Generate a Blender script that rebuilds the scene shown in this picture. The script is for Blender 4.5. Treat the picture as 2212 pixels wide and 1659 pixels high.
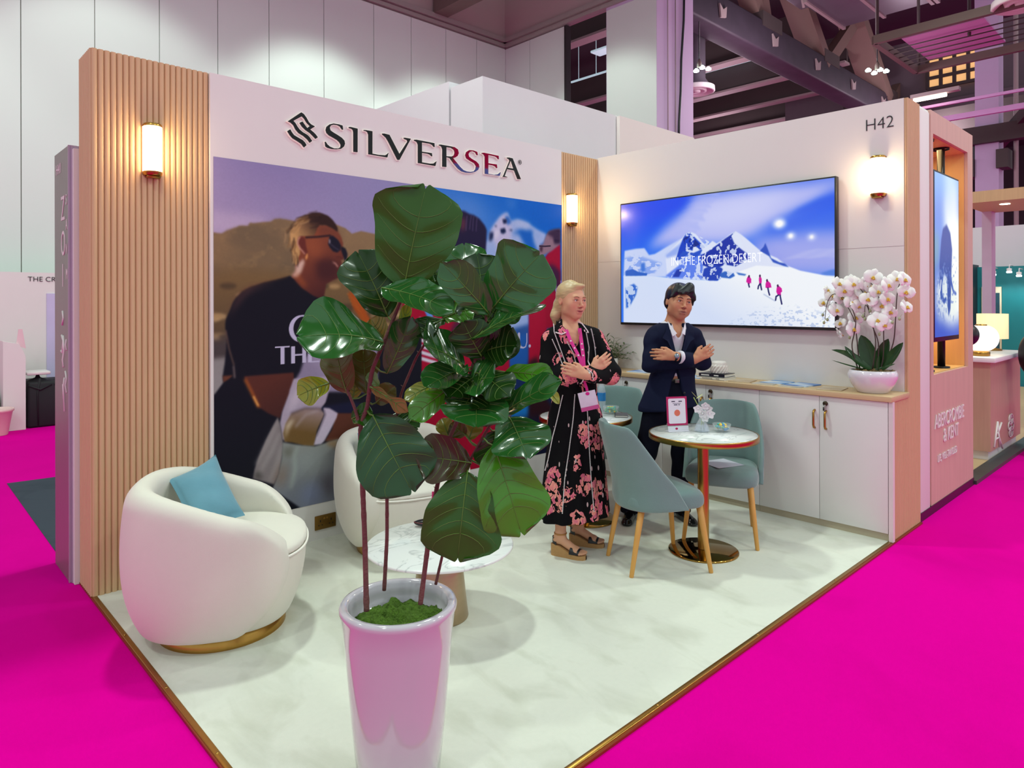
import bpy, bmesh, math, random
import numpy as np
from mathutils import Vector, Matrix, noise as mnoise

for o in list(bpy.data.objects):
    bpy.data.objects.remove(o, do_unlink=True)
SC = bpy.context.scene
COL = SC.collection
PI = math.pi
rnd = random.Random(7)

# ------------------------------------------------------------------ camera
YAW, ROLL = math.radians(43.4012), math.radians(-0.138)
FW = Vector((math.sin(YAW), math.cos(YAW), 0))
RT = Vector((math.cos(YAW), -math.sin(YAW), 0))
UP = Vector((0, 0, 1))
R3 = RT * math.cos(ROLL) + UP * math.sin(ROLL)
U3 = UP * math.cos(ROLL) - RT * math.sin(ROLL)
cam_data = bpy.data.cameras.new('camera')
cam = bpy.data.objects.new('camera', cam_data)
COL.objects.link(cam)
cam_data.sensor_width = 36.0
cam_data.sensor_fit = 'HORIZONTAL'
cam_data.lens = 36.0 * 1476.05 / 2212.0
cam_data.shift_y = -178.94 / 2212.0
cam_data.clip_start = 0.05
cam_data.clip_end = 200
cam.matrix_world = Matrix(((R3.x, U3.x, -FW.x, 0), (R3.y, U3.y, -FW.y, 0), (R3.z, U3.z, -FW.z, 1.55), (0, 0, 0, 1)))
SC.camera = cam

# ------------------------------------------------------------------ exposure, world, hall light
SC.view_settings.view_transform = 'Standard'
SC.view_settings.look = 'None'
SC.view_settings.gamma = 1.0
SC.view_settings.exposure = -0.10
SC.view_settings.use_curve_mapping = False

world = bpy.data.worlds.new('hall_air')
SC.world = world
world.use_nodes = True
bg = world.node_tree.nodes['Background']
bg.inputs['Color'].default_value = (0.86, 0.96, 0.99, 1)
bg.inputs['Strength'].default_value = 0.78

def lamp(name, loc, power, size=0.6, color=(1, 1, 1), kind='AREA', target=None, spot=60, blend=0.4):
    l = bpy.data.lights.new(name, kind)
    l.energy = power
    l.color = color
    if kind == 'AREA':
        l.shape = 'DISK'
        l.size = size
    elif kind == 'SPOT':
        l.spot_size = math.radians(spot)
        l.spot_blend = blend
        l.shadow_soft_size = size
    else:
        l.shadow_soft_size = size
    o = bpy.data.objects.new(name, l)
    o.location = loc
    if target is not None:
        d = Vector(target) - Vector(loc)
        o.rotation_euler = d.to_track_quat('-Z', 'Y').to_euler()
    COL.objects.link(o)
    return o

HALL = (0.85, 1.0, 0.885)
for lx, ly, p in ((1.9, 4.9, 560), (7.2, 0.3, 420), (-2.6, 0.6, 300), (2.6, -3.4, 330), (7.5, -4.5, 260), (12.0, 3.0, 200), (-3.0, 6.0, 200), (12.0, -3.5, 240), (5.6, 5.4, 240)):
    lamp('hall_lamp', (lx, ly, 7.0), p * 0.34, 0.5, HALL)
# wall washers lighting the pale hall partition
for wx, wp in ((-1.0, 190), (2.4, 190), (5.8, 320), (8.6, 290)):
    lamp('wall_washer', (wx, 9.0, 6.9), wp, 0.25, (0.86, 1.0, 0.90), 'SPOT', (wx + .3, 11.5, 3.4), 84, 0.45)
lamp('wall_washer', (8.3, 8.4, 6.9), 150, 0.25, (0.85, 1.0, 0.88), 'SPOT', (10.7, 8.4, 4.2), 80, 0.4)

for rx, ry, rz_ in ((14.5, 6.5, 6.2), (18.5, 11.5, 6.6), (23, 6.0, 6.6), (26, 15, 7)):  # fill lamps without fixtures, added to brighten the roof steelwork
    lamp('roof_fill_light', (rx, ry, rz_), 260, 0.6, (1.0, 0.83, 0.95), 'POINT')

# ------------------------------------------------------------------ helpers: materials
def lin(c):
    if isinstance(c, str):
        c = c.lstrip('#')
        c = [int(c[i:i + 2], 16) / 255 for i in (0, 2, 4)]
    return tuple(((v / 12.92) if v <= 0.04045 else ((v + 0.055) / 1.055) ** 2.4) for v in c[:3])

def mat(name, color, rough=0.5, metal=0.0, var=0.06, vscale=6.0, bump=0.0, bscale=60.0, coat=0.0, sheen=0.0,
        emit=None, estr=0.0, trans=0.0, ior=1.45, stretch=None, alpha=1.0, spec=None, sss=0.0):
    m = bpy.data.materials.new(name)
    m.use_nodes = True
    nt = m.node_tree
    b = nt.nodes['Principled BSDF']
    c = lin(color)
    tc = nt.nodes.new('ShaderNodeTexCoord')
    mp = nt.nodes.new('ShaderNodeMapping')
    if stretch:
        mp.inputs['Scale'].default_value = stretch
    nt.links.new(tc.outputs['Object'], mp.inputs['Vector'])
    ns = nt.nodes.new('ShaderNodeTexNoise')
    ns.inputs['Scale'].default_value = vscale
    ns.inputs['Detail'].default_value = 4
    nt.links.new(mp.outputs['Vector'], ns.inputs['Vector'])
    mx = nt.nodes.new('ShaderNodeMix')
    mx.data_type = 'RGBA'
    mx.inputs[6].default_value = tuple(max(0, v * (1 - var)) for v in c) + (1,)
    mx.inputs[7].default_value = tuple(min(1, v * (1 + var)) for v in c) + (1,)
    nt.links.new(ns.outputs['Fac'], mx.inputs[0])
    nt.links.new(mx.outputs[2], b.inputs['Base Color'])
    b.inputs['Roughness'].default_value = rough
    b.inputs['Metallic'].default_value = metal
    b.inputs['Coat Weight'].default_value = coat
    b.inputs['Coat Roughness'].default_value = 0.08
    if sheen:
        b.inputs['Sheen Weight'].default_value = sheen
        b.inputs['Sheen Roughness'].default_value = 0.4
    if spec is not None:
        b.inputs['Specular IOR Level'].default_value = spec
    if trans:
        b.inputs['Transmission Weight'].default_value = trans
        b.inputs['IOR'].default_value = ior
    if emit is not None:
        b.inputs['Emission Color'].default_value = lin(emit) + (1,)
        b.inputs['Emission Strength'].default_value = estr
    if alpha < 1:
        b.inputs['Alpha'].default_value = alpha
    if sss:
        b.inputs['Subsurface Weight'].default_value = sss
        b.inputs['Subsurface Radius'].default_value = (1.0, 0.35, 0.2)
        b.inputs['Subsurface Scale'].default_value = 0.01
    if bump:
        bn = nt.nodes.new('ShaderNodeTexNoise')
        bn.inputs['Scale'].default_value = bscale
        bn.inputs['Detail'].default_value = 3
        nt.links.new(mp.outputs['Vector'], bn.inputs['Vector'])
        bp = nt.nodes.new('ShaderNodeBump')
        bp.inputs['Strength'].default_value = bump
        bp.inputs['Distance'].default_value = 0.01
        nt.links.new(bn.outputs['Fac'], bp.inputs['Height'])
        nt.links.new(bp.outputs['Normal'], b.inputs['Normal'])
    m.diffuse_color = c + (1,)
    return m

def attr_mat(name, rough=0.5, emission=0.0, coat=0.0, base=1.0, spec=None, sheen=0.0):
    """material that takes its colour from the mesh colour attribute 'Col' (prints, screens, skin)."""
    m = bpy.data.materials.new(name)
    m.use_nodes = True
    nt = m.node_tree
    b = nt.nodes['Principled BSDF']
    a = nt.nodes.new('ShaderNodeAttribute')
    a.attribute_name = 'Col'
    if emission:
        b.inputs['Base Color'].default_value = (0.01, 0.01, 0.01, 1)
        nt.links.new(a.outputs['Color'], b.inputs['Emission Color'])
        b.inputs['Emission Strength'].default_value = emission
    else:
        nt.links.new(a.outputs['Color'], b.inputs['Base Color'])
    b.inputs['Roughness'].default_value = rough
    b.inputs['Coat Weight'].default_value = coat
    if spec is not None:
        b.inputs['Specular IOR Level'].default_value = spec
    if sheen:
        b.inputs['Sheen Weight'].default_value = sheen
    return m

# ------------------------------------------------------------------ helpers: objects
FRAME = {}
def tag(o, label=None, cat=None, group=None, kind=None):
    if label: o['label'] = label
    if cat: o['category'] = cat
    if group: o['group'] = group
    if kind: o['kind'] = kind
    return o

def thing(name, label, cat, loc=(0, 0, 0), rz=0.0, group=None, kind=None):
    o = bpy.data.objects.new(name, None)
    o.empty_display_size = 0.05
    o.location = loc
    o.rotation_euler = (0, 0, rz)
    COL.objects.link(o)
    FRAME[o.name] = Matrix.Translation(Vector(loc)) @ Matrix.Rotation(rz, 4, 'Z')
    return tag(o, label, cat, group, kind)

def copy_tree(src, loc=None, rz=None, label=None, group=None, parent=None):
    c = src.copy()
    COL.objects.link(c)
    if parent is not None:
        c.parent = parent
    else:
        if loc is not None: c.location = loc
        if rz is not None: c.rotation_euler = (0, 0, rz)
        if label: c['label'] = label
        if group: c['group'] = group
    for ch in list(src.children):
        copy_tree(ch, parent=c)
    return c

class MB:
    """collects shapes and links them as ONE mesh object."""
    def __init__(self):
        self.v = []; self.f = []; self.mi = []; self.sm = []; self.n = 0
    def add(self, verts, faces, mi=0, smooth=True):
        verts = np.asarray(verts, float).reshape(-1, 3)
        self.v.append(verts)
        b = self.n
        for f in faces:
            self.f.append([int(i) + b for i in f]); self.mi.append(mi); self.sm.append(smooth)
        self.n += len(verts)
        return self
    def box(self, lo, hi, r=0.0, mi=0, seg=2, rot=None, piv=None):
        lo = Vector(lo); hi = Vector(hi)
        bm = bmesh.new()
        bmesh.ops.create_cube(bm, size=1.0)
        s = hi - lo; c = (hi + lo) / 2
        for v in bm.verts:
            v.co = Vector((v.co.x * s.x, v.co.y * s.y, v.co.z * s.z))
        if r > 0:
            bmesh.ops.bevel(bm, geom=list(bm.edges), offset=min(r, min(s) * .49), segments=seg, profile=0.5, affect='EDGES')
        M4 = Matrix.Translation(c)
        if rot is not None:
            pv = Vector(piv) if piv is not None else c
            M4 = Matrix.Translation(pv) @ rot @ Matrix.Translation(-pv) @ M4
        bm.verts.index_update()
        self.add([M4 @ v.co for v in bm.verts], [[v.index for v in f.verts] for f in bm.faces], mi, r > 0)
        bm.free()
        return self
    def tube(self, path, rad, n=8, mi=0, cap=True, smooth=True, flat=1.0):
        P = [Vector(p) for p in path]
        R = [rad] * len(P) if not hasattr(rad, '__len__') else list(rad)
        vs = []
        ref = None
        for i, p in enumerate(P):
            t = (P[min(i + 1, len(P) - 1)] - P[max(i - 1, 0)])
            t = t.normalized() if t.length > 1e-9 else Vector((0, 0, 1))
            if ref is None:
                ref = t.orthogonal().normalized()
            a = (ref - t * ref.dot(t))
            a = a.normalized() if a.length > 1e-6 else t.orthogonal().normalized()
            ref = a
            b = t.cross(a)
            for k in range(n):
                w = 2 * PI * k / n
                vs.append(p + (a * math.cos(w) + b * math.sin(w) * flat) * R[i])
        fs = []
        for i in range(len(P) - 1):
            for k in range(n):
                k2 = (k + 1) % n
                fs.append([i * n + k, i * n + k2, (i + 1) * n + k2, (i + 1) * n + k])
        if cap:
            fs.append(list(range(n - 1, -1, -1)))
            fs.append([(len(P) - 1) * n + k for k in range(n)])
        return self.add(vs, fs, mi, smooth)
    def lathe(self, prof, c=(0, 0, 0), n=48, mi=0, smooth=True, axis=None):
        """prof: (r, z) list from bottom/outside to the end; open ends with r=0 are closed."""
        vs = []; fs = []; ring = []
        for r, z in prof:
            if r <= 1e-6:
                ring.append([len(vs)]); vs.append((0, 0, z))
            else:
                ring.append(list(range(len(vs), len(vs) + n)))
                for k in range(n):
                    w = 2 * PI * k / n
                    vs.append((r * math.cos(w), r * math.sin(w), z))
        for a, b in zip(ring[:-1], ring[1:]):
            for k in range(n):
                k2 = (k + 1) % n
                if len(a) == 1 and len(b) == 1: continue
                if len(a) == 1: fs.append([a[0], b[k2], b[k]])
                elif len(b) == 1: fs.append([a[k], a[k2], b[0]])
                else: fs.append([a[k], a[k2], b[k2], b[k]])
        if axis is not None:
            q = Vector((0, 0, 1)).rotation_difference(Vector(axis).normalized())
            vs = [q @ Vector(v) for v in vs]
        c = Vector(c)
        return self.add([Vector(v) + c for v in vs], fs, mi, smooth)
    def ell(self, c, r, n=16, m=10, mi=0, rot=None):
        vs = []; fs = []
        c = Vector(c)
        for i in range(m + 1):
            th = PI * i / m
            for k in range(n):
                w = 2 * PI * k / n
                p = Vector((math.sin(th) * math.cos(w) * r[0], math.sin(th) * math.sin(w) * r[1], math.cos(th) * r[2]))
                if rot is not None: p = rot @ p
                vs.append(c + p)
        for i in range(m):
            for k in range(n):
                k2 = (k + 1) % n
                fs.append([i * n + k, (i + 1) * n + k, (i + 1) * n + k2, i * n + k2])
        return self.add(vs, fs, mi)
    def grid(self, P, mi=0, smooth=True, wrap=False):
        """P: [rows][cols] of points."""
        r = len(P); c = len(P[0])
        vs = [p for row in P for p in row]
        fs = []
        for i in range(r - 1):
            for j in range(c if wrap else c - 1):
                j2 = (j + 1) % c
                fs.append([i * c + j, i * c + j2, (i + 1) * c + j2, (i + 1) * c + j])
        return self.add(vs, fs, mi, smooth)
    def prism(self, poly, to3, d, mi=0, holes=(), smooth=False):
        """2D polygon (with holes) mapped by to3(u, v, w) and extruded from w=0 to w=d."""
        from mathutils.geometry import tessellate_polygon
        loops = [list(poly)] + [list(h) for h in holes]
        flat = [p for l in loops for p in l]
        tris = tessellate_polygon([[Vector((p[0], p[1], 0)) for p in l] for l in loops])
        n = len(flat)
        vs = [to3(p[0], p[1], 0.0) for p in flat] + [to3(p[0], p[1], d) for p in flat]
        fs = [list(t) for t in tris] + [[i + n for i in reversed(t)] for t in tris]
        b = 0
        for l in loops:
            for i in range(len(l)):
                j = (i + 1) % len(l)
                fs.append([b + i, b + j, b + j + n, b + i + n])
            b += len(l)
        return self.add(vs, fs, mi, smooth)
    def build(self, name, mats, parent=None, local=False, label=None, cat=None, group=None, kind=None, fix=True, col=None, subsurf=0, origin=None):
        me = bpy.data.meshes.new(name)
        V = np.concatenate(self.v) if self.v else np.zeros((0, 3))
        if parent is not None and not local:
            Mi = np.array(FRAME[parent.name].inverted())
            V = V @ Mi[:3, :3].T + Mi[:3, 3]
        if origin is not None:
            V = V - np.array(origin)
        me.from_pydata(V.tolist(), [], self.f)
        if not isinstance(mats, (list, tuple)): mats = [mats]
        for m in mats: me.materials.append(m)
        me.polygons.foreach_set('material_index', self.mi)
        me.polygons.foreach_set('use_smooth', self.sm)
        if col is not None:
            at = me.color_attributes.new('Col', 'FLOAT_COLOR', 'POINT')
            c4 = np.ones((len(V), 4), np.float32); c4[:, :3] = col
            at.data.foreach_set('color', c4.ravel())
        if fix:
            bm = bmesh.new(); bm.from_mesh(me)
            bmesh.ops.recalc_face_normals(bm, faces=bm.faces)
            bm.to_mesh(me); bm.free()
        me.update()
        o = bpy.data.objects.new(name, me)
        COL.objects.link(o)
        if parent is not None:
            o.parent = parent
            FRAME[o.name] = FRAME[parent.name]
        else:
            if origin is not None: o.location = origin
            FRAME[o.name] = Matrix.Translation(Vector(origin)) if origin is not None else Matrix.Identity(4)
        if subsurf:
            s = o.modifiers.new('sub', 'SUBSURF'); s.levels = subsurf; s.render_levels = subsurf
        return tag(o, label, cat, group, kind)

def text_mb(mb, s, to3, size, depth=0.0, mi=0, align='LEFT', sx=1.0, spacing=1.0, shear=0.0, thin=0.0):
    """lettering in Blender's own font, turned into mesh and mapped by to3(u, v, w)."""
    cu = bpy.data.curves.new('t', 'FONT')
    cu.body = s; cu.size = size; cu.align_x = align; cu.space_character = spacing; cu.shear = shear
    cu.extrude = depth / 2; cu.offset = -thin
    o = bpy.data.objects.new('t', cu)
    me = o.to_mesh()
    vs = [to3(v.co.x * sx, v.co.y, v.co.z + depth / 2) for v in me.vertices]
    fs = [list(p.vertices) for p in me.polygons]
    if vs: mb.add(vs, fs, mi, False)
    o.to_mesh_clear()
    bpy.data.objects.remove(o); bpy.data.curves.remove(cu)
    return mb

# ------------------------------------------------------------------ helper: painted prints (posters and screens)
class Canvas:
    """a picture on a plane, painted with polygons in the plane's own metres (a, b)."""
    def __init__(s, a0, a1, b0, b1, nx, ny, col):
        s.a0, s.a1, s.b0, s.b1, s.nx, s.ny = a0, a1, b0, b1, nx, ny
        s.A, s.B = np.meshgrid(np.linspace(a0, a1, nx), np.linspace(b0, b1, ny))
        s.c = np.zeros((ny, nx, 3)); s.c[:] = s.col(col)
        s.px = abs(a1 - a0) / (nx - 1)
        s.rs = np.random.RandomState(3)
    def col(s, c):
        if isinstance(c, str):
            c = c.lstrip('#'); return np.array([int(c[i:i + 2], 16) / 255 for i in (0, 2, 4)])
        return np.asarray(c, float)
    def blur(s, m, r):
        k = int(round(r / s.px))
        if k < 1: return m
        for _ in range(2):
            for ax in (0, 1):
                p = np.pad(m, [(k + 1, k) if i == ax else (0, 0) for i in range(m.ndim)], mode='edge')
                cs = np.cumsum(p, axis=ax)
                n = m.shape[ax]
                m = (np.take(cs, range(2 * k + 1, 2 * k + 1 + n), ax) - np.take(cs, range(0, n), ax)) / (2 * k + 1)
        return m
    def mask(s, pts, soft=0.0):
        P = np.asarray(pts, float)
        m = np.zeros((s.ny, s.nx))
        sub = ((-.25, -.25), (.25, .25), (-.25, .25), (.25, -.25))
        ia = (P[:, 0] - s.a0) / (s.a1 - s.a0) * (s.nx - 1); ib = (P[:, 1] - s.b0) / (s.b1 - s.b0) * (s.ny - 1)
        x0, x1 = max(0, int(ia.min()) - 1), min(s.nx, int(ia.max()) + 3)
        y0, y1 = max(0, int(ib.min()) - 1), min(s.ny, int(ib.max()) + 3)
        if x1 <= x0 or y1 <= y0: return m
        X, Y = np.meshgrid(np.arange(x0, x1), np.arange(y0, y1))
        acc = np.zeros(X.shape)
        for dx, dy in sub:
            ins = np.zeros(X.shape, bool)
            xx = X + dx; yy = Y + dy
            for i in range(len(P)):
                j = i - 1
                xi, yi, xj, yj = ia[i], ib[i], ia[j], ib[j]
                if yi == yj: continue
                ins ^= ((yi > yy) != (yj > yy)) & (xx < (xj - xi) * (yy - yi) / (yj - yi) + xi)
            acc += ins
        m[y0:y1, x0:x1] = acc / 4
        return s.blur(m, soft) if soft else m
    def fill(s, m, col, alpha=1.0):
        m = (m * alpha)[..., None]
        s.c = s.c * (1 - m) + s.col(col) * m
        return s
    def poly(s, pts, col, soft=0.0, alpha=1.0):
        return s.fill(s.mask(pts, soft), col, alpha)
    def line(s, pts, w, col, soft=0.0, alpha=1.0):
        m = np.zeros((s.ny, s.nx))
        ws = w if hasattr(w, '__len__') else [w] * len(pts)
        for (p, q, w0, w1) in zip(pts[:-1], pts[1:], ws[:-1], ws[1:]):
            p = np.array(p); q = np.array(q); d = q - p; L = max((d * d).sum(), 1e-12)
            t = np.clip(((s.A - p[0]) * d[0] + (s.B - p[1]) * d[1]) / L, 0, 1)
            ds = np.hypot(s.A - p[0] - t * d[0], s.B - p[1] - t * d[1])
            m = np.maximum(m, np.clip((w0 + (w1 - w0) * t - ds * 2) / (2 * s.px) + .5, 0, 1))
        if soft: m = s.blur(m, soft)
        return s.fill(m, col, alpha)
    def grad(s, pts, c0, c1, p0, p1, soft=0.0, alpha=1.0):
        """fill with a blend from c0 at p0 to c1 at p1."""
        p0 = np.array(p0, float); p1 = np.array(p1, float); d = p1 - p0
        t = np.clip(((s.A - p0[0]) * d[0] + (s.B - p0[1]) * d[1]) / (d @ d), 0, 1)[..., None]
        c = s.col(c0) * (1 - t) + s.col(c1) * t
        return s.fill(s.mask(pts, soft) if pts is not None else np.ones((s.ny, s.nx)), c, alpha)
    def noise(s, scale_a, scale_b, octaves=3, seed=1):
        rs = np.random.RandomState(seed)
        out = np.zeros((s.ny, s.nx)); amp = 1.0; tot = 0
        for o in range(octaves):
            ca = max(2, int(abs(s.a1 - s.a0) / scale_a * 2 ** o) + 2); cb = max(2, int(abs(s.b1 - s.b0) / scale_b * 2 ** o) + 2)
            g = rs.rand(cb, ca)
            u = np.linspace(0, ca - 1.001, s.nx); v = np.linspace(0, cb - 1.001, s.ny)
            iu = u.astype(int); iv = v.astype(int); fu = u - iu; fv = v - iv
            fu = fu * fu * (3 - 2 * fu); fv = (fv * fv * (3 - 2 * fv))[:, None]
            g00 = g[np.ix_(iv, iu)]; g01 = g[np.ix_(iv, iu + 1)]; g10 = g[np.ix_(iv + 1, iu)]; g11 = g[np.ix_(iv + 1, iu + 1)]
            out += amp * ((g00 * (1 - fu) + g01 * fu) * (1 - fv) + (g10 * (1 - fu) + g11 * fu) * fv)
            tot += amp; amp *= .5
        return out / tot
    def build(s, name, to3, material, parent=None, **kw):
        P = to3(s.A.ravel(), s.B.ravel())
        V = np.stack(P, 1).astype(np.float32)
        if parent is not None:
            Mi = np.array(FRAME[parent.name].inverted()); V = V @ Mi[:3, :3].T + Mi[:3, 3]
        me = bpy.data.meshes.new(name)
        i = np.arange((s.ny - 1) * (s.nx - 1)); r = i // (s.nx - 1); q = i % (s.nx - 1); b = r * s.nx + q
        F = np.stack([b, b + 1, b + 1 + s.nx, b + s.nx], 1).astype(np.int32)
        me.vertices.add(len(V)); me.vertices.foreach_set('co', V.astype(np.float32).ravel())
        me.loops.add(F.size); me.loops.foreach_set('vertex_index', F.ravel())
        me.polygons.add(len(F)); me.polygons.foreach_set('loop_start', np.arange(0, F.size, 4, dtype=np.int32))
        me.update(calc_edges=True)
        c = np.clip(s.c, 0, 1); l = np.where(c <= 0.04045, c / 12.92, ((c + .055) / 1.055) ** 2.4)
        at = me.color_attributes.new('Col', 'FLOAT_COLOR', 'POINT')
        c4 = np.ones((len(V), 4), np.float32); c4[:, :3] = l.reshape(-1, 3)
        at.data.foreach_set('color', c4.ravel())
        me.materials.append(material)
        o = bpy.data.objects.new(name, me); COL.objects.link(o)
        if parent is not None:
            o.parent = parent; FRAME[o.name] = FRAME[parent.name]
        return tag(o, **kw)

# ------------------------------------------------------------------ helper: sculpting by distance field
class SDF:
    """union of blended shapes on a grid, turned into one closed surface (surface nets)."""
    def __init__(s, lo, hi, h):
        s.h = h; s.lo = np.array(lo, float)
        n = np.ceil((np.array(hi) - s.lo) / h).astype(int) + 1
        s.n = n
        s.ax = [s.lo[i] + h * np.arange(n[i]) for i in range(3)]
        s.d = np.full(n, 1.0, np.float32)
    def _sub(s, lo, hi):
        i0 = np.maximum(0, np.floor((np.array(lo) - s.lo) / s.h).astype(int)); i1 = np.minimum(s.n, np.ceil((np.array(hi) - s.lo) / s.h).astype(int) + 2)
        if np.any(i1 <= i0): return None, None
        sl = tuple(slice(a, b) for a, b in zip(i0, i1))
        return sl, (s.ax[0][sl[0]][:, None, None], s.ax[1][sl[1]][None, :, None], s.ax[2][sl[2]][None, None, :])
    def _merge(s, sl, e, k, op):
        d = s.d[sl]
        if op == 'sub':
            e = -e
            if k > 0:
                hh = np.maximum(k - np.abs(d - e), 0) / k
                s.d[sl] = np.maximum(d, e) + hh * hh * k * .25
            else: s.d[sl] = np.maximum(d, e)
        else:
            if k > 0:
                hh = np.maximum(k - np.abs(d - e), 0) / k
                s.d[sl] = np.minimum(d, e) - hh * hh * k * .25
            else: s.d[sl] = np.minimum(d, e)
    def cone(s, a, b, ra, rb=None, k=0.02, op='add', flat=None):
        """round cone from a to b; flat=(axis vector, factor) squashes it along an axis."""
        rb = ra if rb is None else rb
        a = np.array(a, float); b = np.array(b, float)
        R = max(ra, rb) + k + 3 * s.h
        if flat is not None: R = R * max(1, 1 / min(1, flat[1])) if flat[1] < 1 else R * flat[1]
        sl, g = s._sub(np.minimum(a, b) - R, np.maximum(a, b) + R)
        if sl is None: return s
        ba = b - a; L = max(ba @ ba, 1e-12)
        p = [g[i] - a[i] for i in range(3)]
        t = np.clip((p[0] * ba[0] + p[1] * ba[1] + p[2] * ba[2]) / L, 0, 1)
        q = [p[i] - t * ba[i] for i in range(3)]
        if flat is not None:
            n = np.array(flat[0], float); n /= np.linalg.norm(n)
            dn = q[0] * n[0] + q[1] * n[1] + q[2] * n[2]
            q = [q[i] + dn * n[i] * (1 / flat[1] - 1) for i in range(3)]
            e = np.sqrt(q[0] ** 2 + q[1] ** 2 + q[2] ** 2) - (ra + (rb - ra) * t)
            e = e * min(1.0, flat[1]) if flat[1] < 1 else e
        else:
            e = np.sqrt(q[0] ** 2 + q[1] ** 2 + q[2] ** 2) - (ra + (rb - ra) * t)
        s._merge(sl, e.astype(np.float32), k, op)
        return s
    def ell(s, c, r, k=0.02, op='add', rot=None):
        c = np.array(c, float); r = np.array(r, float)
        R = r.max() + k + 3 * s.h
        sl, g = s._sub(c - R, c + R)
        if sl is None: return s
        p = [g[i] - c[i] for i in range(3)]
        if rot is not None:
            M = np.array(rot)[:3, :3].T
            p = [M[i][0] * p[0] + M[i][1] * p[1] + M[i][2] * p[2] for i in range(3)]
        q = np.sqrt((p[0] / r[0]) ** 2 + (p[1] / r[1]) ** 2 + (p[2] / r[2]) ** 2)
        q2 = np.sqrt((p[0] / r[0] ** 2) ** 2 + (p[1] / r[1] ** 2) ** 2 + (p[2] / r[2] ** 2) ** 2) + 1e-9
        e = q * (q - 1) / q2
        s._merge(sl, e.astype(np.float32), k, op)
        return s
    def half(s, p, n, k=0.0):
        """cut away everything on the side of n beyond point p."""
        n = np.array(n, float); n /= np.linalg.norm(n)
        e = (s.ax[0][:, None, None] - p[0]) * n[0] + (s.ax[1][None, :, None] - p[1]) * n[1] + (s.ax[2][None, None, :] - p[2]) * n[2]
        s._merge((slice(None),) * 3, -e.astype(np.float32) * np.ones(s.n, np.float32), k, 'sub')
        return s
    def warp(s, amp, scale, seed=0, stretch=(1, 1, 1)):
        X, Y, Z = np.meshgrid(*s.ax, indexing='ij')
        r = np.random.RandomState(seed)
        e = np.zeros(s.n, np.float32)
        for i in range(7):
            k = r.randn(3) * scale * np.array(stretch); ph = r.rand() * 6.28
            e += np.sin(X * k[0] + Y * k[1] + Z * k[2] + ph)
        s.d += (e * amp / 3).astype(np.float32)
        return s
    def mesh(s):
        d = s.d.copy()
        d[0] = d[-1] = 1; d[:, 0] = d[:, -1] = 1; d[:, :, 0] = d[:, :, -1] = 1
        sg = d < 0
        nx, ny, nz = [k - 1 for k in d.shape]
        c = [(i, j, k) for i in (0, 1) for j in (0, 1) for k in (0, 1)]
        cnt = sum(sg[i:i + nx, j:j + ny, k:k + nz].astype(np.int8) for i, j, k in c)
        act = (cnt > 0) & (cnt < 8)
        idx = np.full(act.shape, -1, np.int64); I = np.argwhere(act); idx[act] = np.arange(len(I))
        acc = np.zeros((len(I), 3)); num = np.zeros(len(I))
        vals = {t: d[I[:, 0] + t[0], I[:, 1] + t[1], I[:, 2] + t[2]] for t in c}
        for t in c:
            for ax in range(3):
                if t[ax] == 0:
                    u = list(t); u[ax] = 1; u = tuple(u)
                    a, b = vals[t], vals[u]
                    x = (a < 0) != (b < 0)
                    w = np.where(x, a / np.where(x, a - b, 1), 0)
                    p = np.tile(np.array(t, float), (len(I), 1)); p[:, ax] = w
                    acc[x] += p[x]; num[x] += 1
        V = s.lo + (I + acc / num[:, None]) * s.h
        F = []
        for ax in range(3):
            sh = [slice(1, None)] * 3
            a = [slice(1, -1)] * 3; b = [slice(1, -1)] * 3
            a[ax] = slice(0, -1); b[ax] = slice(1, None)
            A = sg[tuple(a)]; B = sg[tuple(b)]
            E = np.argwhere(A != B)
            if len(E) == 0: continue
            fl = A[A != B]
            off = np.ones(3, int); off[ax] = 0
            E = E + off
            o1, o2 = [(1, 2), (2, 0), (0, 1)][ax]
            def ix(e1, e2):
                q = E.copy(); q[:, o1] -= e1; q[:, o2] -= e2
                return idx[q[:, 0], q[:, 1], q[:, 2]]
            Q = np.stack([ix(1, 1), ix(0, 1), ix(0, 0), ix(1, 0)], 1)
            Q[~fl] = Q[~fl][:, ::-1]
            F.append(Q)
        return V, np.concatenate(F)
    def build(s, name, mats, parent=None, local=False, colf=None, smooth=1, decimate=None, mif=None, post=None, **kw):
        V, F = s.mesh()
        # relax
        for _ in range(smooth):
            A = np.zeros_like(V); n = np.zeros(len(V))
            for i in range(4):
                j = (i + 1) % 4
                np.add.at(A, F[:, i], V[F[:, j]]); np.add.at(n, F[:, i], 1)
                np.add.at(A, F[:, j], V[F[:, i]]); np.add.at(n, F[:, j], 1)
            V = V * .5 + A / n[:, None] * .5
        if post is not None: V = post(V)
        mb = MB(); mb.v = [V]; mb.f = F.tolist(); mb.n = len(V)
        mb.mi = [0] * len(F) if mif is None else mif(V[F].mean(1)).astype(int).tolist()
        mb.sm = [True] * len(F)
        col = None
        if colf is not None:
            c = np.clip(colf(V), 0, 1); col = np.where(c <= 0.04045, c / 12.92, ((c + .055) / 1.055) ** 2.4)
        return mb.build(name, mats, parent, local, fix=False, col=col, **kw)

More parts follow.
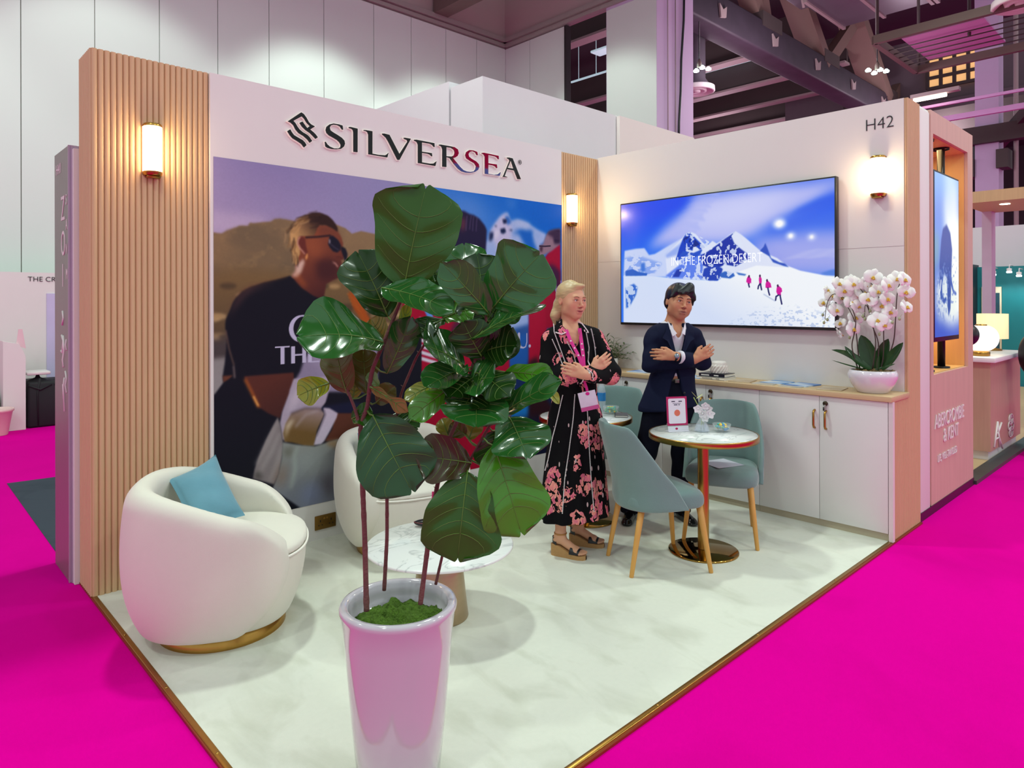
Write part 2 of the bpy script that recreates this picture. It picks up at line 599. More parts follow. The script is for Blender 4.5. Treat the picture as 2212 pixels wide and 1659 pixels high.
# ================================================================== materials
def floor_mat(name, base, dark, scale=3.0, amt=0.5, rough=0.9, bump=0.15, bs=400, stretch=None):
    m = mat(name, base, rough, var=0.03, vscale=40, bump=bump, bscale=bs, spec=0.02)
    nt = m.node_tree; b = nt.nodes['Principled BSDF']
    src = b.inputs['Base Color'].links[0].from_socket
    tc = nt.nodes.new('ShaderNodeTexCoord'); mp = nt.nodes.new('ShaderNodeMapping')
    if stretch: mp.inputs['Scale'].default_value = stretch; mp.inputs['Rotation'].default_value = (0, 0, -0.7)
    n = nt.nodes.new('ShaderNodeTexNoise'); n.inputs['Scale'].default_value = scale; n.inputs['Detail'].default_value = 5
    n.inputs['Distortion'].default_value = 0.6
    r = nt.nodes.new('ShaderNodeValToRGB'); r.color_ramp.elements[0].position = 0.5; r.color_ramp.elements[1].position = 0.72
    r.color_ramp.elements[0].color = (0, 0, 0, 1); r.color_ramp.elements[1].color = (amt, amt, amt, 1)
    mx = nt.nodes.new('ShaderNodeMix'); mx.data_type = 'RGBA'
    mx.inputs[7].default_value = lin(dark) + (1,)
    nt.links.new(tc.outputs['Object'], mp.inputs['Vector']); nt.links.new(mp.outputs['Vector'], n.inputs['Vector'])
    nt.links.new(n.outputs['Fac'], r.inputs['Fac']); nt.links.new(r.outputs['Color'], mx.inputs[0])
    nt.links.new(src, mx.inputs[6]); nt.links.new(mx.outputs[2], b.inputs['Base Color'])
    return m

M_PINK = floor_mat('magenta_carpet', '#e6009c', '#d2008c', 1.2, 0.55, 0.95, 0.25, 500)
M_CREAM = floor_mat('cream_carpet', '#e1e2d6', '#bfc0ae', 3.4, 0.55, 0.95, 0.2, 500, (1.6, 0.8, 1))
M_GREYC = floor_mat('grey_carpet', '#4a525c', '#3c434c', 3, 0.5, 0.95, 0.2, 400)
M_WHITE = mat('white_board', '#e6e3e0', 0.55, var=0.015)
M_WHITE2 = mat('white_booth_board', '#dfdfe2', 0.6, var=0.015)
M_HALL = mat('hall_partition', '#dce6e0', 0.6, var=0.02, vscale=1.2)
M_BULK = mat('bulkhead_paint', '#b9a8a4', 0.8, var=0.04, vscale=2)
M_RAIL = mat('rail_grey', '#a09a94', 0.5)
M_DARK = mat('dark_gap', '#2a2526', 0.8)
M_BRASS = mat('brushed_brass', '#b68b45', 0.28, 1.0, var=0.12, vscale=30, stretch=(1, 1, .1))
M_BRASSD = mat('brass_dark', '#8a6a35', 0.4, 0.9, var=0.15, vscale=30)
M_COPPER = mat('copper_side', '#9a4a2a', 0.4, 0.7)
M_OAK = mat('oak_slat', '#d2b086', 0.5, var=0.10, vscale=7, stretch=(14, 14, 0.6), bump=0.1, bscale=30)
M_OAKF = mat('oak_board', '#c09c74', 0.5, var=0.12, vscale=6, stretch=(9, 9, 0.5))
M_OAKL = mat('oak_top', '#cfb187', 0.45, var=0.10, vscale=6, stretch=(9, 0.8, 9))
M_PURP = mat('purple_lit_paint', '#cbb5d6', 0.7, var=0.02)  # pale paint with the purple bounce from the carpet put into its colour
M_BLACK = mat('black_plastic', '#15151a', 0.35)
M_BLACKM = mat('black_metal', '#1b1a1c', 0.4, 0.5)
M_CEIL = mat('roof_deck', '#55484f', 0.9, var=0.1, vscale=1.0)
M_STEEL = mat('roof_steel', '#6f5f58', 0.7, var=0.1, vscale=2)
M_STEELD = mat('dark_roof_steel', '#4b4240', 0.75, var=0.1, vscale=2)
M_LIPS = mat('pale_flange', '#a99a98', 0.6)
M_DUCT = mat('duct_metal', '#77707a', 0.45, 0.35, var=0.08, vscale=3)

S = dict(kind='structure')
# ------------------------------------------------------------------ floors
MB().box((-30, -30, -0.06), (60, 45, -0.012)).build('floor', M_PINK, **S)
# raised booth floor: cream carpet with brass edging
X0, YE, YA, XB = 0.862, 1.51, 4.126, 5.10
MB().box((X0 + .022, YE + .022, -0.011), (5.10, 4.20, 0.0)).build('booth_carpet', M_CREAM, label='cream marbled carpet covering the raised booth floor', cat='carpet')
MB().box((X0, YE, -0.012), (X0 + .022, 4.13, 0.002), .002, 0).box((X0 - .006, YE, -0.012), (X0, 4.40, -0.001), 0, 1).build('trim_1', [M_BRASS, M_COPPER], **S)
MB().box((X0 - .006, YE, -0.012), (5.36, YE + .022, 0.002), .002, 0).box((X0, YE - .012, -0.012), (5.36, YE, -0.002), 0, 1).build('trim_2', [M_BRASS, M_COPPER], **S)
for i, (sx, sy) in enumerate(((X0 + .011, 3.55), (X0 + .011, 2.95), (X0 + .011, 2.4), (2.2, YE + .011), (3.0, YE + .011), (3.9, YE + .011))):
    tag(MB().lathe([(.006, 0.002), (.005, .0045), (0, .005)], (sx, sy, 0), 12).build('floor_screw', M_BRASS), 'small brass screw head in the booth floor edging strip', 'screw', 'screws along the brass edging')
MB().prism([(0.88, 7.27), (1.6, 7.2), (1.6, 4.9), (0.83, 4.9), (0.86, 5.05)], lambda u, v, w: (u, v, -0.0119 + w), .003).build(
    'grey_carpet_patch', M_GREYC, label='dark grey carpet patch on the magenta floor beside the tall metallic panel', cat='carpet')

# ------------------------------------------------------------------ booth walls
def flute(mb, p0, p1, z0, z1, depth, pitch, nrm, mi=0):
    """half round flutes along p0..p1 (plan), rising z0..z1, bulging towards nrm."""
    p0 = np.array(p0, float); p1 = np.array(p1, float); nrm = np.array(nrm, float)
    L = np.linalg.norm(p1 - p0); n = max(1, int(round(L / pitch)))
    prof = [(0, 0), (.07, 0), (.10, .55), (.2, .85), (.35, .98), (.5, 1), (.65, .98), (.8, .85), (.90, .55), (.93, 0)]
    pts = []
    for i in range(n):
        for t, h in prof:
            pts.append(p0 + (p1 - p0) * (i + t) / n + nrm * depth * h)
    pts.append(p1)
    mb.grid([[(p[0], p[1], z0) for p in pts], [(p[0], p[1], z1) for p in pts]], mi, False)
    # top cap strip back to the core
    mb.grid([[(p[0], p[1], z1) for p in pts], [(p[0] - nrm[0] * .006, p[1] - nrm[1] * .006, z1) for p in pts]], mi, False)

H1, HB = 2.889, 2.918
MB().box((1.461, 4.105, 0.0), (4.49, 4.38, H1)).box((4.40, 4.215, 0), (5.12, 4.38, H1)).build('wall_left', M_WHITE, **S)
mb = MB(); flute(mb, (X0, YA + .006), (1.459, YA + .006), 0, H1, .012, .030, (0, -1)); flute(mb, (X0 + .006, 4.391), (X0 + .006, YA + .006), 0, H1, .012, .030, (-1, 0))
mb.box((X0 + .008, YA + .012, 0), (1.459, 4.385, H1 - .001))
mb.build('slat_panel', M_OAK, label='tall wide fluted oak panel at the left end of the booth', cat='panel')
mb = MB(); flute(mb, (4.49, 4.20), (5.10, 4.20), 0, H1 + .015, .011, .030, (0, -1))
mb.box((4.49, 4.206, 0), (5.10, 4.215, H1 + .014))
mb.build('slat_panel', M_OAK, label='narrow fluted oak panel in the booth corner behind the woman', cat='panel')
# right wall
mb = MB().box((5.10, YE + .024, 0.0), (5.357, 4.20, 1.914)).box((5.104, YE + .024, 1.914), (5.357, 4.20, 1.920)).box((5.10, YE + .024, 1.920), (5.357, 4.20, HB))
mb.build('wall_right', M_WHITE, **S)
mb = MB(); flute(mb, (5.104, YE + .012), (5.363, YE + .012), 0.0, HB, .012, .0288, (0, -1)); mb.box((5.104, YE + .013, 0), (5.36, YE + .023, HB - .001))
mb.build('slat_panel', M_OAK, label='fluted oak strip covering the free end of the right wall', cat='panel')

# brass double socket on the skirting
t = thing('power_socket', 'brass double power socket low on the wall between the armchairs', 'socket', (2.19, 4.10, .11))
mb = MB().box((2.113, 4.095, .063), (2.263, 4.106, .155), .004); mb.build('face_plate', M_BRASSD, t)
for sx in (2.15, 2.226):
    mb = MB().box((sx - .003, 4.0935, .112), (sx + .003, 4.0955, .126)).box((sx - .015, 4.0935, .090), (sx - .009, 4.0955, .096)).box((sx + .009, 4.0935, .090), (sx + .015, 4.0955, .096))
    mb.build('pin_holes', M_BLACK, t)
for sx in (2.178, 2.198):
    MB().box((sx - .006, 4.0925, .128), (sx + .006, 4.0955, .140), .001).build('switch', M_BRASS, t)

# ------------------------------------------------------------------ hall shell
mb = MB()
xs = [-14 + .885 * i for i in range(18)] + [1.56, 2.45, 3.33, 4.22, 5.09, 6.13, 7.19, 8.07, 8.96, 9.82, 10.69]
xs = sorted(set(x for x in xs if x < 1.0 or x >= 1.5))
for a, b in zip(xs[:-1], xs[1:]):
    mb.box((a + .006, 11.5, 0), (b - .006, 11.62, 7.33))
mb.box((-14, 11.53, 0), (10.69, 11.64, 7.36), mi=1)
mb.build('wall_back', [M_HALL, M_RAIL], **S)
MB().box((-14, 11.46, 7.36), (10.69, 11.7, 7.43), mi=1).box((-14, 11.42, 7.46), (10.69, 11.7, 7.56), mi=1).box((-14, 11.50, 7.40), (10.69, 12, 12.5)).build('bulkhead', [M_BULK, M_RAIL], **S)
mb = MB().box((10.69, 10.72, 0), (10.8, 11.5, 7.33)).box((10.69, 9.66, 0), (10.8, 10.71, 7.33)).box((10.66, 9.60, 0), (10.8, 9.66, 7.33), mi=1)
mb.box((10.69, 7.37, 0), (11.93, 8.56, 12.5), mi=2).box((10.684, 7.375, 0), (10.69, 8.55, 7.3), mi=0)
mb.build('wall_side', [M_HALL, M_DARK, M_PURP], **S)
MB().box((10.64, 7.3, 7.36), (10.8, 11.5, 7.43), mi=1).box((10.60, 7.3, 7.46), (10.8, 11.5, 7.56), mi=1).box((10.67, 7.3, 7.40), (10.9, 11.6, 12.5)).build('bulkhead_side', [M_BULK, M_RAIL], **S)
MB().box((-6, 0.2, 12.5), (60, 45, 12.7)).build('ceiling', M_CEIL, **S)
MB().box((10, 44.5, -.05), (60, 45, 12.6)).build('wall_far', M_CEIL, **S)
MB().box((59.5, -4, -.05), (60, 45, 12.6)).build('wall_far_right', M_CEIL, **S)

# neighbour booth seen over the left wall: white partitions
MB().box((4.30, 4.95, 0), (9.5, 5.05, 3.71), 0, 0).box((4.30, 5.05, 0), (4.40, 5.44, 3.71)).build('partition', M_WHITE2, label='tall white partition behind the booth, its corner rising over the sign', cat='partition')
MB().box((4.30, 5.47, 0), (4.40, 7.6, 3.78)).box((4.40, 5.47, 3.5), (4.62, 5.55, 3.78)).build('partition', M_WHITE2, label='white partition running back from behind the sign, ending in a small square notch', cat='partition')
MB().box((6.36, 4.90, 3.0), (7.95, 4.945, 3.70)).build('lit_partition_part', mat('warm_lit_white', '#ece3de', .6, var=.01), label='warm-lit part of the tall partition above the booth corner, light in its colour', cat='panel')  # warm light on this stretch of partition, put into a lighter board colour
# far-left neighbour stand
t = thing('exhibit_wall', 'white exhibition wall lettered THE CR at the far left', 'wall', (1.4, 10.9, 0))
MB().box((-3.5, 10.9, -.01), (3.3, 11.0, 1.945)).build('panel', M_WHITE, t)
mb = MB(); text_mb(mb, 'THE CR', lambda u, v, w: (1.545 + u, 10.895 - w, 1.827 + v), .092, .004, sx=1.0, thin=.001)
mb.build('lettering', M_BLACK, t)
MB().box((1.752, 10.885, .5), (2.6, 10.899, 1.668)).build('blue_panel', mat('lilac_panel', '#c9c3e6', .5), t, label='pale lilac panel')

# ================================================================== neighbours on the left
M_MET = mat('brushed_bronze_sheet', '#98958e', 0.42, 0.75, var=0.08, vscale=4, stretch=(1, 30, 1))
t = thing('metal_panel', 'tall metallic panel marked H41 standing edge-on left of the fluted oak panel', 'panel', (.83, 4.65, 0))
MB().box((.822, 4.46, -.01), (.832, 4.85, 2.425)).build('face_sheet', M_MET, t)
mb = MB()
for i, y in enumerate((4.452, 4.436, 4.42, 4.405)):
    mb.box((.818 + .012 * i, y, -.01), (.86 + .02 * i, y + .010, 2.425 - .004 * i), 0)
mb.box((.835, 4.40, -.01), (1.6, 4.86, 2.40), mi=1)
mb.build('layered_edge', [mat('lilac_aluminium', '#b9a9bd', .4, .4), M_WHITE], t)
mb = MB()
def on_h41(y0, z0, rot=0):
    return lambda u, v, w: (.8215 - w, y0 - u, z0 + v)
text_mb(MB(), 'H41', on_h41(4.80, 2.30), .085, .002).build('stand_number', M_WHITE, t)
text_mb(mb, 'Z', on_h41(4.66, 2.02), .20, .002, sx=.8); text_mb(mb, 'O', on_h41(4.66, 1.82), .20, .002, sx=.7); text_mb(mb, 'I', on_h41(4.63, 1.64), .19, .002, sx=.7)
for i, ch in enumerate('SAVM'):
    text_mb(mb, ch, on_h41(4.53, 2.10 - .14 * i), .085, .002, sx=.7)
def on_h41_stroke(pts, w):
    mb.tube([(.821, y, z) for y, z in pts], w, 6)
mb.build('lettering', M_WHITE, t); mb = MB()
on_h41_stroke([(4.62, 1.50), (4.60, 1.46), (4.63, 1.42)], .006); on_h41_stroke([(4.64, 1.36), (4.60, 1.33), (4.62, 1.26), (4.66, 1.27)], .007)
on_h41_stroke([(4.60, 1.36), (4.58, 1.28), (4.62, 1.22), (4.60, 1.18)], .006); on_h41_stroke([(4.57, 1.12), (4.60, 1.07), (4.57, .93)], .006); on_h41_stroke([(4.61, 1.08), (4.59, 1.0)], .006)
on_h41_stroke([(4.52, 1.34), (4.54, 1.31), (4.52, 1.28)], .005); on_h41_stroke([(4.55, 1.16), (4.52, 1.12), (4.55, 1.08), (4.52, 1.04)], .005)
mb.build('brush_script', M_WHITE, t)

t = thing('display_plinth', 'white plinth with a small sign on top, beside the black covered boxes', 'plinth', (1.33, 10.4, 0))
mb = MB().prism([(1.20, 0), (1.425, 0), (1.425, .90), (1.36, 1.05), (1.20, 1.09)], lambda u, v, w: (u, 10.2 + w, v - .01), .35)
mb.build('body', M_WHITE, t)
MB().prism([(1.335, 1.02), (1.435, .98), (1.40, 1.22), (1.36, 1.22)], lambda u, v, w: (u, 10.25 + w, v), .012).build('sign_card', mat('pink_card', '#e9c9cf', .5), t)
t = thing('covered_boxes', 'row of black cloth-covered boxes on the floor by the far white wall', 'boxes', (1.8, 10.5, 0))
mb = MB().box((1.45, 10.25, -.012), (2.7, 10.8, .56), .03)
for i in range(5):
    cx = 1.58 + .27 * i
    mb.lathe([(.14, .54), (.09, .575), (.03, .60), (.015, .635), (0, .64)], (cx, 10.42, 0), 16).tube([(cx, 10.26, .60), (cx - .03, 10.245, .40), (cx - .02, 10.247, .02)], [.012, .01, .008], 6).tube([(cx - .12, 10.248, .52), (cx, 10.242, .46), (cx + .12, 10.248, .52)], .012, 6)
mb.build('cover', mat('black_cloth', '#17181d', .7), t)
MB().box((1.45, 10.3, .64), (1.70, 10.62, .68), .01).build('lid_tray', M_WHITE, t)
t = thing('bucket', 'pale pink bucket on the magenta floor at the far left', 'bucket', (1.13, 10.0, 0))
MB().lathe([(.10, -.01), (.105, .0), (.15, .26), (.165, .27), (.165, .30), (.15, .30), (.14, .26), (.095, .02), (0, .02)], (1.12, 10.0, 0), 32).build('body', mat('pink_pail', '#e8c6c4', .4), t)
tag(MB().box((.93, 10.3, -.01), (1.155, 10.8, .42), .05).build('black_bag', mat('bag_black', '#2b2420', .6)), 'small dark bag beyond the pink bucket at the photo\'s left edge', 'bag')

# ================================================================== neighbours on the right: the totem with the portrait screen
t = thing('display_totem', 'pink-lit wooden totem with white letters ABERCROMBIE & KENT and a screen opening', 'totem', (6.1, 1.7, 0))
mb = MB()
FX0, FX1, FY = 5.64, 6.80, 1.52
mb.box((FX0, FY, .0), (FX1, 1.95, 1.0)).box((FX0, FY, 2.775), (FX1, 1.95, 2.94)).box((FX0, FY, 1.0), (5.70, 1.95, 2.775)).box((6.645, FY, 1.0), (FX1, 1.95, 2.775))
mb.build('wood_body', mat('totem_oak', '#d0ab9c', .5, var=.1, vscale=5, stretch=(6, 6, .5)), t)
mb = MB().box((5.375, FY, 0), (FX0, 1.95, 2.937), .035)
mb.build('white_edge', M_WHITE, t)
mb = MB().box((5.70, 1.545, 1.0), (6.645, 1.94, 1.006)).box((5.70, 1.545, 2.769), (6.645, 1.94, 2.775)).box((6.639, 1.545, 1.0), (6.645, 1.94, 2.775)).box((5.70, 1.545, 1.0), (5.706, 1.94, 2.775))
mb.build('opening_lining', mat('orange_lit_oak', '#e0ae6c', .5, var=.1, vscale=5, stretch=(6, 6, .5)), t, label='orange-lit oak lining of the opening')  # orange light inside the opening is put into this oak colour too
MB().box((5.375, FY - .004, -.012), (FX1 + .01, FY + .02, .05)).build('base_strip', M_BLACK, t)
lamp('totem_light', (6.2, 1.72, 2.755), 4, .25, (1, .66, .28))
lamp('totem_light', (6.5, 1.80, 1.3), 3, .2, (1, .66, .28), 'POINT')
mb = MB()
def on_totem(x0, z0):
    return lambda u, v, w: (x0 + u, FY - .001 - w, z0 + v)
for s_, x_, z_, sz_, k_ in (('ABERCROMBIE', 5.71, .60, .150, .80), ('& KENT', 5.93, .475, .145, .82), ('LIFE, WELL-TRAVELLED', 5.78, .345, .075, .66)):
    text_mb(MB(), s_, on_totem(x_, z_), sz_, .006, sx=k_).build('lettering', M_WHITE, t)
t = thing('portrait_screen', 'tall portrait screen showing an elephant, mounted in the totem opening', 'screen', (6.13, 1.56, 1.2))
MB().box((5.795, 1.542, 1.235), (6.47, 1.575, 2.53), .004).build('bezel', M_BLACK, t)
C = Canvas(5.812, 6.455, 1.27, 2.515, 150, 290, '#4a68d0')
C.grad(None, '#3f55c4', '#8db4f6', (6.1, 1.3), (6.1, 2.5))
C.fill(C.blur(C.mask([(6.072,2.303),(6.361,2.481),(6.555,1.889),(6.581,1.736),(6.485,1.582),(6.605,1.389),(6.287,1.358),(6.065,1.4)]), .07), '#f6f9f4')
C.fill(C.blur(C.mask([(6.074,2.52),(6.297,2.529),(6.452,2.415),(6.294,2.213),(6.071,2.195)]), .08), '#cfe4fb', .8)
C.poly([(5.82, 1.75), (5.90, 1.85), (5.90, 2.05), (5.82, 2.05)], '#8fbf9a', .05, .7)
C.poly([(5.9, 1.40), (6.35, 1.40), (6.42, 1.62), (6.3, 1.75), (5.85, 1.72), (5.83, 1.5)], '#e9efe8', .05, .8)
# elephant seen from the front
C.poly([(5.98, 2.02), (6.02, 2.10), (6.12, 2.14), (6.22, 2.08), (6.27, 1.95), (6.25, 1.78), (6.24, 1.66), (6.22, 1.48), (6.17, 1.42), (6.14, 1.50), (6.13, 1.72), (6.06, 1.76), (5.99, 1.72), (5.93, 1.66), (5.93, 1.82)], '#33499e', .008)
C.line([(6.0, 1.76), (5.965, 1.66), (5.98, 1.58), (6.05, 1.54), (6.10, 1.56)], [.07, .06, .05, .04, .03], '#3550a8', .006)
C.line([(5.97, 1.70), (5.95, 1.63), (5.92, 1.60)], .018, '#e8ecf5')
C.line([(6.20, 1.75), (6.30, 1.62), (6.38, 1.60)], [.05, .03, .02], '#4058b0', .006)
n = C.noise(.03, .03, 2, 5)
C.fill((n > .66) * C.blur(C.mask([(5.83, 1.4), (6.4, 1.4), (6.42, 1.62), (6.38, 1.9), (5.83, 1.8)]), .04), '#7186c8', .7)
C.build('picture', lambda a, b: (a, np.full_like(a, 1.5408), b), attr_mat('portrait_screen_light', .3, 1.1), t)
for sx in (5.87, 6.28):
    MB().tube([(sx, 1.62, 1.0), (sx, 1.62, 2.775)], .028, 14).lathe([(.06, 2.755), (.06, 2.772), (0, 2.772)], (sx, 1.62, 0), 20).lathe([(.06, 1.006), (.06, 1.02), (0, 1.02)], (sx, 1.62, 0), 20).build('pole', M_BLACKM, t)

# counter with lamps
t = thing('reception_counter', 'wooden counter with a white top and AK letters at the far right', 'counter', (8.4, 1.9, 0))
M_CNT = mat('counter_oak', '#c29a86', .5, var=.12, vscale=5, stretch=(6, 6, .5))
MB().box((7.79, 1.60, .10), (9.10, 2.4, .955)).build('body', M_CNT, t)
MB().box((7.84, 1.63, .0), (9.05, 2.35, .10)).build('plinth', M_WHITE, t)
MB().box((7.73, 1.55, .955), (9.17, 2.46, 1.0), .004).build('top', mat('white_marble_top', '#eee9ea', .3, var=.05, vscale=4), t)
mb = MB()
for pts in ([(7.90, .13), (8.04, .36), (8.12, .10)], [(8.04, .25), (8.24, .07)], [(8.06, .25), (8.20, .33)], [(7.94, .20), (8.10, .20)]):
    for a, b in zip(pts[:-1], pts[1:]):
        mb.tube([(a[0], 1.594, a[1]), (b[0], 1.594, b[1])], .009, 6)
mb.build('lettering', M_WHITE, t); mb = MB()
for k in range(6):
    w = k * PI / 3; cx = 8.62 + .06 * math.cos(w); cz = .25 + .075 * math.sin(w)
    mb.tube([(cx + .06 * math.cos(2 * PI * i / 12), 1.594, cz + .05 * math.sin(2 * PI * i / 12)) for i in range(13)], .006, 6)
mb.build('rosette_emblem', M_WHITE, t)
M_GLOW = mat('lamp_glass', '#fff6e6', .4, emit='#fff2dc', estr=1.6)
t = thing('globe_lamp', 'round white glowing globe lamp on a brass foot, on the far right counter', 'lamp', (8.0, 1.72, 1.0))
MB().lathe([(0, 1.045)] + [(.148 * math.sin(a) ** .8, 1.175 - .130 * math.cos(a)) for a in np.linspace(.35, 2.75, 22)] + [(0, 1.303)], (8.0, 1.72, 0), 32).build('globe', M_GLOW, t)
MB().lathe([(.07, 1.0), (.075, 1.005), (.075, 1.04), (.06, 1.05), (0, 1.05)], (8.0, 1.72, 0), 24).lathe([(.05, 1.297), (.05, 1.31), (0, 1.312)], (8.0, 1.72, 0), 20).build('foot', M_BRASS, t)
t = thing('shade_lamp', 'table lamp with a cream drum shade behind the glowing globe lamp', 'lamp', (9.0, 1.83, 1.0))
MB().lathe([(.145, 1.13), (.145, 1.40), (.14, 1.40), (.14, 1.13), (.145, 1.13)], (8.95, 1.82, 0), 32).build('lamp_shade', mat('pleated_shade', '#efdcae', .8, emit='#f0d49a', estr=.7, var=.15, vscale=20, stretch=(4, 4, .2)), t)
MB().lathe([(.09, 1.0), (.09, 1.015), (.02, 1.03), (.015, 1.13), (.04, 1.17), (0, 1.2)], (8.95, 1.82, 0), 20).build('base', M_BRASSD, t)
t = thing('black_chair', 'black upholstered chair back beside the far right counter', 'chair', (8.55, 1.36, 0))
MB().ell((8.55, 1.40, 1.0), (.14, .12, .22), 20, 14).build('backrest', mat('black_leather', '#101013', .45), t)
MB().tube([(8.55, 1.40, .80), (8.55, 1.38, .46)], .02).box((8.35, 1.02, .44), (8.75, 1.42, .50), .02).tube([(8.38, 1.05, .44), (8.38, 1.05, -.012)], .014).tube([(8.72, 1.05, .44), (8.72, 1.05, -.012)], .014).tube([(8.38, 1.40, .44), (8.38, 1.40, -.012)], .014).tube([(8.72, 1.40, .44), (8.72, 1.40, -.012)], .014).build('frame', M_BLACKM, t)
tag(MB().ell((7.15, 1.64, 1.24), (.11, .09, .10), 20, 14).tube([(7.15, 1.72, 1.16), (7.15, 1.76, .012)], [.05, .09], 14).build('speaker_pod', M_BLACK), 'rounded black object at the totem\'s edge, before the globe lamp', 'display stand')
# portal beam
t = thing('wood_portal', 'oak portal beam with small downlights crossing above the far right counter', 'portal', (9.6, 2.1, 0))
MB().box((9.0, -3.0, 2.636), (10.2, 2.14, 2.76)).build('beam', M_OAKF, t)
MB().box((10.0, 2.04, -.012), (10.2, 2.14, 2.636)).build('post', mat('purple_lit_post', '#cbb9d2', .5), t)  # white post, the purple light on it put into the colour
for dy in (1.78, 1.2, .6):
    MB().lathe([(.05, 2.630), (.05, 2.637), (0, 2.637)], (9.35, dy, 0), 20).build('downlight', mat('downlight', '#ffffff', .4, emit='#fff3da', estr=6), t)
MB().box((6.82, 1.50, -.012), (22, 1.62, .02)).build('platform_edge', mat('dark_edge', '#37403f', .4), label='dark edge strip of the neighbouring platform running to the far right', cat='edge strip')
MB().box((6.82, 1.62, -.012), (14.9, 6.0, .012)).build('wood_floor_neighbour', M_OAKL, label='pale wooden platform floor under the far right counter', cat='floor')
# teal stand far behind
t = thing('teal_wall', 'teal wall with two framed panels and spotlights at the far right', 'wall', (15, 2.8, 0))
MB().box((15, -3, 0), (15.1, 3.28, 2.16)).build('wall_panel', mat('teal_paint', '#0c7f86', .5, var=.04), t)
MB().box((14.4, 3.28, 0), (15.1, 3.34, 2.2)).build('return_panel', mat('dark_teal', '#16343c', .5), t)
M_CREAMF = mat('cream_frame', '#e6d7b4', .5)
for y0, y1 in ((3.211, 3.068), (3.033, 2.906)):
    f = MB().box((14.96, y1, .5), (15, y0, 1.79), .004).build('framed_panel', M_CREAMF, t)
    MB().box((14.952, y1 + .025, .55), (14.962, y0 - .025, 1.68)).build('inset', mat('inset_teal', '#22505e', .4, var=.3, vscale=30), f)
for y, z in ((2.95, 2.03), (2.72, 2.07), (2.58, 2.0), (2.36, 1.99)):
    sp = MB().tube([(14.9, y, z + .09), (14.62, y, z + .10), (14.6, y, z + .02)], .008, 6).lathe([(.03, z - .04), (.04, z + .03), (.02, z + .04), (0, z + .04)], (14.6, y, 0), 14).build('spotlight', M_WHITE, t)
    MB().lathe([(0, z - .045), (.038, z - .045), (.042, z - .02)], (14.6, y, 0), 14).build('bulb', mat('spot_bulb', '#ffffff', .4, emit='#eafcff', estr=8), sp)
    lamp('spot_glow', (14.62, y, z - .08), 5, .03, (.85, 1, 1), 'SPOT', (15.0, y - .05, 1.2), 100, .8)
MB().box((16, -4, 0), (16.1, 3.9, 2.985)).build('partition', M_WHITE2, label='white partition rising behind the teal wall at the far right', cat='partition')

# ================================================================== roof of the hall, seen over the walls
def beam_between(mb, a, b, w, h, mi=0, up=(0, 0, 1)):
    a = Vector(a); b = Vector(b); t = (b - a).normalized(); u = Vector(up); s = t.cross(u)
    if s.length < 1e-4: s = t.cross(Vector((0, 1, 0)))
    s.normalize(); u = s.cross(t).normalized()
    vs = []
    for p in (a, b):
        for i, j in ((-1, -1), (1, -1), (1, 1), (-1, 1)):
            vs.append(p + s * (w / 2 * i) + u * (h / 2 * j))
    mb.add(vs, [[0, 1, 2, 3], [7, 6, 5, 4], [0, 4, 5, 1], [1, 5, 6, 2], [2, 6, 7, 3], [3, 7, 4, 0]], mi, False)
M_WRAP = mat('dark_wrapped_chord', '#3d3440', .6, var=.35, vscale=2.5, bump=.3, bscale=4)
M_TRUSS = mat('truss_paint', '#806a60', .7, var=.08, vscale=1.5)
M_LILAC = mat('lilac_sheet', '#d9a9da', .6, var=.05)
t = thing('roof_truss', 'long roof truss with a dark wrapped lower chord crossing above the right wall', 'truss', (18, 8.25, 8))
mb = MB().box((11.95, 7.75, 7.55), (40, 8.35, 8.30), .05)
mb.build('lower_chord', M_WRAP, t)
for a, b, w in (((13.0, 12.2), (16.0, 8.25), .42), ((14.9, 12.2), (16.3, 8.3), .32), ((15.2, 12.3), (19.6, 8.15), .62), ((19.8, 8.15), (23.4, 11.2), .26), ((19.4, 12.3), (24.4, 8.15), .75), ((25.2, 8.15), (28.5, 11), .25)):
    m = MB(); beam_between(m, (a[0], 8.05, a[1]), (b[0], 8.05, b[1]), .34, w, 0, (0, 1, 0)); m.build('web_member', M_TRUSS, t)
for x in (16.1, 19.7, 24.6):
    MB().box((x - .5, 7.73, 8.15), (x + .5, 8.37, 8.5)).build('gusset', M_STEELD, t)
for x in (13.6, 16.1, 18.6, 21.1, 23.6):
    MB().prism([(0, 0), (.22, .05), (.25, .3), (.1, .2), (-.05, .3)], lambda u, v, w: (x + u, 7.74 - w, 7.75 + v), .04).build('beam_clip', M_LIPS, t)
for i, (x, z) in enumerate(((15.5, 9.35), (19.8, 9.1), (22.5, 9.1), (25.0, 9.1), (27.6, 9.1), (31.0, 9.1))):
    t = thing('roof_beam', ['brown roof beam beyond the column, highest and nearest of the row', 'second brown roof beam beyond the column, counting from the top', 'third brown roof beam beyond the column, counting from the top', 'fourth brown roof beam beyond the column, counting from the top', 'fifth brown roof beam beyond the column, counting from the top', 'lowest and farthest brown roof beam just above the right wall'][i], 'beam', (x, 20, z))
    MB().box((x, 8.4, z), (x + .12, 19.6, z + .85)).build('web', M_STEELD, t)
    MB().box((x - .14, 8.4, z - .07), (x + .26, 19.6, z)).build('lower_flange', M_LIPS, t)
def bar(name, lab, cat, a, b, w, h, m, group=None):
    mb = MB(); beam_between(mb, a, b, w, h); return mb.build(name, m, label=lab, cat=cat, group=group)
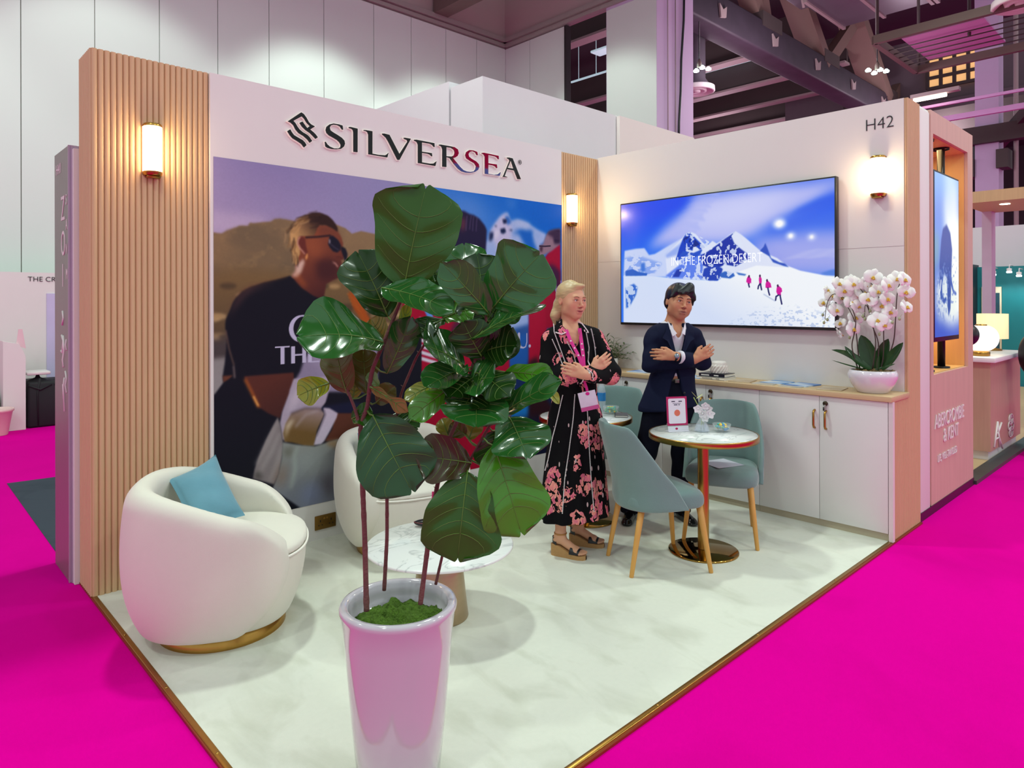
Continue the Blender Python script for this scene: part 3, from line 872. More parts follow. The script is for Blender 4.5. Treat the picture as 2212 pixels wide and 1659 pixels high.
# strip lights between the beams
M_STRIP = mat('strip_lens', '#dff4fb', .5, emit='#cfeefa', estr=.55)
for p, lab in (((18.0, 13.8, 9.9), 'pale blue lit roof strip just right of the column'), ((22.2, 12.5, 9.9), 'pale blue lit roof strip beside the truss chord'), ((21.3, 18.5, 9.7), 'lower lit roof strip seen through the gap in the pale partition'), ((20.6, 17.0, 10.2), 'upper lit roof strip seen through the gap in the pale partition')):
    tag(MB().box((p[0] - .25, p[1] - 1.1, p[2]), (p[0] + .25, p[1] + 1.1, p[2] + .08), .02).tube([(p[0], p[1], p[2] + .07), (p[0], p[1], 12.495)], .012, 6).build('strip_light', M_STRIP, origin=p), lab, 'lamp', 'roof strip lights')
tag(MB().box((22.8, 19.8, -.012), (59, 20.3, 9.0)).build('distant_bulkhead', M_PURP), 'lilac lit bulkhead wall in the distance beyond the column', 'wall')
# pendant lamps with LED clusters
M_LED = mat('led_dots', '#ffffff', .4, emit='#d8fff6', estr=14)
for (x, y, z), lab in (((13.03, 7.9, 6.52), 'hanging LED lamp close to the column\'s right edge'), ((15.93, 5.31, 6.5), 'hanging LED lamp in front of the truss, above the right wall')):
    t = thing('pendant_lamp', lab, 'lamp', (x, y, z), group='hanging LED cluster lamps')
    MB().tube([(x, y, z + .12), (x, y, z + 5.9)], .012, 6).build('cord', M_BLACK, t)
    MB().lathe([(0, z + .05), (.05, z + .05), (.05, z + .14), (.02, z + .22), (0, z + .22)], (x, y, 0), 16).build('housing', M_STEEL, t)
    for i in range(4):
        p = Vector((x, y, z)) + RT * (.13 * (i - 1.5)) + Vector((0, 0, (.02, -.04, .03, .0)[i]))
        MB().lathe([(0, -.015), (.055, -.01), (.06, .02), (.02, .06), (0, .06)], p, 14).build('led_dot', M_LED, t)
# round diffusers
for (x, y, z), r, lab in (((14.3, 8.75, 6.5), .42, 'round white ceiling diffuser beside the column'), ((14.1, 2.45, 6.5), .42, 'round white ceiling diffuser in the photo\'s top right corner')):
    t = thing('ceiling_diffuser', lab, 'air diffuser', (x, y, z))
    MB().lathe([(r, z + .10), (r * 1.02, z), (r * .92, z - .02), (r * .6, z + .10)], (x, y, 0), 40).lathe([(r * .6, z + .08), (r * .55, z), (r * .4, z), (r * .25, z + .08)], (x, y, 0), 40).lathe([(r * .25, z + .06), (r * .22, z - .01), (0, z - .01)], (x, y, 0), 32).build('cone_rings', M_WHITE, t)
    MB().lathe([(r * .8, z + .1), (r * .5, z + .3), (r * .5, 12.4)], (x, y, 0), 24).build('duct_drop', M_DUCT, t)
# rectangular ducts
t = thing('air_duct', 'large rectangular air duct with lilac lit underside crossing the top right', 'duct', (17, 6, 8.5))
MB().box((17.0, 5.2, 9.0), (19.4, 7.35, 10.1), .03).build('duct_body', M_DUCT, t)
MB().box((17.0, 2.9, 9.25), (19.4, 5.05, 10.5), .03).build('duct_body', M_DUCT, t)
for y in (5.06, 5.18, 6.3, 7.32):
    MB().box((16.95, y - .04, 8.95), (19.45, y + .04, 10.18)).build('flange', M_LIPS, t)
MB().box((17.0, 7.35, 9.3), (18.6, 7.95, 10.0), .03).build('branch_duct', M_DUCT, t)
bar('roof_pipe', 'pale pipe slanting beside the large duct', 'pipe', (17.2, 7.45, 8.95), (16.3, 7.25, 9.7), .06, .08, M_LIPS)
# steel frame holding a lilac sheet
t = thing('lighting_frame', 'brown steel frame around a lilac sheet hanging at the top right', 'frame', (15.2, 3.8, 6.5))
C4 = [(14.386,4.464,6.5),(13.946,3.132,6.5),(19.574,3.355,6.5),(16.422,4.253,6.5)]
fr = [(14.1, 4.75), (14.1, 2.1), (16.6, 2.1), (16.6, 4.75)]
for a, b in zip(fr, fr[1:] + fr[:1]):
    m = MB(); beam_between(m, (a[0], a[1], 6.55), (b[0], b[1], 6.55), .10, .16); m.build('frame_beam', M_STEEL, t)
MB().box((14.45, 3.05, 6.56), (16.1, 4.38, 6.60)).build('lilac_sheet', M_LILAC, t)
for x in (14.75, 15.05, 15.35, 15.65, 15.95):
    MB().tube([(x, 2.1, 6.5), (x, 4.75, 6.5)], .012, 6).build('thin_bar', M_STEELD, t)
for x, y in ((14.1, 4.7), (16.6, 4.7), (15.0, 3.4)):
    MB().tube([(x, y, 6.5), (x, y, 12.4)], .03, 6).build('hanger', M_STEELD, t)
# slatted deck to the right of the frame
for i in range(9):
    tag(MB().box((14.6 + .55 * i, -1.0, 7.2), (14.78 + .55 * i, 2.05, 7.4)).build('deck_slat', M_STEEL, origin=(14.7 + .55 * i, .5, 7.3)), 'narrow steel slat of the roof deck at the top right edge', 'slat', 'roof deck slats')
# catwalk with lit grilles behind the frame
t = thing('catwalk_wall', 'grey plant room wall with two lit grilles high above the totem', 'wall', (26, 6.5, 9))
MB().box((26, 4.2, 8.2), (26.3, 12, 10.4)).box((25.6, 2, 7.7), (26.3, 14, 8.1)).build('wall_sheet', mat('plant_room_grey', '#6c6168', .8), t)
M_WARM = mat('warm_glow', '#f4c98a', .6, emit='#f0b878', estr=.8)
for y0, y1, z0, z1, m in ((5.5, 7.05, 8.6, 10.0, M_WARM), (8.6, 9.7, 8.5, 10.2, mat('dim_warm', '#a87c6a', .8, emit='#c08870', estr=.25))):
    g = MB().box((25.9, y0, z0), (25.99, y1, z1)).build('lit_opening', m, t)
    mb = MB()
    for k in range(5): mb.box((25.8, y0 + (y1 - y0) * k / 4 - .05, z0), (25.88, y0 + (y1 - y0) * k / 4 + .05, z1))
    for k in range(5): mb.box((25.78, y0, z0 + (z1 - z0) * k / 4 - .05), (25.86, y1, z0 + (z1 - z0) * k / 4 + .05))
    mb.build('grille', M_STEELD, g)
bar('long_pipe', 'upper pale lilac pipe running above the totem to the right edge', 'pipe', (17.6, 5.1, 5.95), (17.6, -1, 5.95), .06, .06, M_LILAC)
bar('long_pipe', 'lower lilac lit rail running above the totem to the right edge', 'pipe', (18.2, 5.6, 5.75), (18.2, -1, 5.75), .10, .12, M_LILAC)
t = thing('tube_lamp', 'glowing warm white tube lamp above the totem', 'lamp', (17.3, 4.6, 6.1))
MB().tube([(17.3, 5.0, 6.08), (17.3, 4.35, 6.08)], .045, 10).build('tube', mat('tube_glow', '#fff4e0', .4, emit='#fff0dc', estr=5), t)
MB().box((17.22, 4.1, 6.12), (17.38, 5.05, 6.20)).build('fitting', M_LIPS, t)
for (a, b, w, lab) in (((20, 5.2, 5.6), (20, -1, 5.6), .3, 'dark steel beam behind the lilac rail at the right edge'), ((22, 4.6, 5.4), (16.5, 1.6, 6.6), .2, 'slanting steel beam at the right edge above the portal'), ((24, 8, 7.0), (24, -1, 7.0), .5, 'wide steel beam across the upper right behind the frame'), ((12.5, 12.5, 11.2), (40, 12.5, 11.2), .5, 'far roof girder high behind the truss')):
    bar('roof_girder', lab, 'beam', a, b, w, w * 1.4, M_STEELD)
t = thing('lilac_column', 'lilac lit column with brackets rising behind the totem at the right edge', 'column', (20, 4.3, 0))
MB().box((20, 3.93, -.012), (20.5, 4.42, 12.5)).build('shaft', M_PURP, t)
for z, y in ((4.75, 4.55), (4.9, 3.85)):
    MB().box((19.9, y - .12, z - .15), (20.4, y + .12, z + .3)).build('bracket', M_STEELD, t)
tag(MB().tube([(20.2, 3.62, -.012), (20.2, 3.62, 12.5)], .05, 8).build('vertical_pipe', M_LIPS), 'thin vertical pipe beside the lilac column at the right edge', 'pipe')
# cable on the tall column, and the beam stub at the top
tag(MB().tube([(11.60, 7.34, 8.6), (11.55, 7.34, 7.0), (11.46, 7.34, 6.2), (11.44, 7.34, 5.6), (11.38, 7.34, 5.0), (11.37, 7.35, 4.2)], .022, 8).build('hanging_cable', M_BLACK), 'black cable hanging down the lilac side of the tall column', 'cable')
tag(MB().tube([(11.28, 7.35, 7.5), (11.28, 7.35, 3.8)], .010, 6).tube([(11.28, 7.35, 7.5), (11.1, 7.35, 7.5), (11.02, 7.35, 7.5), (11.02, 7.35, 4.2)], .010, 6).build('conduit', M_LIPS), 'thin conduit lines on the lilac side of the tall column', 'conduit')
tag(MB().box((8.6, 8.4, 7.55), (8.95, 11.45, 8.1)).build('beam_stub', M_STEEL), 'grey steel beam stub projecting at the top over the pale partition', 'beam')
# unseen glowing banner, added behind the viewer for the glossy sign letters to mirror
t = thing('reflection_banner', 'unseen red and blue glowing banner, added for the sign letters to mirror', 'banner', (13.6, -8, 5))
MB().box((12.9, -8.05, 5.72), (14.85, -8.0, 7.6)).build('red_field', mat('banner_red', '#c2104e', .6, emit='#d0124e', estr=9), t)
MB().box((12.9, -8.05, 4.9), (14.85, -8.0, 5.72)).build('blue_field', mat('banner_blue', '#7d88e6', .6, emit='#7d88e6', estr=7), t)

# ================================================================== sign letters
M_GLOSS = mat('gloss_black_acrylic', '#0a080a', 0.03, var=.0, spec=0.38)
M_RIM = mat('lit_acrylic_rim', '#fff6ec', .4, emit='#fff0e0', estr=.15)
def grow(poly, d):
    n = len(poly); A = sum(poly[i - 1][0] * poly[i][1] - poly[i][0] * poly[i - 1][1] for i in range(n)) / 2
    s = 1 if A > 0 else -1
    out = []
    for i in range(n):
        p0 = np.array(poly[i - 1]); p = np.array(poly[i]); p1 = np.array(poly[(i + 1) % n])
        e0 = p - p0; e1 = p1 - p
        n0 = np.array([e0[1], -e0[0]]) / (np.linalg.norm(e0) + 1e-9); n1 = np.array([e1[1], -e1[0]]) / (np.linalg.norm(e1) + 1e-9)
        m = n0 + n1; L = np.linalg.norm(m); m = m / (L + 1e-9); k = min(2.0, 1 / max(.35, (m @ n0)))
        out.append(tuple(p + s * m * d * k))
    return out
SIGN = thing('wall_sign', 'glossy black SILVERSEA letters with an emblem across the white wall header', 'sign', (2.98, 4.10, 2.66))
def sign_piece(name, polys, holes=()):
    a = MB(); b = MB()
    for p in polys:
        h = list(holes)
        a.prism(grow(p, .0042), lambda u, v, w: (u, 4.104 - w, v), .013, 0, [grow(q, -.0042) for q in h])
        b.prism(p, lambda u, v, w: (u, 4.091 - w, v), .004, 0, h)
    r = a.build(name, M_RIM, SIGN, label='pale lit rim of a letter' if name == 'letter' else None)
    b.build('black_face', M_GLOSS, r, label='glossy black face')
E1 = [(1.93,2.685),(2.02,2.758),(2.038,2.75),(2.056,2.73),(2.072,2.705),(2.088,2.693),(2.115,2.684),(2.081,2.659),(2.1,2.648),(2.117,2.636),(2.135,2.617),(2.118,2.604),(2.1,2.619),(2.078,2.636),(2.048,2.65),(2.024,2.668),(2.008,2.689),(2.028,2.701),(2.042,2.685),(2.06,2.665),(2.079,2.68),(2.056,2.698),(2.04,2.72),(2.024,2.733),(1.967,2.694),(1.98,2.683),(1.994,2.663),(2.008,2.647),(2.032,2.632),(2.06,2.622),(2.076,2.61),(2.095,2.587),(2.078,2.573),(2.06,2.592),(2.032,2.61),(2,2.623),(1.98,2.642),(1.967,2.666),(1.949,2.679)]
E2 = [(1.926,2.622),(1.946,2.637),(1.957,2.62),(1.972,2.604),(2,2.593),(2.028,2.583),(2.044,2.571),(2.056,2.554),(2.038,2.536),(2.02,2.556),(1.992,2.57),(1.96,2.583),(1.943,2.599)]
sign_piece('emblem_ribbon', [E1]); sign_piece('emblem_wave', [E2])
sign_piece('letter', [[(2.318,2.698),(2.314,2.725),(2.286,2.728),(2.247,2.727),(2.217,2.715),(2.196,2.696),(2.19,2.674),(2.196,2.656),(2.213,2.643),(2.242,2.633),(2.272,2.622),(2.29,2.609),(2.3,2.594),(2.298,2.578),(2.281,2.567),(2.251,2.563),(2.221,2.57),(2.202,2.582),(2.191,2.597),(2.184,2.596),(2.188,2.566),(2.204,2.559),(2.234,2.556),(2.268,2.559),(2.303,2.568),(2.324,2.586),(2.332,2.606),(2.327,2.627),(2.307,2.643),(2.277,2.656),(2.247,2.667),(2.225,2.678),(2.22,2.695),(2.228,2.71),(2.247,2.719),(2.273,2.721),(2.294,2.715),(2.309,2.697)]])
sign_piece('letter', [[(2.36,2.723),(2.375,2.726),(2.428,2.724),(2.427,2.563),(2.395,2.562),(2.395,2.693),(2.391,2.708),(2.38,2.715),(2.361,2.717)]])
sign_piece('letter', [[(2.475,2.723),(2.491,2.725),(2.544,2.726),(2.543,2.571),(2.593,2.57),(2.645,2.574),(2.661,2.584),(2.674,2.597),(2.664,2.562),(2.511,2.562),(2.511,2.697),(2.504,2.712),(2.493,2.718),(2.475,2.718)]])
sign_piece('letter', [[(2.622,2.723),(2.64,2.726),(2.682,2.724),(2.765,2.601),(2.834,2.7),(2.83,2.711),(2.804,2.716),(2.802,2.723),(2.814,2.725),(2.865,2.726),(2.766,2.559),(2.748,2.557),(2.67,2.677),(2.651,2.7),(2.622,2.717)]])
sign_piece('letter', [[(2.892,2.723),(2.913,2.727),(3.076,2.727),(3.078,2.698),(3.069,2.698),(3.055,2.711),(3.033,2.716),(2.962,2.715),(2.962,2.647),(3.021,2.649),(3.052,2.649),(3.056,2.626),(3.046,2.625),(3.038,2.634),(3.016,2.639),(2.962,2.638),(2.962,2.569),(3.032,2.569),(3.066,2.574),(3.095,2.596),(3.084,2.558),(2.926,2.559),(2.926,2.693),(2.918,2.707),(2.907,2.714),(2.892,2.716)]])
sign_piece('letter', [[(3.117,2.722),(3.134,2.726),(3.22,2.727),(3.267,2.727),(3.3,2.714),(3.308,2.687),(3.297,2.664),(3.273,2.648),(3.252,2.641),(3.285,2.614),(3.32,2.584),(3.354,2.563),(3.387,2.557),(3.424,2.558),(3.458,2.567),(3.476,2.586),(3.481,2.61),(3.464,2.63),(3.421,2.643),(3.382,2.658),(3.372,2.68),(3.382,2.706),(3.412,2.726),(3.455,2.73),(3.494,2.724),(3.5,2.699),(3.49,2.697),(3.472,2.718),(3.444,2.722),(3.418,2.713),(3.404,2.694),(3.41,2.675),(3.437,2.662),(3.483,2.648),(3.51,2.63),(3.515,2.607),(3.503,2.584),(3.473,2.565),(3.427,2.551),(3.375,2.546),(3.332,2.551),(3.297,2.568),(3.258,2.599),(3.22,2.636),(3.188,2.64),(3.188,2.564),(3.149,2.562),(3.15,2.691),(3.142,2.71),(3.131,2.716),(3.117,2.717)]],
           [[(3.188,2.715),(3.232,2.716),(3.26,2.705),(3.268,2.686),(3.261,2.664),(3.238,2.651),(3.188,2.646)]])
sign_piece('letter', [[(3.54,2.723),(3.562,2.728),(3.721,2.726),(3.724,2.699),(3.715,2.698),(3.701,2.711),(3.678,2.716),(3.61,2.717),(3.61,2.651),(3.658,2.652),(3.701,2.654),(3.706,2.625),(3.694,2.624),(3.685,2.635),(3.658,2.64),(3.61,2.64),(3.609,2.567),(3.671,2.566),(3.711,2.575),(3.744,2.598),(3.732,2.565),(3.573,2.562),(3.573,2.697),(3.565,2.71),(3.552,2.717),(3.54,2.719)]])
sign_piece('letter', [[(3.812,2.725),(3.836,2.729),(3.877,2.728),(3.972,2.567),(3.932,2.563),(3.894,2.63),(3.815,2.63),(3.788,2.572),(3.821,2.566),(3.764,2.561),(3.776,2.578),(3.842,2.703),(3.834,2.715),(3.815,2.719)]], [[(3.856,2.708),(3.887,2.644),(3.822,2.643)]])
rc = [(3.972,2.711)][0]
mb = MB().tube([(rc[0] + .0165 * math.cos(w * PI / 12), 4.098, rc[1] + .0165 * math.sin(w * PI / 12)) for w in range(25)], .0022, 6)
text_mb(mb, 'R', lambda u, v, w: (rc[0] - .007 + u, 4.100 - w, rc[1] - .008 + v), .024, .003)
mb.build('registered_mark', M_BLACK, SIGN)
tag(text_mb(MB(), 'H42', lambda u, v, w: (5.099 - w, 1.783 - u, 2.735 + v), .118, .003, sx=.94, thin=.0022).build('stand_number', M_BLACK), 'black stand number H42 at the top right of the right wall', 'sign')

# ================================================================== mural
C = Canvas(1.479, 4.489, .2355, 2.401, 760, 544, '#9b90ba')
C.grad(None, '#b9a9c8', '#8f86b6', (1.6, 1.7), (1.9, 2.4))
C.grad([(2.186,2.618),(4.502,2.992),(4.497,1.346),(1.868,1.411)], '#a49fc4', '#8a8fc0', (2.2, 2.0), (3.2, 2.3), .25, .6)
C.poly([(1.461,2.095),(1.499,2.075),(1.55,2.076),(1.593,2.067),(1.641,2.079),(1.681,2.067),(1.76,2.069),(1.824,2.045),(1.657,1.952),(1.461,1.947)], '#c3b3cf', .03, .8)
mt = [(1.423,1.955),(1.462,1.957),(1.526,1.954),(1.55,1.97),(1.577,1.981),(1.613,1.996),(1.63,2.007),(1.681,2.008),(1.694,2.03),(1.718,2.028),(1.747,2.034),(1.78,2.04),(1.825,2.047),(1.848,2.064),(1.88,2.07),(1.933,2.067),(1.973,2.063),(2.055,2.04),(2.185,2.071),(2.283,2.06),(2.341,2.043),(2.39,2.009),(2.461,2.032),(2.582,2.018),(2.762,1.99),(3.006,2.025),(3.005,1.383),(1.421,1.261)]
C.grad(mt, '#7d6648', '#8d7454', (1.7, 1.4), (1.7, 2.0), .004)
n = C.noise(.25, .14, 4, 3); n2 = C.noise(.05, .04, 3, 8)
M1 = C.mask(mt, .01)
C.fill(M1 * np.clip((n - .45) * 3, 0, 1), '#6e5f4a', .7); C.fill(M1 * np.clip((n2 - .55) * 3, 0, 1), '#9c8058', .45)
# rocky field
fld = [(1.422,1.722),(1.637,1.75),(1.991,1.732),(2.251,1.708),(2.534,1.762),(3.006,1.759),(3.004,1.109),(1.421,1.18)]
C.grad(fld, '#5b4a38', '#7b6240', (1.7, 1.3), (1.7, 1.68), .03)
rs = np.random.RandomState(5)
for i in range(90):
    a = 1.46 + rs.rand() * 1.7; b = 1.30 + rs.rand() ** 1.3 * .36; w = .02 + .035 * rs.rand()
    C.poly([(a + w * math.cos(t) * 1.3, b + w * .5 * math.sin(t)) for t in np.linspace(0, 6.28, 10)[:-1]], ['#c2a06c', '#a98a5c', '#d2b482', '#4a3c2e', '#3e362c'][i % 5], .008, .7)
C.poly([(1.422,1.328),(1.581,1.349),(1.75,1.3),(1.749,1.13),(1.421,1.154)], '#4a4346', .03, .9)
C.poly([(1.421,1.213),(1.581,1.225),(1.636,1.055),(1.499,0.958),(1.421,0.939)], '#94908f', .012, .95)
# ---- right hand picture: blue sky, peak, red parkas
sk = [(3.02, 2.41), (4.5, 2.41), (4.5, .2), (3.02, .2)]
C.grad(sk, '#6f9be2', '#0c68cf', (3.6, 1.75), (3.9, 2.38))
C.poly([(3.244,2.334),(3.443,2.339),(3.611,2.27),(3.582,2.177),(3.309,2.238)], '#6a98e0', .08, .7)
C.poly([(3.804,2.38),(3.941,2.383),(3.906,2.329),(3.845,2.335)], '#5a8fdc', .03, .7)
ice = [(3.581,2.017),(3.61,2.034),(3.624,2.083),(3.653,2.128),(3.697,2.18),(3.748,2.238),(3.8,2.27),(3.834,2.281),(3.849,2.252),(3.868,2.215),(3.952,2.23),(4.07,2.209),(4.191,2.16),(4.291,2.133),(4.274,2.068),(4.215,2.03),(4.223,1.915),(4.108,1.489),(3.58,1.494)]
C.grad(ice, '#7ea5e4', '#a9bdea', (3.7, 1.6), (3.7, 2.05), .012)
for pts, c, s in (([(3.646,2.106),(3.697,2.175),(3.756,2.234),(3.815,2.266),(3.841,2.197),(3.875,2.172),(3.867,2),(3.882,1.934),(3.696,1.893),(3.725,1.981),(3.682,2.038)], '#cbc6e6', .02),
                  ([(3.875,2.105),(3.96,2.111),(4.022,2.03),(4.101,1.944),(4.207,1.914),(4.166,2.004),(4.134,2.059),(4.126,2.15),(3.991,2.163)], '#1766c9', .02),
                  ([(3.898,2.218),(3.991,2.225),(4.102,2.2),(4.054,2.157),(3.952,2.172)], '#b5c6ec', .02), ([(4.118,2.115),(4.191,2.143),(4.224,2.099),(4.175,2.079)], '#9fb9ea', .015),
                  ([(3.8,2.248),(3.845,2.247),(3.875,2.199),(3.83,2.174)], '#2f6ac0', .012), ([(3.774,2.219),(3.823,2.223),(3.822,2.19),(3.785,2.181)], '#141f4a', .008),
                  ([(3.748,2.135),(3.8,2.15),(3.815,2.118),(3.785,2.099),(3.755,2.105)], '#16234c', .008), ([(3.631,2.1),(3.675,2.108),(3.678,2.065),(3.646,2.031),(3.628,2.035)], '#1a2650', .01),
                  ([(3.686,2.158),(3.711,2.165),(3.708,2.148)], '#24335e', .006), ([(3.792,2.001),(3.86,2.005),(3.852,1.991),(3.799,1.988)], '#24335e', .008), ([(3.841,2.136),(3.883,2.144),(3.883,2.128)], '#203060', .008),
                  ([(3.697,2.126),(3.748,2.124),(3.718,2.057),(3.678,2.054)], '#dcd8ee', .012)):
    C.poly(pts, c, s)
# dark lower blue
C.grad([(2.922,1.655),(4.498,1.675),(4.491,-0.298),(2.836,-0.016)], '#152a5e', '#3f78d0', (3.9, .9), (3.9, 1.6), .03)
C.poly([(3.859,1.552),(4.074,1.571),(4.074,1.356),(3.796,1.306)], '#9fb6ea', .015)
C.poly([(3.745,1.281),(4.073,1.278),(4.072,1.004),(3.643,0.995)], '#1d5fb8', .02, .8)
C.poly([(3.768,0.684),(4.071,0.691),(4.115,0.548),(3.794,0.56)], '#1c7ed6', .01)
# woman in red at the centre (mostly behind the plant)
C.poly([(2.821,1.72),(3.006,1.759),(3.266,1.588),(3.644,1.367),(3.847,1.133),(3.87,0.215),(3.791,-0.075),(2.757,0.067),(2.76,1.19)], '#a60a30', .006)
C.poly([(3.288,1.411),(3.403,1.373),(3.45,1.154),(3.176,1.238)], '#3a2440', .02, .8)
for k in range(6):
    C.poly([(2.942,1.438),(2.996,1.417),(3.081,1.312),(3.046,1.227)] if k == 0 else [(p[0] + .0, p[1] - .045 * k) for p in [(2.913,1.385),(3.111,1.324),(3.089,1.304),(2.897,1.362)]], '#dcd6e6' if k != 0 else '#d8d2e6', .003)
C.poly([(2.984,1.492),(3.039,1.505),(3.098,1.38),(3.072,1.339)], '#5f93dc', .004)
C.poly([(2.682,1.162),(2.921,1.165),(2.941,0.91),(2.682,0.9)], '#4a4658', .02)
C.poly([(3.218,2.194),(3.276,2.23),(3.332,2.248),(3.375,2.249),(3.423,2.232),(3.47,2.226),(3.526,2.204),(3.582,2.155),(3.604,2.119),(3.599,2.028),(3.59,1.926),(3.553,1.903),(3.476,1.916),(3.375,1.963),(3.217,1.904)], '#211a3c', .008)
C.poly([(3.342,2.194),(3.382,2.192),(3.375,2.109),(3.342,2.086)], '#8a3f48', .02, .8)
for (q, r, s_) in ((400, 330, 470), (440, 340, 640), (330, 320, 450), (500, 400, 560)):
    C.line([(3.443,2.218),(3.433,2.165),(3.426,2.112)] if q == 400 else [(a + (q - 400) / 6.912 * .0042, b) for a, b in [(3.443,2.213),(3.436,2.16),(3.432,2.102)]], .008, '#6d5a80', .005, .6)
# man at the right edge, red hood
C.poly([(4.47,2.061),(4.392,2.028),(4.307,1.965),(4.265,1.916),(4.273,1.865),(4.307,1.848),(4.214,1.488),(4.188,1.316),(4.477,1.308)], '#aa0830', .006)
C.poly([(4.324,1.872),(4.392,1.863),(4.47,1.812),(4.469,1.64),(4.323,1.645),(4.247,1.673)], '#45163c', .02)
C.poly([(4.291,2.127),(4.325,2.158),(4.393,2.178),(4.471,2.189),(4.47,2.055),(4.366,1.991),(4.273,1.952),(4.19,1.928),(4.207,2.029),(4.249,2.043)], '#9a7886', .006)
C.poly([(4.299,2.133),(4.333,2.16),(4.393,2.178),(4.471,2.189),(4.47,2.058),(4.392,2.051),(4.375,2.109)], '#33203a', .012)
C.line([(4.207,2.023),(4.274,2.024),(4.341,2.031)], .012, '#2a1c30'); C.poly([(4.211,2.018),(4.249,2.023),(4.24,1.973),(4.211,1.978)], '#4a3040', .006)
for k in range(5): C.line([(a, b - .014 * k) for a, b in [(4.333,2.147),(4.393,2.157),(4.466,2.153)]], .006, '#6a5068', .003, .6)
C.poly([(4.075,1.669),(4.26,1.552),(4.3,1.27),(4.201,0.955),(4.071,0.73)], '#b20a34', .006)
C.poly([(4.072,1.043),(4.173,1.076),(4.286,0.708),(4.457,0.528),(4.456,0.078),(4.004,0.154),(4.071,0.651)], '#33131f', .02)
C.grad([(3.742,0.593),(4.457,0.528),(4.455,0.037),(3.741,0.086)], '#131a3c', '#1b2a5c', (4, .5), (4, .9), .03)
# ---- left hand picture: man in a black tee
C.poly([(1.949,1.714),(1.859,1.689),(1.78,1.67),(1.699,1.642),(1.646,1.615),(1.611,1.58),(1.589,1.545),(1.574,1.507),(1.559,1.472),(1.546,1.438),(1.544,1.404),(1.546,1.382),(1.553,1.335),(1.55,1.275),(1.541,1.189),(1.529,1.113),(1.533,1.074),(1.462,0.983),(1.417,0.945),(1.415,0.274),(2.96,-0.073),(2.964,1.312),(2.338,1.431),(2.253,1.524),(2.179,1.591)], '#151622', .003)
C.poly([(1.529,1.113),(1.592,1.113),(1.562,1.089),(1.533,1.074)], '#6a3d2e', .004)
C.line([(1.93,1.708),(1.859,1.688),(1.78,1.669),(1.699,1.641),(1.646,1.614),(1.611,1.579)], .006, '#7a5030', .006, .8)
C.poly([(1.694,1.638),(1.659,1.615),(1.619,1.576),(1.589,1.524),(1.567,1.455),(1.559,1.36),(1.565,1.446),(1.597,1.506),(1.659,1.585),(1.721,1.625),(1.803,1.652),(1.859,1.671)], '#6b4540', .02, .75)
C.line([(1.548,1.378),(1.556,1.335),(1.567,1.27),(1.582,1.217),(1.595,1.173)], .008, '#8a6a58', .004, .7)
C.line([(1.593,1.164),(1.596,1.134),(1.599,1.099)], .012, '#7a6a68', .004, .8)
# head
face = [(2.002,1.967),(2.057,1.977),(2.127,2.05),(2.213,2.054),(2.283,2.018),(2.313,1.976),(2.324,1.937),(2.32,1.913),(2.339,1.887),(2.337,1.85),(2.32,1.832),(2.308,1.828),(2.314,1.812),(2.31,1.785),(2.295,1.764),(2.29,1.747),(2.296,1.727),(2.286,1.707),(2.241,1.689),(2.198,1.665),(2.187,1.599),(2.169,1.566),(2.105,1.589),(2.029,1.637),(1.958,1.711),(1.988,1.745),(1.985,1.784),(2.009,1.855)]
C.grad(face, '#4a2426', '#8c4a32', (2.26, 1.62), (2.08, 1.93), .003)
C.poly([(2.057,1.954),(2.127,1.952),(2.177,1.895),(2.159,1.845),(2.085,1.842),(2.057,1.889)], '#9a5336', .03, .8)
C.poly([(2.127,1.811),(2.213,1.838),(2.286,1.807),(2.289,1.727),(2.241,1.693),(2.148,1.691),(2.126,1.746)], '#432226', .025, .85)
C.poly([(2.141,2.044),(2.213,2.053),(2.283,2.015),(2.313,1.973),(2.228,1.991),(2.148,1.979)], '#6e3c30', .02, .8)
C.poly([(1.988,1.777),(2.039,1.827),(2.048,1.802),(2.027,1.743),(2,1.704),(1.959,1.711),(1.985,1.745)], '#d8b6a4', .008)
C.poly([(1.981,1.713),(2.002,1.733),(2.025,1.701),(2.07,1.647),(2.036,1.647)], '#a4542c', .015, .8)
hair = [(1.948,1.992),(1.955,2.011),(1.979,2.039),(1.989,2.065),(2.013,2.086),(2.057,2.109),(2.099,2.126),(2.131,2.131),(2.17,2.128),(2.213,2.116),(2.243,2.095),(2.268,2.067),(2.283,2.041),(2.285,2.013),(2.242,2.035),(2.199,2.052),(2.152,2.05),(2.138,2.034),(2.127,2.004),(2.113,1.977),(2.057,1.972),(2.012,1.971),(2,1.947),(2.002,1.919),(2.016,1.887),(2.016,1.855),(2.002,1.829),(2.009,1.807),(1.985,1.782),(1.975,1.805),(1.965,1.853),(1.955,1.916),(1.948,1.963)]
C.grad(hair, '#c79a62', '#33201e', (2.03, 1.92), (2.17, 2.04), .003)
hm = C.mask(hair, .004)
rs = np.random.RandomState(9)
for i in range(70):
    u = rs.rand(); w0 = [(1.968,1.949),(1.996,2.04),(2.071,2.088),(2.149,2.097),(1.982,1.854)]
    a0, b0 = w0[i % 5]; a0 += rs.randn() * .012; b0 += rs.randn() * .018
    d = [(-.008, -.05), (-.03, -.035), (-.05, -.02), (-.05, -.015), (.004, -.05)][i % 5]
    L = C.line([(a0, b0), (a0 + d[0] * .6 + .004, b0 + d[1] * .6), (a0 + d[0] * 1.2, b0 + d[1] * 1.2)], .004 + .003 * u, ['#e0b478', '#4a2e1c', '#c99a5e', '#2a1a18'][i % 4] if i % 5 != 3 else ['#2a1a1c', '#4a3028'][i % 2], .002, .75)
ear = [(2,1.919),(2.003,1.944),(2.016,1.963),(2.036,1.967),(2.052,1.954),(2.059,1.902),(2.071,1.858),(2.067,1.83),(2.052,1.844),(2.026,1.878)]
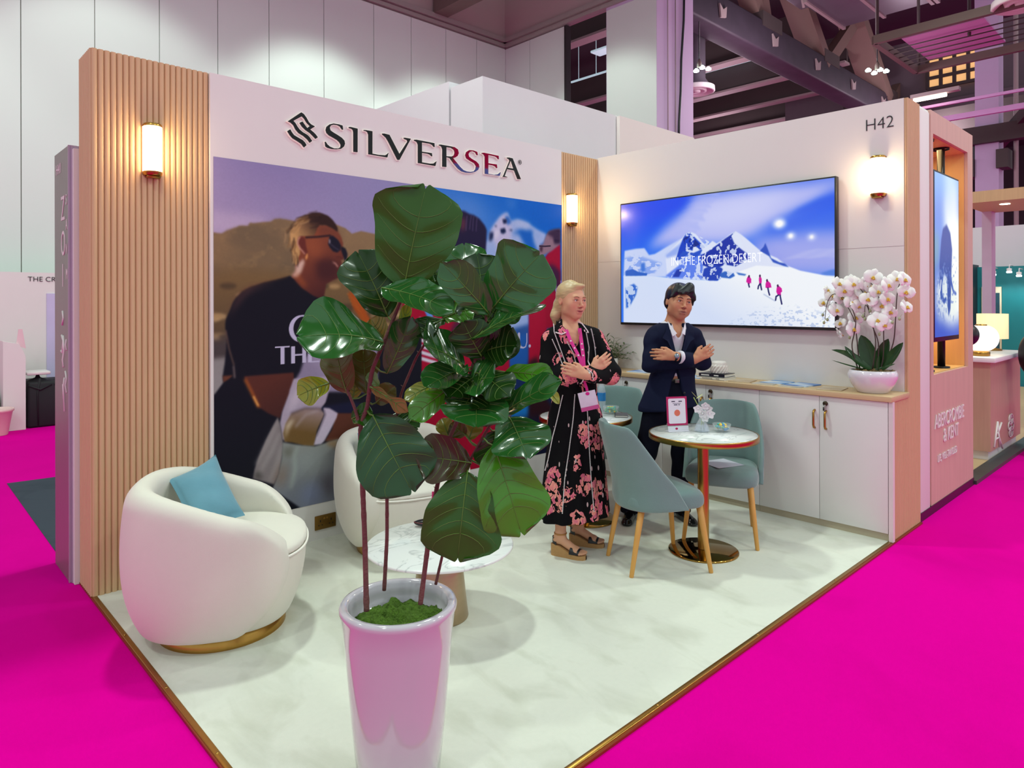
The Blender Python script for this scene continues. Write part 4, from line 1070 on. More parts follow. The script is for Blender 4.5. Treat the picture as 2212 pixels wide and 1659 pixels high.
C.poly(ear, '#6a302a', .002); C.line([(2.016,1.963),(2.003,1.944),(2,1.919),(2.016,1.89),(2.029,1.878),(2.048,1.857)], .007, '#e0a890', .002)
C.poly([(2.062,1.861),(2.071,1.858),(2.069,1.835),(2.057,1.815),(2.052,1.837)], '#e09a5a', .004)
C.line([(2.057,1.963),(2.141,1.972),(2.231,1.987)], .010, '#1b1420', .002)
C.poly([(2.224,1.984),(2.25,1.986),(2.286,1.961),(2.309,1.926),(2.305,1.895),(2.279,1.876),(2.249,1.883),(2.226,1.905),(2.213,1.93)], '#1a192a', .002)
C.poly([(2.322,1.916),(2.342,1.907),(2.357,1.871),(2.354,1.844),(2.335,1.819),(2.327,1.849),(2.31,1.889),(2.305,1.915)], '#191826', .002)
C.poly([(2.22,1.964),(2.229,1.958),(2.229,1.935),(2.22,1.931)], '#c9bcc0', .002); C.line([(2.231,1.931),(2.26,1.91),(2.29,1.895)], .004, '#5a5468', .002)
C.line([(2.244,1.811),(2.267,1.803),(2.282,1.784)], .010, '#b88478', .002); C.line([(2.234,1.815),(2.249,1.806)], .008, '#3a1c20', .003)
C.line([(2.275,1.844),(2.301,1.848),(2.32,1.835)], .008, '#5a2c28', .004)
# arm of the man, sleeves
C.grad([(1.655,1.1),(1.971,1.1),(1.976,1.026),(1.934,0.94),(1.898,0.866),(1.88,0.821),(1.807,0.859),(1.743,0.907),(1.705,0.992)], '#4a2826', '#5c3029', (2.0, .9), (1.9, 1.1), .004)
C.line([(1.662,1.081),(1.7,1.002),(1.738,0.917),(1.746,0.907)], .012, '#d8702c', .006); C.line([(1.714,0.972),(1.741,0.917)], .010, '#f4b060', .005)
# woman in white beside him
C.poly([(2.112,1.282),(2.066,1.212),(2.036,1.163),(2.016,1.104),(1.977,1.046),(1.943,0.98),(2.592,0.92),(2.592,1.224)], '#8f84a0', .006)
C.poly([(2.112,1.282),(2.311,1.267),(2.42,1.183),(2.365,1.088),(2.204,1.052),(2.101,1.154)], '#a396b4', .03, .7)
C.poly([(1.971,1.061),(1.939,0.969),(1.895,0.861),(1.88,0.789),(1.897,0.689),(1.923,0.666),(1.975,0.778),(2.159,0.847),(2.193,0.889),(2.221,0.974),(2.238,1.055)], '#b0a2b6', .004)
C.poly([(1.997,1.004),(2.04,0.97),(1.986,0.89),(1.934,0.852),(1.955,0.938)], '#cabccc', .015, .8)
C.poly([(2.092,1.585),(2.251,1.585),(2.919,0.709),(2.918,0.337),(2.316,0.439)], '#2a2a48', .02, .0)
C.grad([(1.918,0.785),(1.955,0.844),(2.05,0.869),(2.159,0.854),(2.184,0.813),(2.131,0.712),(2.112,0.611),(2.049,0.623),(1.959,0.658),(1.91,0.67),(1.9,0.723)], '#70552f', '#a8929a', (2.15, .68), (2.2, .86), .005)
C.poly([(1.918,0.775),(1.96,0.809),(1.975,0.797),(1.939,0.743),(1.913,0.682)], '#dccbb4', .01, .8)
C.line([(1.955,0.844),(2.05,0.866),(2.159,0.851)], .010, '#3a3038', .006, .7); C.line([(1.986,0.756),(2.05,0.823),(2.137,0.839)], .012, '#b4a4a8', .008, .7)
C.poly([(2.159,0.836),(2.176,0.865),(2.389,0.874),(2.511,0.835),(2.51,0.77),(2.272,0.803),(2.193,0.843)], '#1b1e38', .006)
C.poly([(2.266,0.809),(2.48,0.784),(2.51,0.668),(2.301,0.63),(2.184,0.634),(2.238,0.704)], '#5e3428', .005)
C.poly([(2.176,0.855),(2.221,0.847),(2.281,0.807),(2.272,0.777),(2.226,0.7),(2.181,0.634),(2.159,0.617),(2.108,0.62),(2.126,0.678),(2.159,0.744),(2.187,0.808)], '#c6b8cc', .004)
C.line([(2.184,0.839),(2.193,0.807),(2.164,0.744),(2.131,0.677)], .008, '#8a7c8c', .005)
C.poly([(1.865,0.83),(1.885,0.769),(1.9,0.669),(1.895,0.592),(1.871,0.478),(1.841,0.416),(1.708,0.474),(1.718,0.529),(1.742,0.596),(1.792,0.704)], '#877d80', .005)
for pts in ([(1.872,0.722),(1.831,0.631),(1.752,0.509)], [(1.892,0.646),(1.867,0.552),(1.816,0.444)], [(1.862,0.792),(1.802,0.683),(1.733,0.56)]):
    C.line(pts, [.02, .03, .02], '#a9a0a0', .012, .7)
C.poly([(1.723,0.509),(1.752,0.513),(1.767,0.477),(1.762,0.454),(1.713,0.477)], '#55504f', .012, .8)
skirt = [(1.897,0.67),(1.996,0.638),(2.114,0.611),(2.283,0.635),(2.7,0.554),(2.699,0.057),(2.022,0.227),(1.831,0.388),(1.871,0.478),(1.892,0.573)]
C.grad(skirt, '#7d8290', '#8d8f8c', (2.2, .3), (2.2, .62), .005)
C.poly([(1.902,0.63),(1.97,0.63),(1.964,0.566),(1.907,0.58)], '#6c6a60', .015, .7)
C.line([(2.001,0.63),(1.975,0.579),(1.98,0.484),(1.953,0.375)], [.01, .02, .03, .02], '#aab4ae', .012, .7)
C.poly([(1.996,0.576),(2.158,0.581),(2.243,0.517),(2.158,0.428),(2.022,0.427)], '#9aa0a0', .04, .7); C.poly([(1.841,0.435),(1.892,0.548),(1.933,0.492),(1.902,0.375)], '#8a6f60', .03, .7)
C.poly([(2.147,0.389),(2.254,0.422),(2.253,0.241),(2.191,0.294)], '#5d5660', .03, .8); C.poly([(2.022,0.362),(2.13,0.382),(2.169,0.242),(2.022,0.242)], '#828cae', .03, .7)
C.poly([(2.192,0.633),(2.283,0.633),(2.272,0.574),(2.215,0.598)], '#9a7a58', .01, .8)
C.poly([(2.361,1.611),(2.417,1.617),(2.533,1.426),(2.532,1.362),(2.481,1.396),(2.403,1.498)], '#a8501e', .006)
for k in range(8): C.line([(a + .006 * k, b - .012 * k) for a, b in [(2.354,1.604),(2.41,1.554),(2.478,1.427)]], .004, ['#d8782c', '#7a3414'][k % 2], .002, .8)
# lettering on the mural
def gl(pts, w):
    if len(pts) == 2 and not hasattr(w, '__len__'):
        (a0, b0), (a1, b1) = pts; L = math.hypot(a1 - a0, b1 - b0); nx, ny = -(b1 - b0) / L * w / 2, (a1 - a0) / L * w / 2
        C.poly([(a0 + nx, b0 + ny), (a1 + nx, b1 + ny), (a1 - nx, b1 - ny), (a0 - nx, b0 - ny)], '#c4bedc')
    else: C.line(pts, w, '#c4bedc', 0)
(ca, cb), (cc, cd) = [(1.971,1.326),(2.072,1.43)]
cx0, cz0 = (ca + cc) / 2 + .014, (cb + cd) / 2
arc = [(cx0 + .080 * math.cos(t), cz0 + .082 * math.sin(t)) for t in np.linspace(.75, 5.5, 30)]
gl(arc, [.010 + .020 * max(0, math.sin((i - 6) / 18 * PI)) if 6 < i < 24 else .010 for i in range(30)])
r0, r1 = [(2.104,1.318),(2.105,1.432)]
def col_h(pa, pb): return pa, pb
gl([(2.178, cz0 - .082), (2.178, cz0 + .080)], .024); gl([(2.165, cz0 + .078), (2.24, cz0 + .078), (2.262, cz0 + .05), (2.24, cz0 + .008), (2.18, cz0 + .0)], .011); gl([(2.215, cz0), (2.285, cz0 - .082)], .024)
T0, T1, B0 = [(1.849,1.266),(1.946,1.271),(1.885,1.158)]
zt = T0[1]; zb = B0[1]
gl([(T0[0], zt), (T1[0] - .002, zt)], .009); tx = (T0[0] + T1[0]) / 2; gl([(tx, zt), (tx, zb)], .026)
hx0, hx1 = [(1.968,1.217)][0][0], [(2.043,1.213)][0][0]; zm = (zt + zb) / 2
gl([(hx0, zt), (hx0, zb)], .026); gl([(hx1, zt), (hx1, zb)], .026); gl([(hx0, zm), (hx1, zm)], .009)
ex0, ex1 = [(2.083,1.211)][0][0], [(2.15,1.207)][0][0]
gl([(ex0, zt), (ex0, zb)], .026); gl([(ex0, zt - .003), (ex1, zt - .003)], .009); gl([(ex0, zm), (ex1 - .01, zm)], .009); gl([(ex0, zb + .003), (ex1, zb + .003)], .009)
wx = [(2.186,1.205)][0][0]
gl([(wx, zt), (wx + .075, zb)], .026); gl([(wx + .075, zb), (wx + .12, zt)], .010); gl([(wx + .12, zt), (wx + .19, zb)], .026); gl([(wx + .19, zb), (wx + .24, zt)], .010)
ox, oz = [(3.89,1.215)][0]
ot, ob = [(3.89,1.276),(3.889,1.158)]; oh = (ot[1] - ob[1]) / 2; oz = (ot[1] + ob[1]) / 2
gl([(ox - .03 + .082 * math.cos(t), oz + oh * math.sin(t)) for t in np.linspace(0, 6.2832, 40)], [.010 + .018 * abs(math.cos(t)) for t in np.linspace(0, 6.2832, 40)])
ux0, ux1 = [(3.959,1.212)][0][0], [(4.051,1.208)][0][0]
gl([(ux0, oz + oh), (ux0, oz - .2 * oh), (ux0 + .018, oz - .85 * oh), ((ux0 + ux1) / 2 + .004, oz - oh), (ux1 - .014, oz - .85 * oh), (ux1, oz - .2 * oh), (ux1, oz + oh)], [.026, .026, .02, .012, .010, .010, .010])
C.poly([(ux1 + .034 + .014 * math.cos(t), oz - oh + .012 + .014 * math.sin(t)) for t in np.linspace(0, 6.28, 12)], '#c4bedc')
s0, s1 = [(4.307,1.64),(4.307,1.725)]; sh = (s1[1] - s0[1]); sz = s0[1]; sx = s0[0]
def gs(pts, w): C.line(pts, w, '#a58ac8', 0)
gs([(sx + .05, sz + sh * .86), (sx + .02, sz + sh), (sx - .02, sz + sh * .86), (sx - .015, sz + sh * .62), (sx + .035, sz + sh * .4), (sx + .045, sz + sh * .15), (sx + .01, sz), (sx - .03, sz + sh * .14)], .012)
gs([(sx + .105, sz), (sx + .105, sz + sh)], .016); gs([(sx + .17, sz + sh), (sx + .17, sz), (sx + .22, sz)], .013)
n = C.noise(.01, .01, 2, 4)
C.c *= (1 + (n[..., None] - .5) * .03)
mural = C.build('mural', lambda a, b: (a, np.full_like(a, 4.1025), b), attr_mat('printed_mural', .5, spec=.12), label='large mural photo of a man in sunglasses on the left wall', cat='mural')

# ================================================================== television
t = thing('television', 'large wall-mounted television showing snowy peaks and four hikers in pink', 'television', (5.05, 2.9, 1.33))
TY0, TY1, TZ0, TZ1 = 3.877, 1.953, 1.333, 2.440
MB().box((5.036, TY1, TZ0), (5.085, TY0, TZ1), .006).build('housing', M_BLACK, t)
MB().box((5.085, 2.5, 1.55), (5.098, 3.4, 2.1)).build('wall_bracket', M_BLACKM, t)
C = Canvas(TY0 - .012, TY1 + .012, TZ0 + .022, TZ1 - .012, 660, 380, '#1a5cf0')
C.grad(None, '#2a74f4', '#0a46ee', (3.6, 1.9), (3.6, 2.35))
C.grad([(2.599,2.038),(1.941,2.097),(1.942,1.724),(2.556,1.742)], '#a0a6ee', '#8d9cf0', (2.0, 1.7), (2.0, 2.0), .06)
C.poly([(3.585,2.013),(3.399,2.183),(3.17,2.324),(3.109,2.423),(2.555,2.417),(1.94,2.425),(1.94,2.358),(2.111,2.264),(2.387,2.151),(2.599,2.054),(2.823,2.003),(3.315,2.033)], '#b4baf6', .05)
C.poly([(3.252,2.154),(3.011,2.334),(2.731,2.389),(2.226,2.378),(2.47,2.206),(2.731,2.114)], '#d2d6fb', .08, .8)
for k in range(34):
    r = rnd.random(); y0 = 260 + 15 * k; x0 = 640 - 11 * k + 60 * r
    q = [(3.873,2.74),(3.755,2.716)]; d = (q[1][0] - q[0][0]) / 100; e = .0
    a0 = q[0][0] + d * x0; z0 = q[0][1] + (q[1][0] - q[0][0]) / 100 * y0
    C.line([(a0, z0 + .02), (a0 - .09 - .05 * r, z0 + .028), (a0 - .22, z0 + .012)], [.002, .012, .02], '#a9b4f6', .008, .6)
C.poly([(2.073,2.291),(1.941,2.298),(1.941,2.239),(2.073,2.215),(2.306,2.175),(2.227,2.23)], '#1f58ea', .02, .9); C.poly([(2.306,2.175),(2.111,2.211),(1.944,2.239),(1.945,2.053),(2.149,2.099),(2.387,2.055),(2.555,2.059)], '#2f66ec', .05, .75)
for k in range(12):
    a, b = (2.35 - .035 * k, 1.86 + .012 * (k % 5))
    C.line([(a, b), (a - .12, b + .012), (a - .3, b + .004)], [.003, .014, .003], '#c9ccf4', .006, .55)
C.poly([(2.556,2.035),(2.306,1.978),(1.941,1.993),(1.942,1.799),(2.307,1.845)], '#a9aff0', .05, .5)
for x, y, r in ((1520, 500, 26), (1628, 618, 17), (1828, 628, 14)):
    q = [(2.371,2.133),(2.284,2.034),(2.128,2.015)][(1520, 1628, 1828).index(x)]
    C.poly([(q[0] + r * .0019 * math.cos(t_), q[1] + r * .0014 * math.sin(t_)) for t_ in np.linspace(0, 6.28, 14)], '#ffffff', .018)
    C.poly([(q[0] + r * .0009 * math.cos(t_), q[1] + r * .0009 * math.sin(t_)) for t_ in np.linspace(0, 6.28, 14)], '#ffffff', .006)
# far ice
C.poly([(3.827,2.007),(3.699,2.019),(3.608,2.019),(3.558,1.955),(3.497,1.962),(3.336,2.034),(3.221,2.081),(3.111,1.898),(3.315,1.754),(3.531,1.76),(3.84,1.769)], '#c9d6fa', .006)
n = C.noise(.05, .03, 3, 2)
C.fill(C.mask([(3.827,1.94),(3.687,1.962),(3.421,1.876),(3.53,1.77),(3.828,1.778)], .01) * (n > .52), '#6f96ee', .7)
C.poly([(3.816,1.825),(3.734,1.837),(3.676,1.811),(3.575,1.794),(3.586,1.771),(3.699,1.77),(3.711,1.728),(3.816,1.73)], '#2a62c8', .004); C.poly([(3.653,1.885),(3.603,1.893),(3.597,1.818),(3.642,1.801)], '#3f78dc', .01)
# snow field
C.grad([(3.84,1.778),(3.53,1.77),(3.336,1.746),(2.889,1.713),(2.732,1.814),(2.565,1.84),(2.404,1.849),(2.212,1.771),(2.052,1.735),(1.938,1.724),(1.939,1.337),(3.841,1.319)], '#d6e2fb', '#f4f8fe', (2.9, 1.4), (2.7, 1.75), .004)
# peaks
C.poly([(3.389,1.947),(3.221,2.081),(3.181,2.122),(3.13,2.127),(3.09,2.107),(2.993,1.996),(2.935,2.04),(2.898,2.016),(2.823,2.053),(2.777,2.084),(2.731,2.104),(2.687,2.077),(2.642,2.041),(2.522,1.935),(2.388,1.872),(2.291,1.797),(2.556,1.823),(2.917,1.718),(3.368,1.747)], '#dfe6fb', .003)
C.poly([(3.336,1.746),(3.389,1.766),(3.253,1.851),(3.191,1.937),(3.012,1.936),(3.032,1.729)], '#5c80ee', .006); C.poly([(3.389,1.947),(3.252,2.029),(3.211,2.062),(3.273,1.941),(3.378,1.919)], '#86a2f2', .008, .8)
rock = ['#0c2fb4', '#0b2486', '#1b48d6']
C.poly([(3.211,2.08),(3.179,2.122),(3.15,2.111),(3.14,2.123),(3.12,2.1),(3.051,2.034),(3.003,1.996),(3.051,1.973),(3.111,2.02),(3.121,1.968),(3.171,1.989),(3.191,1.937),(3.284,1.897),(3.252,1.993)], '#1440c4', .003)
C.poly([(3.284,1.897),(3.211,1.973),(3.111,1.95),(3.022,1.98),(3.052,1.93),(3.111,1.907),(3.171,1.936),(3.253,1.895)], '#2450c8', .004)
C.poly([(3.052,1.921),(2.983,1.952),(2.888,2.007),(2.823,2.049),(2.768,2.079),(2.731,2.101),(2.768,2.066),(2.741,2.006),(2.687,1.961),(2.63,1.917),(2.608,1.883),(2.732,1.822),(2.823,1.842),(2.917,1.803),(3.022,1.842)], '#0f2ea6', .003)
C.poly([(3.032,1.738),(3.013,1.815),(2.917,1.846),(2.842,1.809),(2.861,1.75),(2.889,1.713),(2.965,1.715)], '#1c3fb6', .004); C.poly([(3.315,1.754),(3.274,1.816),(3.212,1.823),(3.253,1.753)], '#1a36a8', .004)
C.poly([(2.87,1.768),(2.824,1.787),(2.75,1.772),(2.737,1.747),(2.778,1.727),(2.861,1.738)], '#2a63c4', .004); C.poly([(2.728,1.776),(2.679,1.766),(2.639,1.757),(2.652,1.746),(2.705,1.754)], '#3a70c8', .004)
C.poly([(2.526,1.936),(2.496,1.966),(2.483,1.994),(2.471,1.965),(2.458,1.932),(2.437,1.875),(2.372,1.84),(2.331,1.83),(2.299,1.801),(2.339,1.811),(2.421,1.842),(2.454,1.891)], '#1d4cc0', .003)
C.poly([(2.067,1.747),(2,1.767),(1.945,1.777),(1.946,1.726),(2.03,1.733)], '#4c7ede', .006); C.poly([(3.816,1.673),(3.723,1.704),(3.683,1.671),(3.7,1.605),(3.77,1.501),(3.811,1.482)], '#2f6ad2', .006)
n = C.noise(.03, .035, 3, 7)
C.fill(C.mask([(3.336,1.746),(3.253,1.895),(3.181,2.122),(3.11,2.117),(2.916,2.008),(2.731,2.101),(2.608,1.883),(2.824,1.716),(3.033,1.721)]) * (n > .60), '#dfe8fc', .85)
C.fill(C.mask([(3.211,2.071),(3.15,2.111),(3.051,2.017),(3.171,1.971)]) * (n < .42), '#0a1f78', .8)
C.fill(C.mask([(3.816,1.701),(3.683,1.671),(3.77,1.492),(3.811,1.482)]) * (n > .55), '#e2ecfc', .8)
n3 = C.noise(.02, .012, 2, 11)
C.fill(C.mask([(2.825,1.344),(2.557,1.473),(2.228,1.499),(1.964,1.441),(1.965,1.351)], .02) * (n3 > .64), '#b4c6ea', .8)
C.line([(2.497,1.599),(2.447,1.57),(2.405,1.546)], .006, '#9fb0d8', .003)
for pts, c in (([(2.63,1.736),(2.617,1.747),(2.608,1.733),(2.598,1.718),(2.6,1.684),(2.608,1.692),(2.61,1.679),(2.629,1.683),(2.633,1.695),(2.641,1.691),(2.638,1.719)], 0), ([(2.534,1.733),(2.527,1.746),(2.519,1.733),(2.512,1.716),(2.514,1.682),(2.534,1.678),(2.536,1.717)], 0),
               ([(2.478,1.691),(2.47,1.71),(2.461,1.702),(2.441,1.682),(2.434,1.65),(2.446,1.649),(2.466,1.644),(2.482,1.649),(2.483,1.675)], 0), ([(2.393,1.65),(2.385,1.667),(2.374,1.66),(2.353,1.641),(2.351,1.617),(2.361,1.609),(2.359,1.587),(2.385,1.589),(2.397,1.618)], 0)):
    C.poly(pts, '#d40a9c')
for pts in ([(2.621,1.681),(2.619,1.67),(2.615,1.657)], [(2.527,1.679),(2.539,1.663),(2.543,1.642)], [(2.522,1.679),(2.519,1.657),(2.514,1.634)], [(2.463,1.646),(2.458,1.619),(2.45,1.593)], [(2.38,1.591),(2.398,1.581),(2.402,1.553)], [(2.367,1.589),(2.361,1.557),(2.354,1.524)]):
    C.line(pts, .012, '#1c2064')
for q in [(2.617,1.74),(2.527,1.741),(2.47,1.704),(2.385,1.662)]: C.poly([(q[0] + .008 * math.cos(t_), q[1] + .012 * math.sin(t_)) for t_ in np.linspace(0, 6.28, 9)], '#3a1450')
C.build('picture', lambda a, b: (np.full_like(a, 5.0352), a, b), attr_mat('television_light', .25, 1.0), t)
(ta, tz), (tb, tz2) = [(3.333,1.85),(2.454,1.859)]
mb = MB(); text_mb(mb, 'IN THE FROZEN DESERT', lambda u, v, w: (5.0348, ta - u, tz + v), .108, 0, sx=(ta - tb) / (.108 * 11.6), thin=.0018)
mb.build('caption', mat('caption_white', '#eef2ff', .5, emit='#e4eafc', estr=.8), t)

# ================================================================== wall lamps
M_SCON = mat('sconce_glass', '#fff4e0', .4, emit=(1, .86, .66), estr=9.0)
def sconce(c, nrm, w, d, z0, z1, lab, power):
    nx, ny = nrm; tx_, ty_ = -ny, nx
    t = thing('wall_lamp', lab, 'lamp', (c[0], c[1], (z0 + z1) / 2), group='warm glass wall lamps')
    def ring(z, s=1.0, back=0.0):
        out = [(c[0] - tx_ * w / 2 * s, c[1] - ty_ * w / 2 * s, z)]
        for k in range(13):
            a = -PI / 2 + PI * k / 12
            out.append((c[0] + tx_ * w / 2 * s * math.sin(a) + nx * (.3 * d + .7 * d * s * math.cos(a)), c[1] + ty_ * w / 2 * s * math.sin(a) + ny * (.3 * d + .7 * d * s * math.cos(a)), z))
        out.append((c[0] + tx_ * w / 2 * s, c[1] + ty_ * w / 2 * s, z))
        return out
    def loft(zs, m, name, cap=True, lb=None):
        mb = MB(); R = [ring(z, s) for z, s in zs]
        mb.grid(R, 0, True, True)
        n = len(R[0]); mb.add(R[0], [list(range(n))], 0, False); mb.add(R[-1], [list(range(n - 1, -1, -1))], 0, False)
        return mb.build(name, m, t)
    loft([(z0 + .022, 1), (z1 - .016, 1)], M_SCON, 'glass_shade')
    loft([(z0, .93), (z0 + .008, 1.03), (z0 + .022, 1.05)], M_BRASS, 'lower_cap')
    loft([(z1 - .016, 1.03), (z1 - .006, 1.03), (z1, .95)], M_BRASS, 'upper_cap')
    mb = MB().box((c[0] - abs(tx_) * w * .32 - .004, c[1] - abs(ty_) * w * .32 - .004, z0 - .012), (c[0] + abs(tx_) * w * .32 + nx * .05 + .004, c[1] + abs(ty_) * w * .32 + ny * .05 + .004, z0), .003) if nx == 0 else MB().box((c[0] - .06, c[1] - w * .32, z0 - .012), (c[0], c[1] + w * .32, z0), .003)
    mb.build('ribbed_gallery', M_BRASS, t)
    p = (c[0] + nx * (d + .03), c[1] + ny * (d + .03), (z0 + z1) / 2)
    lamp('sconce_light', p, power, .03, (1, .72, .40), 'POINT')
sconce((1.151, 4.119), (0, -1), .092, .07, 2.245, 2.53, 'lit glass wall lamp on the wide fluted oak panel at the left', 3.0)
sconce((4.70, 4.188), (0, -1), .10, .07, 2.245, 2.53, 'lit glass wall lamp on the narrow fluted panel in the booth corner', 3.0)
sconce((5.099, 1.69), (-1, 0), .092, .07, 2.265, 2.545, 'lit glass wall lamp right of the television under the H42', 3.0)

# ================================================================== low cabinets along the right wall
M_DOOR = mat('cabinet_white', '#e4e3e1', .4, var=.01)
M_KICK = mat('beige_plinth', '#b5a890', .5)
M_LOCK = mat('dark_bronze', '#4a3f30', .4, .8)
CX = 4.766
for i, (ya, yb, yc, lab) in enumerate(((1.529, 1.965, 2.401, 'white two-door cabinet at the near end, under the orchid bowl'), (2.401, 2.839, 3.243, 'white two-door cabinet in the middle, behind the man'), (3.243, 3.648, 4.06, 'white two-door cabinet in the far corner, behind the woman'))):
    t = thing('cabinet', lab, 'cabinet', (4.93, yb, 0), group=None)
    MB().box((CX + .02, ya + .001, .045), (5.098, yc - .001, .896)).build('body', M_DOOR, t)
    MB().box((CX + .012, ya + .001, .0), (5.098, yc - .001, .045)).build('plinth', M_KICK, t)
    for k, (a, b) in enumerate(((ya, yb), (yb, yc))):
        d = MB().box((CX, a + .0015, .048), (CX + .019, b - .0015, .893), .0015).build('door', M_DOOR, t)
        hy = yb - .047 if k == 0 else yb + .03
        MB().tube([(CX, hy, .672), (CX - .018, hy, .676), (CX - .026, hy, .692), (CX - .026, hy, .775), (CX - .018, hy, .79), (CX, hy, .794)], .0075, 10).build('handle', M_BRASS, d, label='brass bar handle')
        if k == 0:
            MB().lathe([(.0, .0), (.016, .0), (.017, .008), (.012, .012), (0, .013)], (CX, hy + .004, .845), 18, axis=(-1, 0, 0)).build('lock', M_LOCK, d)
            MB().box((CX - .024, hy - .002, .80), (CX - .004, hy + .006, .838), .002).tube([(CX - .022, hy + .008, .822), (CX - .022, hy + .008, .798)], .006, 8, 1).build('key', [M_RAIL, M_BLACK], d)
MB().box((CX - .002, 1.500, 0), (CX + .03, 1.526, .896)).build('cabinet_end_post', mat('post_white', '#e2d8d8', .5), label='narrow white end post of the low cabinets', cat='post')
mb = MB(); flute(mb, (CX + .03, 1.522), (5.102, 1.522), 0.0, .896, .012, .0265, (0, -1)); mb.box((CX + .03, 1.523, 0), (5.098, 1.527, .895))
mb.build('slat_panel', M_OAK, label='low fluted oak panel closing the end of the white cabinets', cat='panel')
tag(MB().box((CX - .018, 1.502, .8965), (5.099, 4.185, .931), .002).build('worktop', M_OAKL), 'long pale oak worktop over the white cabinets', 'worktop')
ZT = .931
# things on the worktop
def quad_sheet(name, pts, z, h, m, lab, cat, group=None, mi=None):
    c = np.mean(np.array(pts), 0)
    mb = MB().prism(pts, lambda u, v, w: (u, v, z + w), h)
    o = mb.build(name, m, label=lab, cat=cat, group=group)
    return o
def cover(name, base, accent, seed, band):
    m = mat(name, base, .3, var=.0)
    nt = m.node_tree; b = nt.nodes['Principled BSDF']
    tc = nt.nodes.new('ShaderNodeTexCoord'); n = nt.nodes.new('ShaderNodeTexNoise'); n.inputs['Scale'].default_value = band; n.inputs['Detail'].default_value = 3
    mp = nt.nodes.new('ShaderNodeMapping'); mp.inputs['Location'].default_value = (seed, seed * 2, 0); mp.inputs['Scale'].default_value = (3, 1, 1)
    r = nt.nodes.new('ShaderNodeValToRGB'); r.color_ramp.elements[0].position = .42; r.color_ramp.elements[1].position = .58
    r.color_ramp.elements[0].color = lin(base) + (1,); r.color_ramp.elements[1].color = lin(accent) + (1,)
    nt.links.new(tc.outputs['Object'], mp.inputs['Vector']); nt.links.new(mp.outputs['Vector'], n.inputs['Vector'])
    nt.links.new(n.outputs['Fac'], r.inputs['Fac']); nt.links.new(r.outputs['Color'], b.inputs['Base Color'])
    return m
MC1 = cover('brochure_blue', '#3f7fd0', '#c9dcf0', 1.0, 4); MC2 = cover('brochure_sand', '#b59a78', '#d8c6a8', 2.0, 3); MC3 = cover('brochure_grey', '#a8a298', '#c8bfb0', 4.0, 4); MC4 = cover('brochure_sky', '#5f9fe2', '#e2ecf4', 6.0, 4)
def rect(cx, cy, w, l, a):
    ca, sa = math.cos(a), math.sin(a)
    return [(cx + x * ca - y * sa, cy + x * sa + y * ca) for x, y in ((-w, -l), (w, -l), (w, l), (-w, l))]
quad_sheet('brochure', rect(4.90, 1.93, .105, .08, .15), ZT, .006, MC2, 'sand coloured brochure beside the orchid bowl', 'brochure')
quad_sheet('brochure', rect(4.97, 2.17, .105, .085, -.12), ZT, .007, MC1, 'bright blue brochure, right of the pair in mid worktop', 'brochure')
quad_sheet('brochure', rect(4.845, 2.19, .06, .08, .1), ZT, .004, MC3, 'grey brochure in front of the right blue brochure', 'brochure')
quad_sheet('brochure', rect(4.99, 2.37, .10, .085, -.1), ZT, .006, MC4, 'sky blue brochure, left of the pair in mid worktop', 'brochure')
quad_sheet('brochure', rect(4.86, 2.40, .07, .08, .12), ZT, .004, MC3, 'grey brochure in front of the left sky blue brochure', 'brochure')
quad_sheet('brochure', rect(4.89, 2.595, .10, .08, .2), ZT, .007, MC2, 'sand coloured brochure beside the stack of books', 'brochure')
quad_sheet('brochure', rect(4.90, 3.0, .11, .085, .05), ZT, .004, MC4, 'sky blue brochure beside the man\'s elbow, left of the books', 'brochure')
quad_sheet('brochure', rect(4.93, 3.56, .11, .09, .1), ZT, .006, MC1, 'blue brochure near the leafy plant, between woman and man', 'brochure')
quad_sheet('brochure', rect(4.90, 3.34, .11, .09, -.1), ZT, .005, MC3, 'grey brochure just left of the man', 'brochure')
# books and jar
def book(name, lab, lo, hi, m_cover, m_page, rz, txt):
    c = ((lo[0] + hi[0]) / 2, (lo[1] + hi[1]) / 2)
    t = thing(name, lab, 'book', (c[0], c[1], lo[2]), rz)
    w, l, h = (hi[0] - lo[0]) / 2, (hi[1] - lo[1]) / 2, hi[2] - lo[2]
    MB().box((-w, -l, 0), (w, l, .003)).box((-w, -l, h - .003), (w, l, h)).box((-w, -l, 0), (-w + .003, l, h)).build('cover', m_cover, t, local=True)
    MB().box((-w + .003, -l + .004, .003), (w - .004, l - .004, h - .003)).build('pages', m_page, t, local=True)
    mb = MB()
    for a_, b_ in txt: mb.box((-w - .0008, a_, h * .32), (-w + .0005, b_, h * .68))
    mb.build('spine_title', M_WHITE if m_cover is not M_PAPER else M_RAIL, t, local=True)
M_PAPER = mat('book_paper', '#ece9df', .7, var=.04, vscale=40, stretch=(1, 1, 60))
M_NAVY = mat('navy_cover', '#14162a', .35)
book('book', 'white book at the bottom of the pair under the white jar', (4.80, 2.70, ZT), (4.99, 2.945, ZT + .022), M_PAPER, M_PAPER, 0.0, ((-.02, .07), (-.08, -.05)))
book('book', 'navy blue book lying on the white book under the jar', (4.815, 2.71, ZT + .022), (4.985, 2.93, ZT + .047), M_NAVY, M_PAPER, .02, ((.02, .09), (-.06, -.02)))
t = thing('ceramic_jar', 'white faceted ceramic jar standing on the navy book', 'jar', (4.90, 2.80, ZT + .047))
zj = ZT + .047
P = []
for i, z in enumerate((0, .003, .02, .037, .054, .066)):
    row = []
    for k in range(32):
        r = (.052, .062, .066, .066, .066, .062)[i] + (.0045 if (1 <= i <= 4 and (k + i) % 2 == 0) else -.001)
        w = 2 * PI * k / 32
        row.append((4.90 + r * math.cos(w), 2.80 + r * math.sin(w), zj + z * 1.05))
    P.append(row)
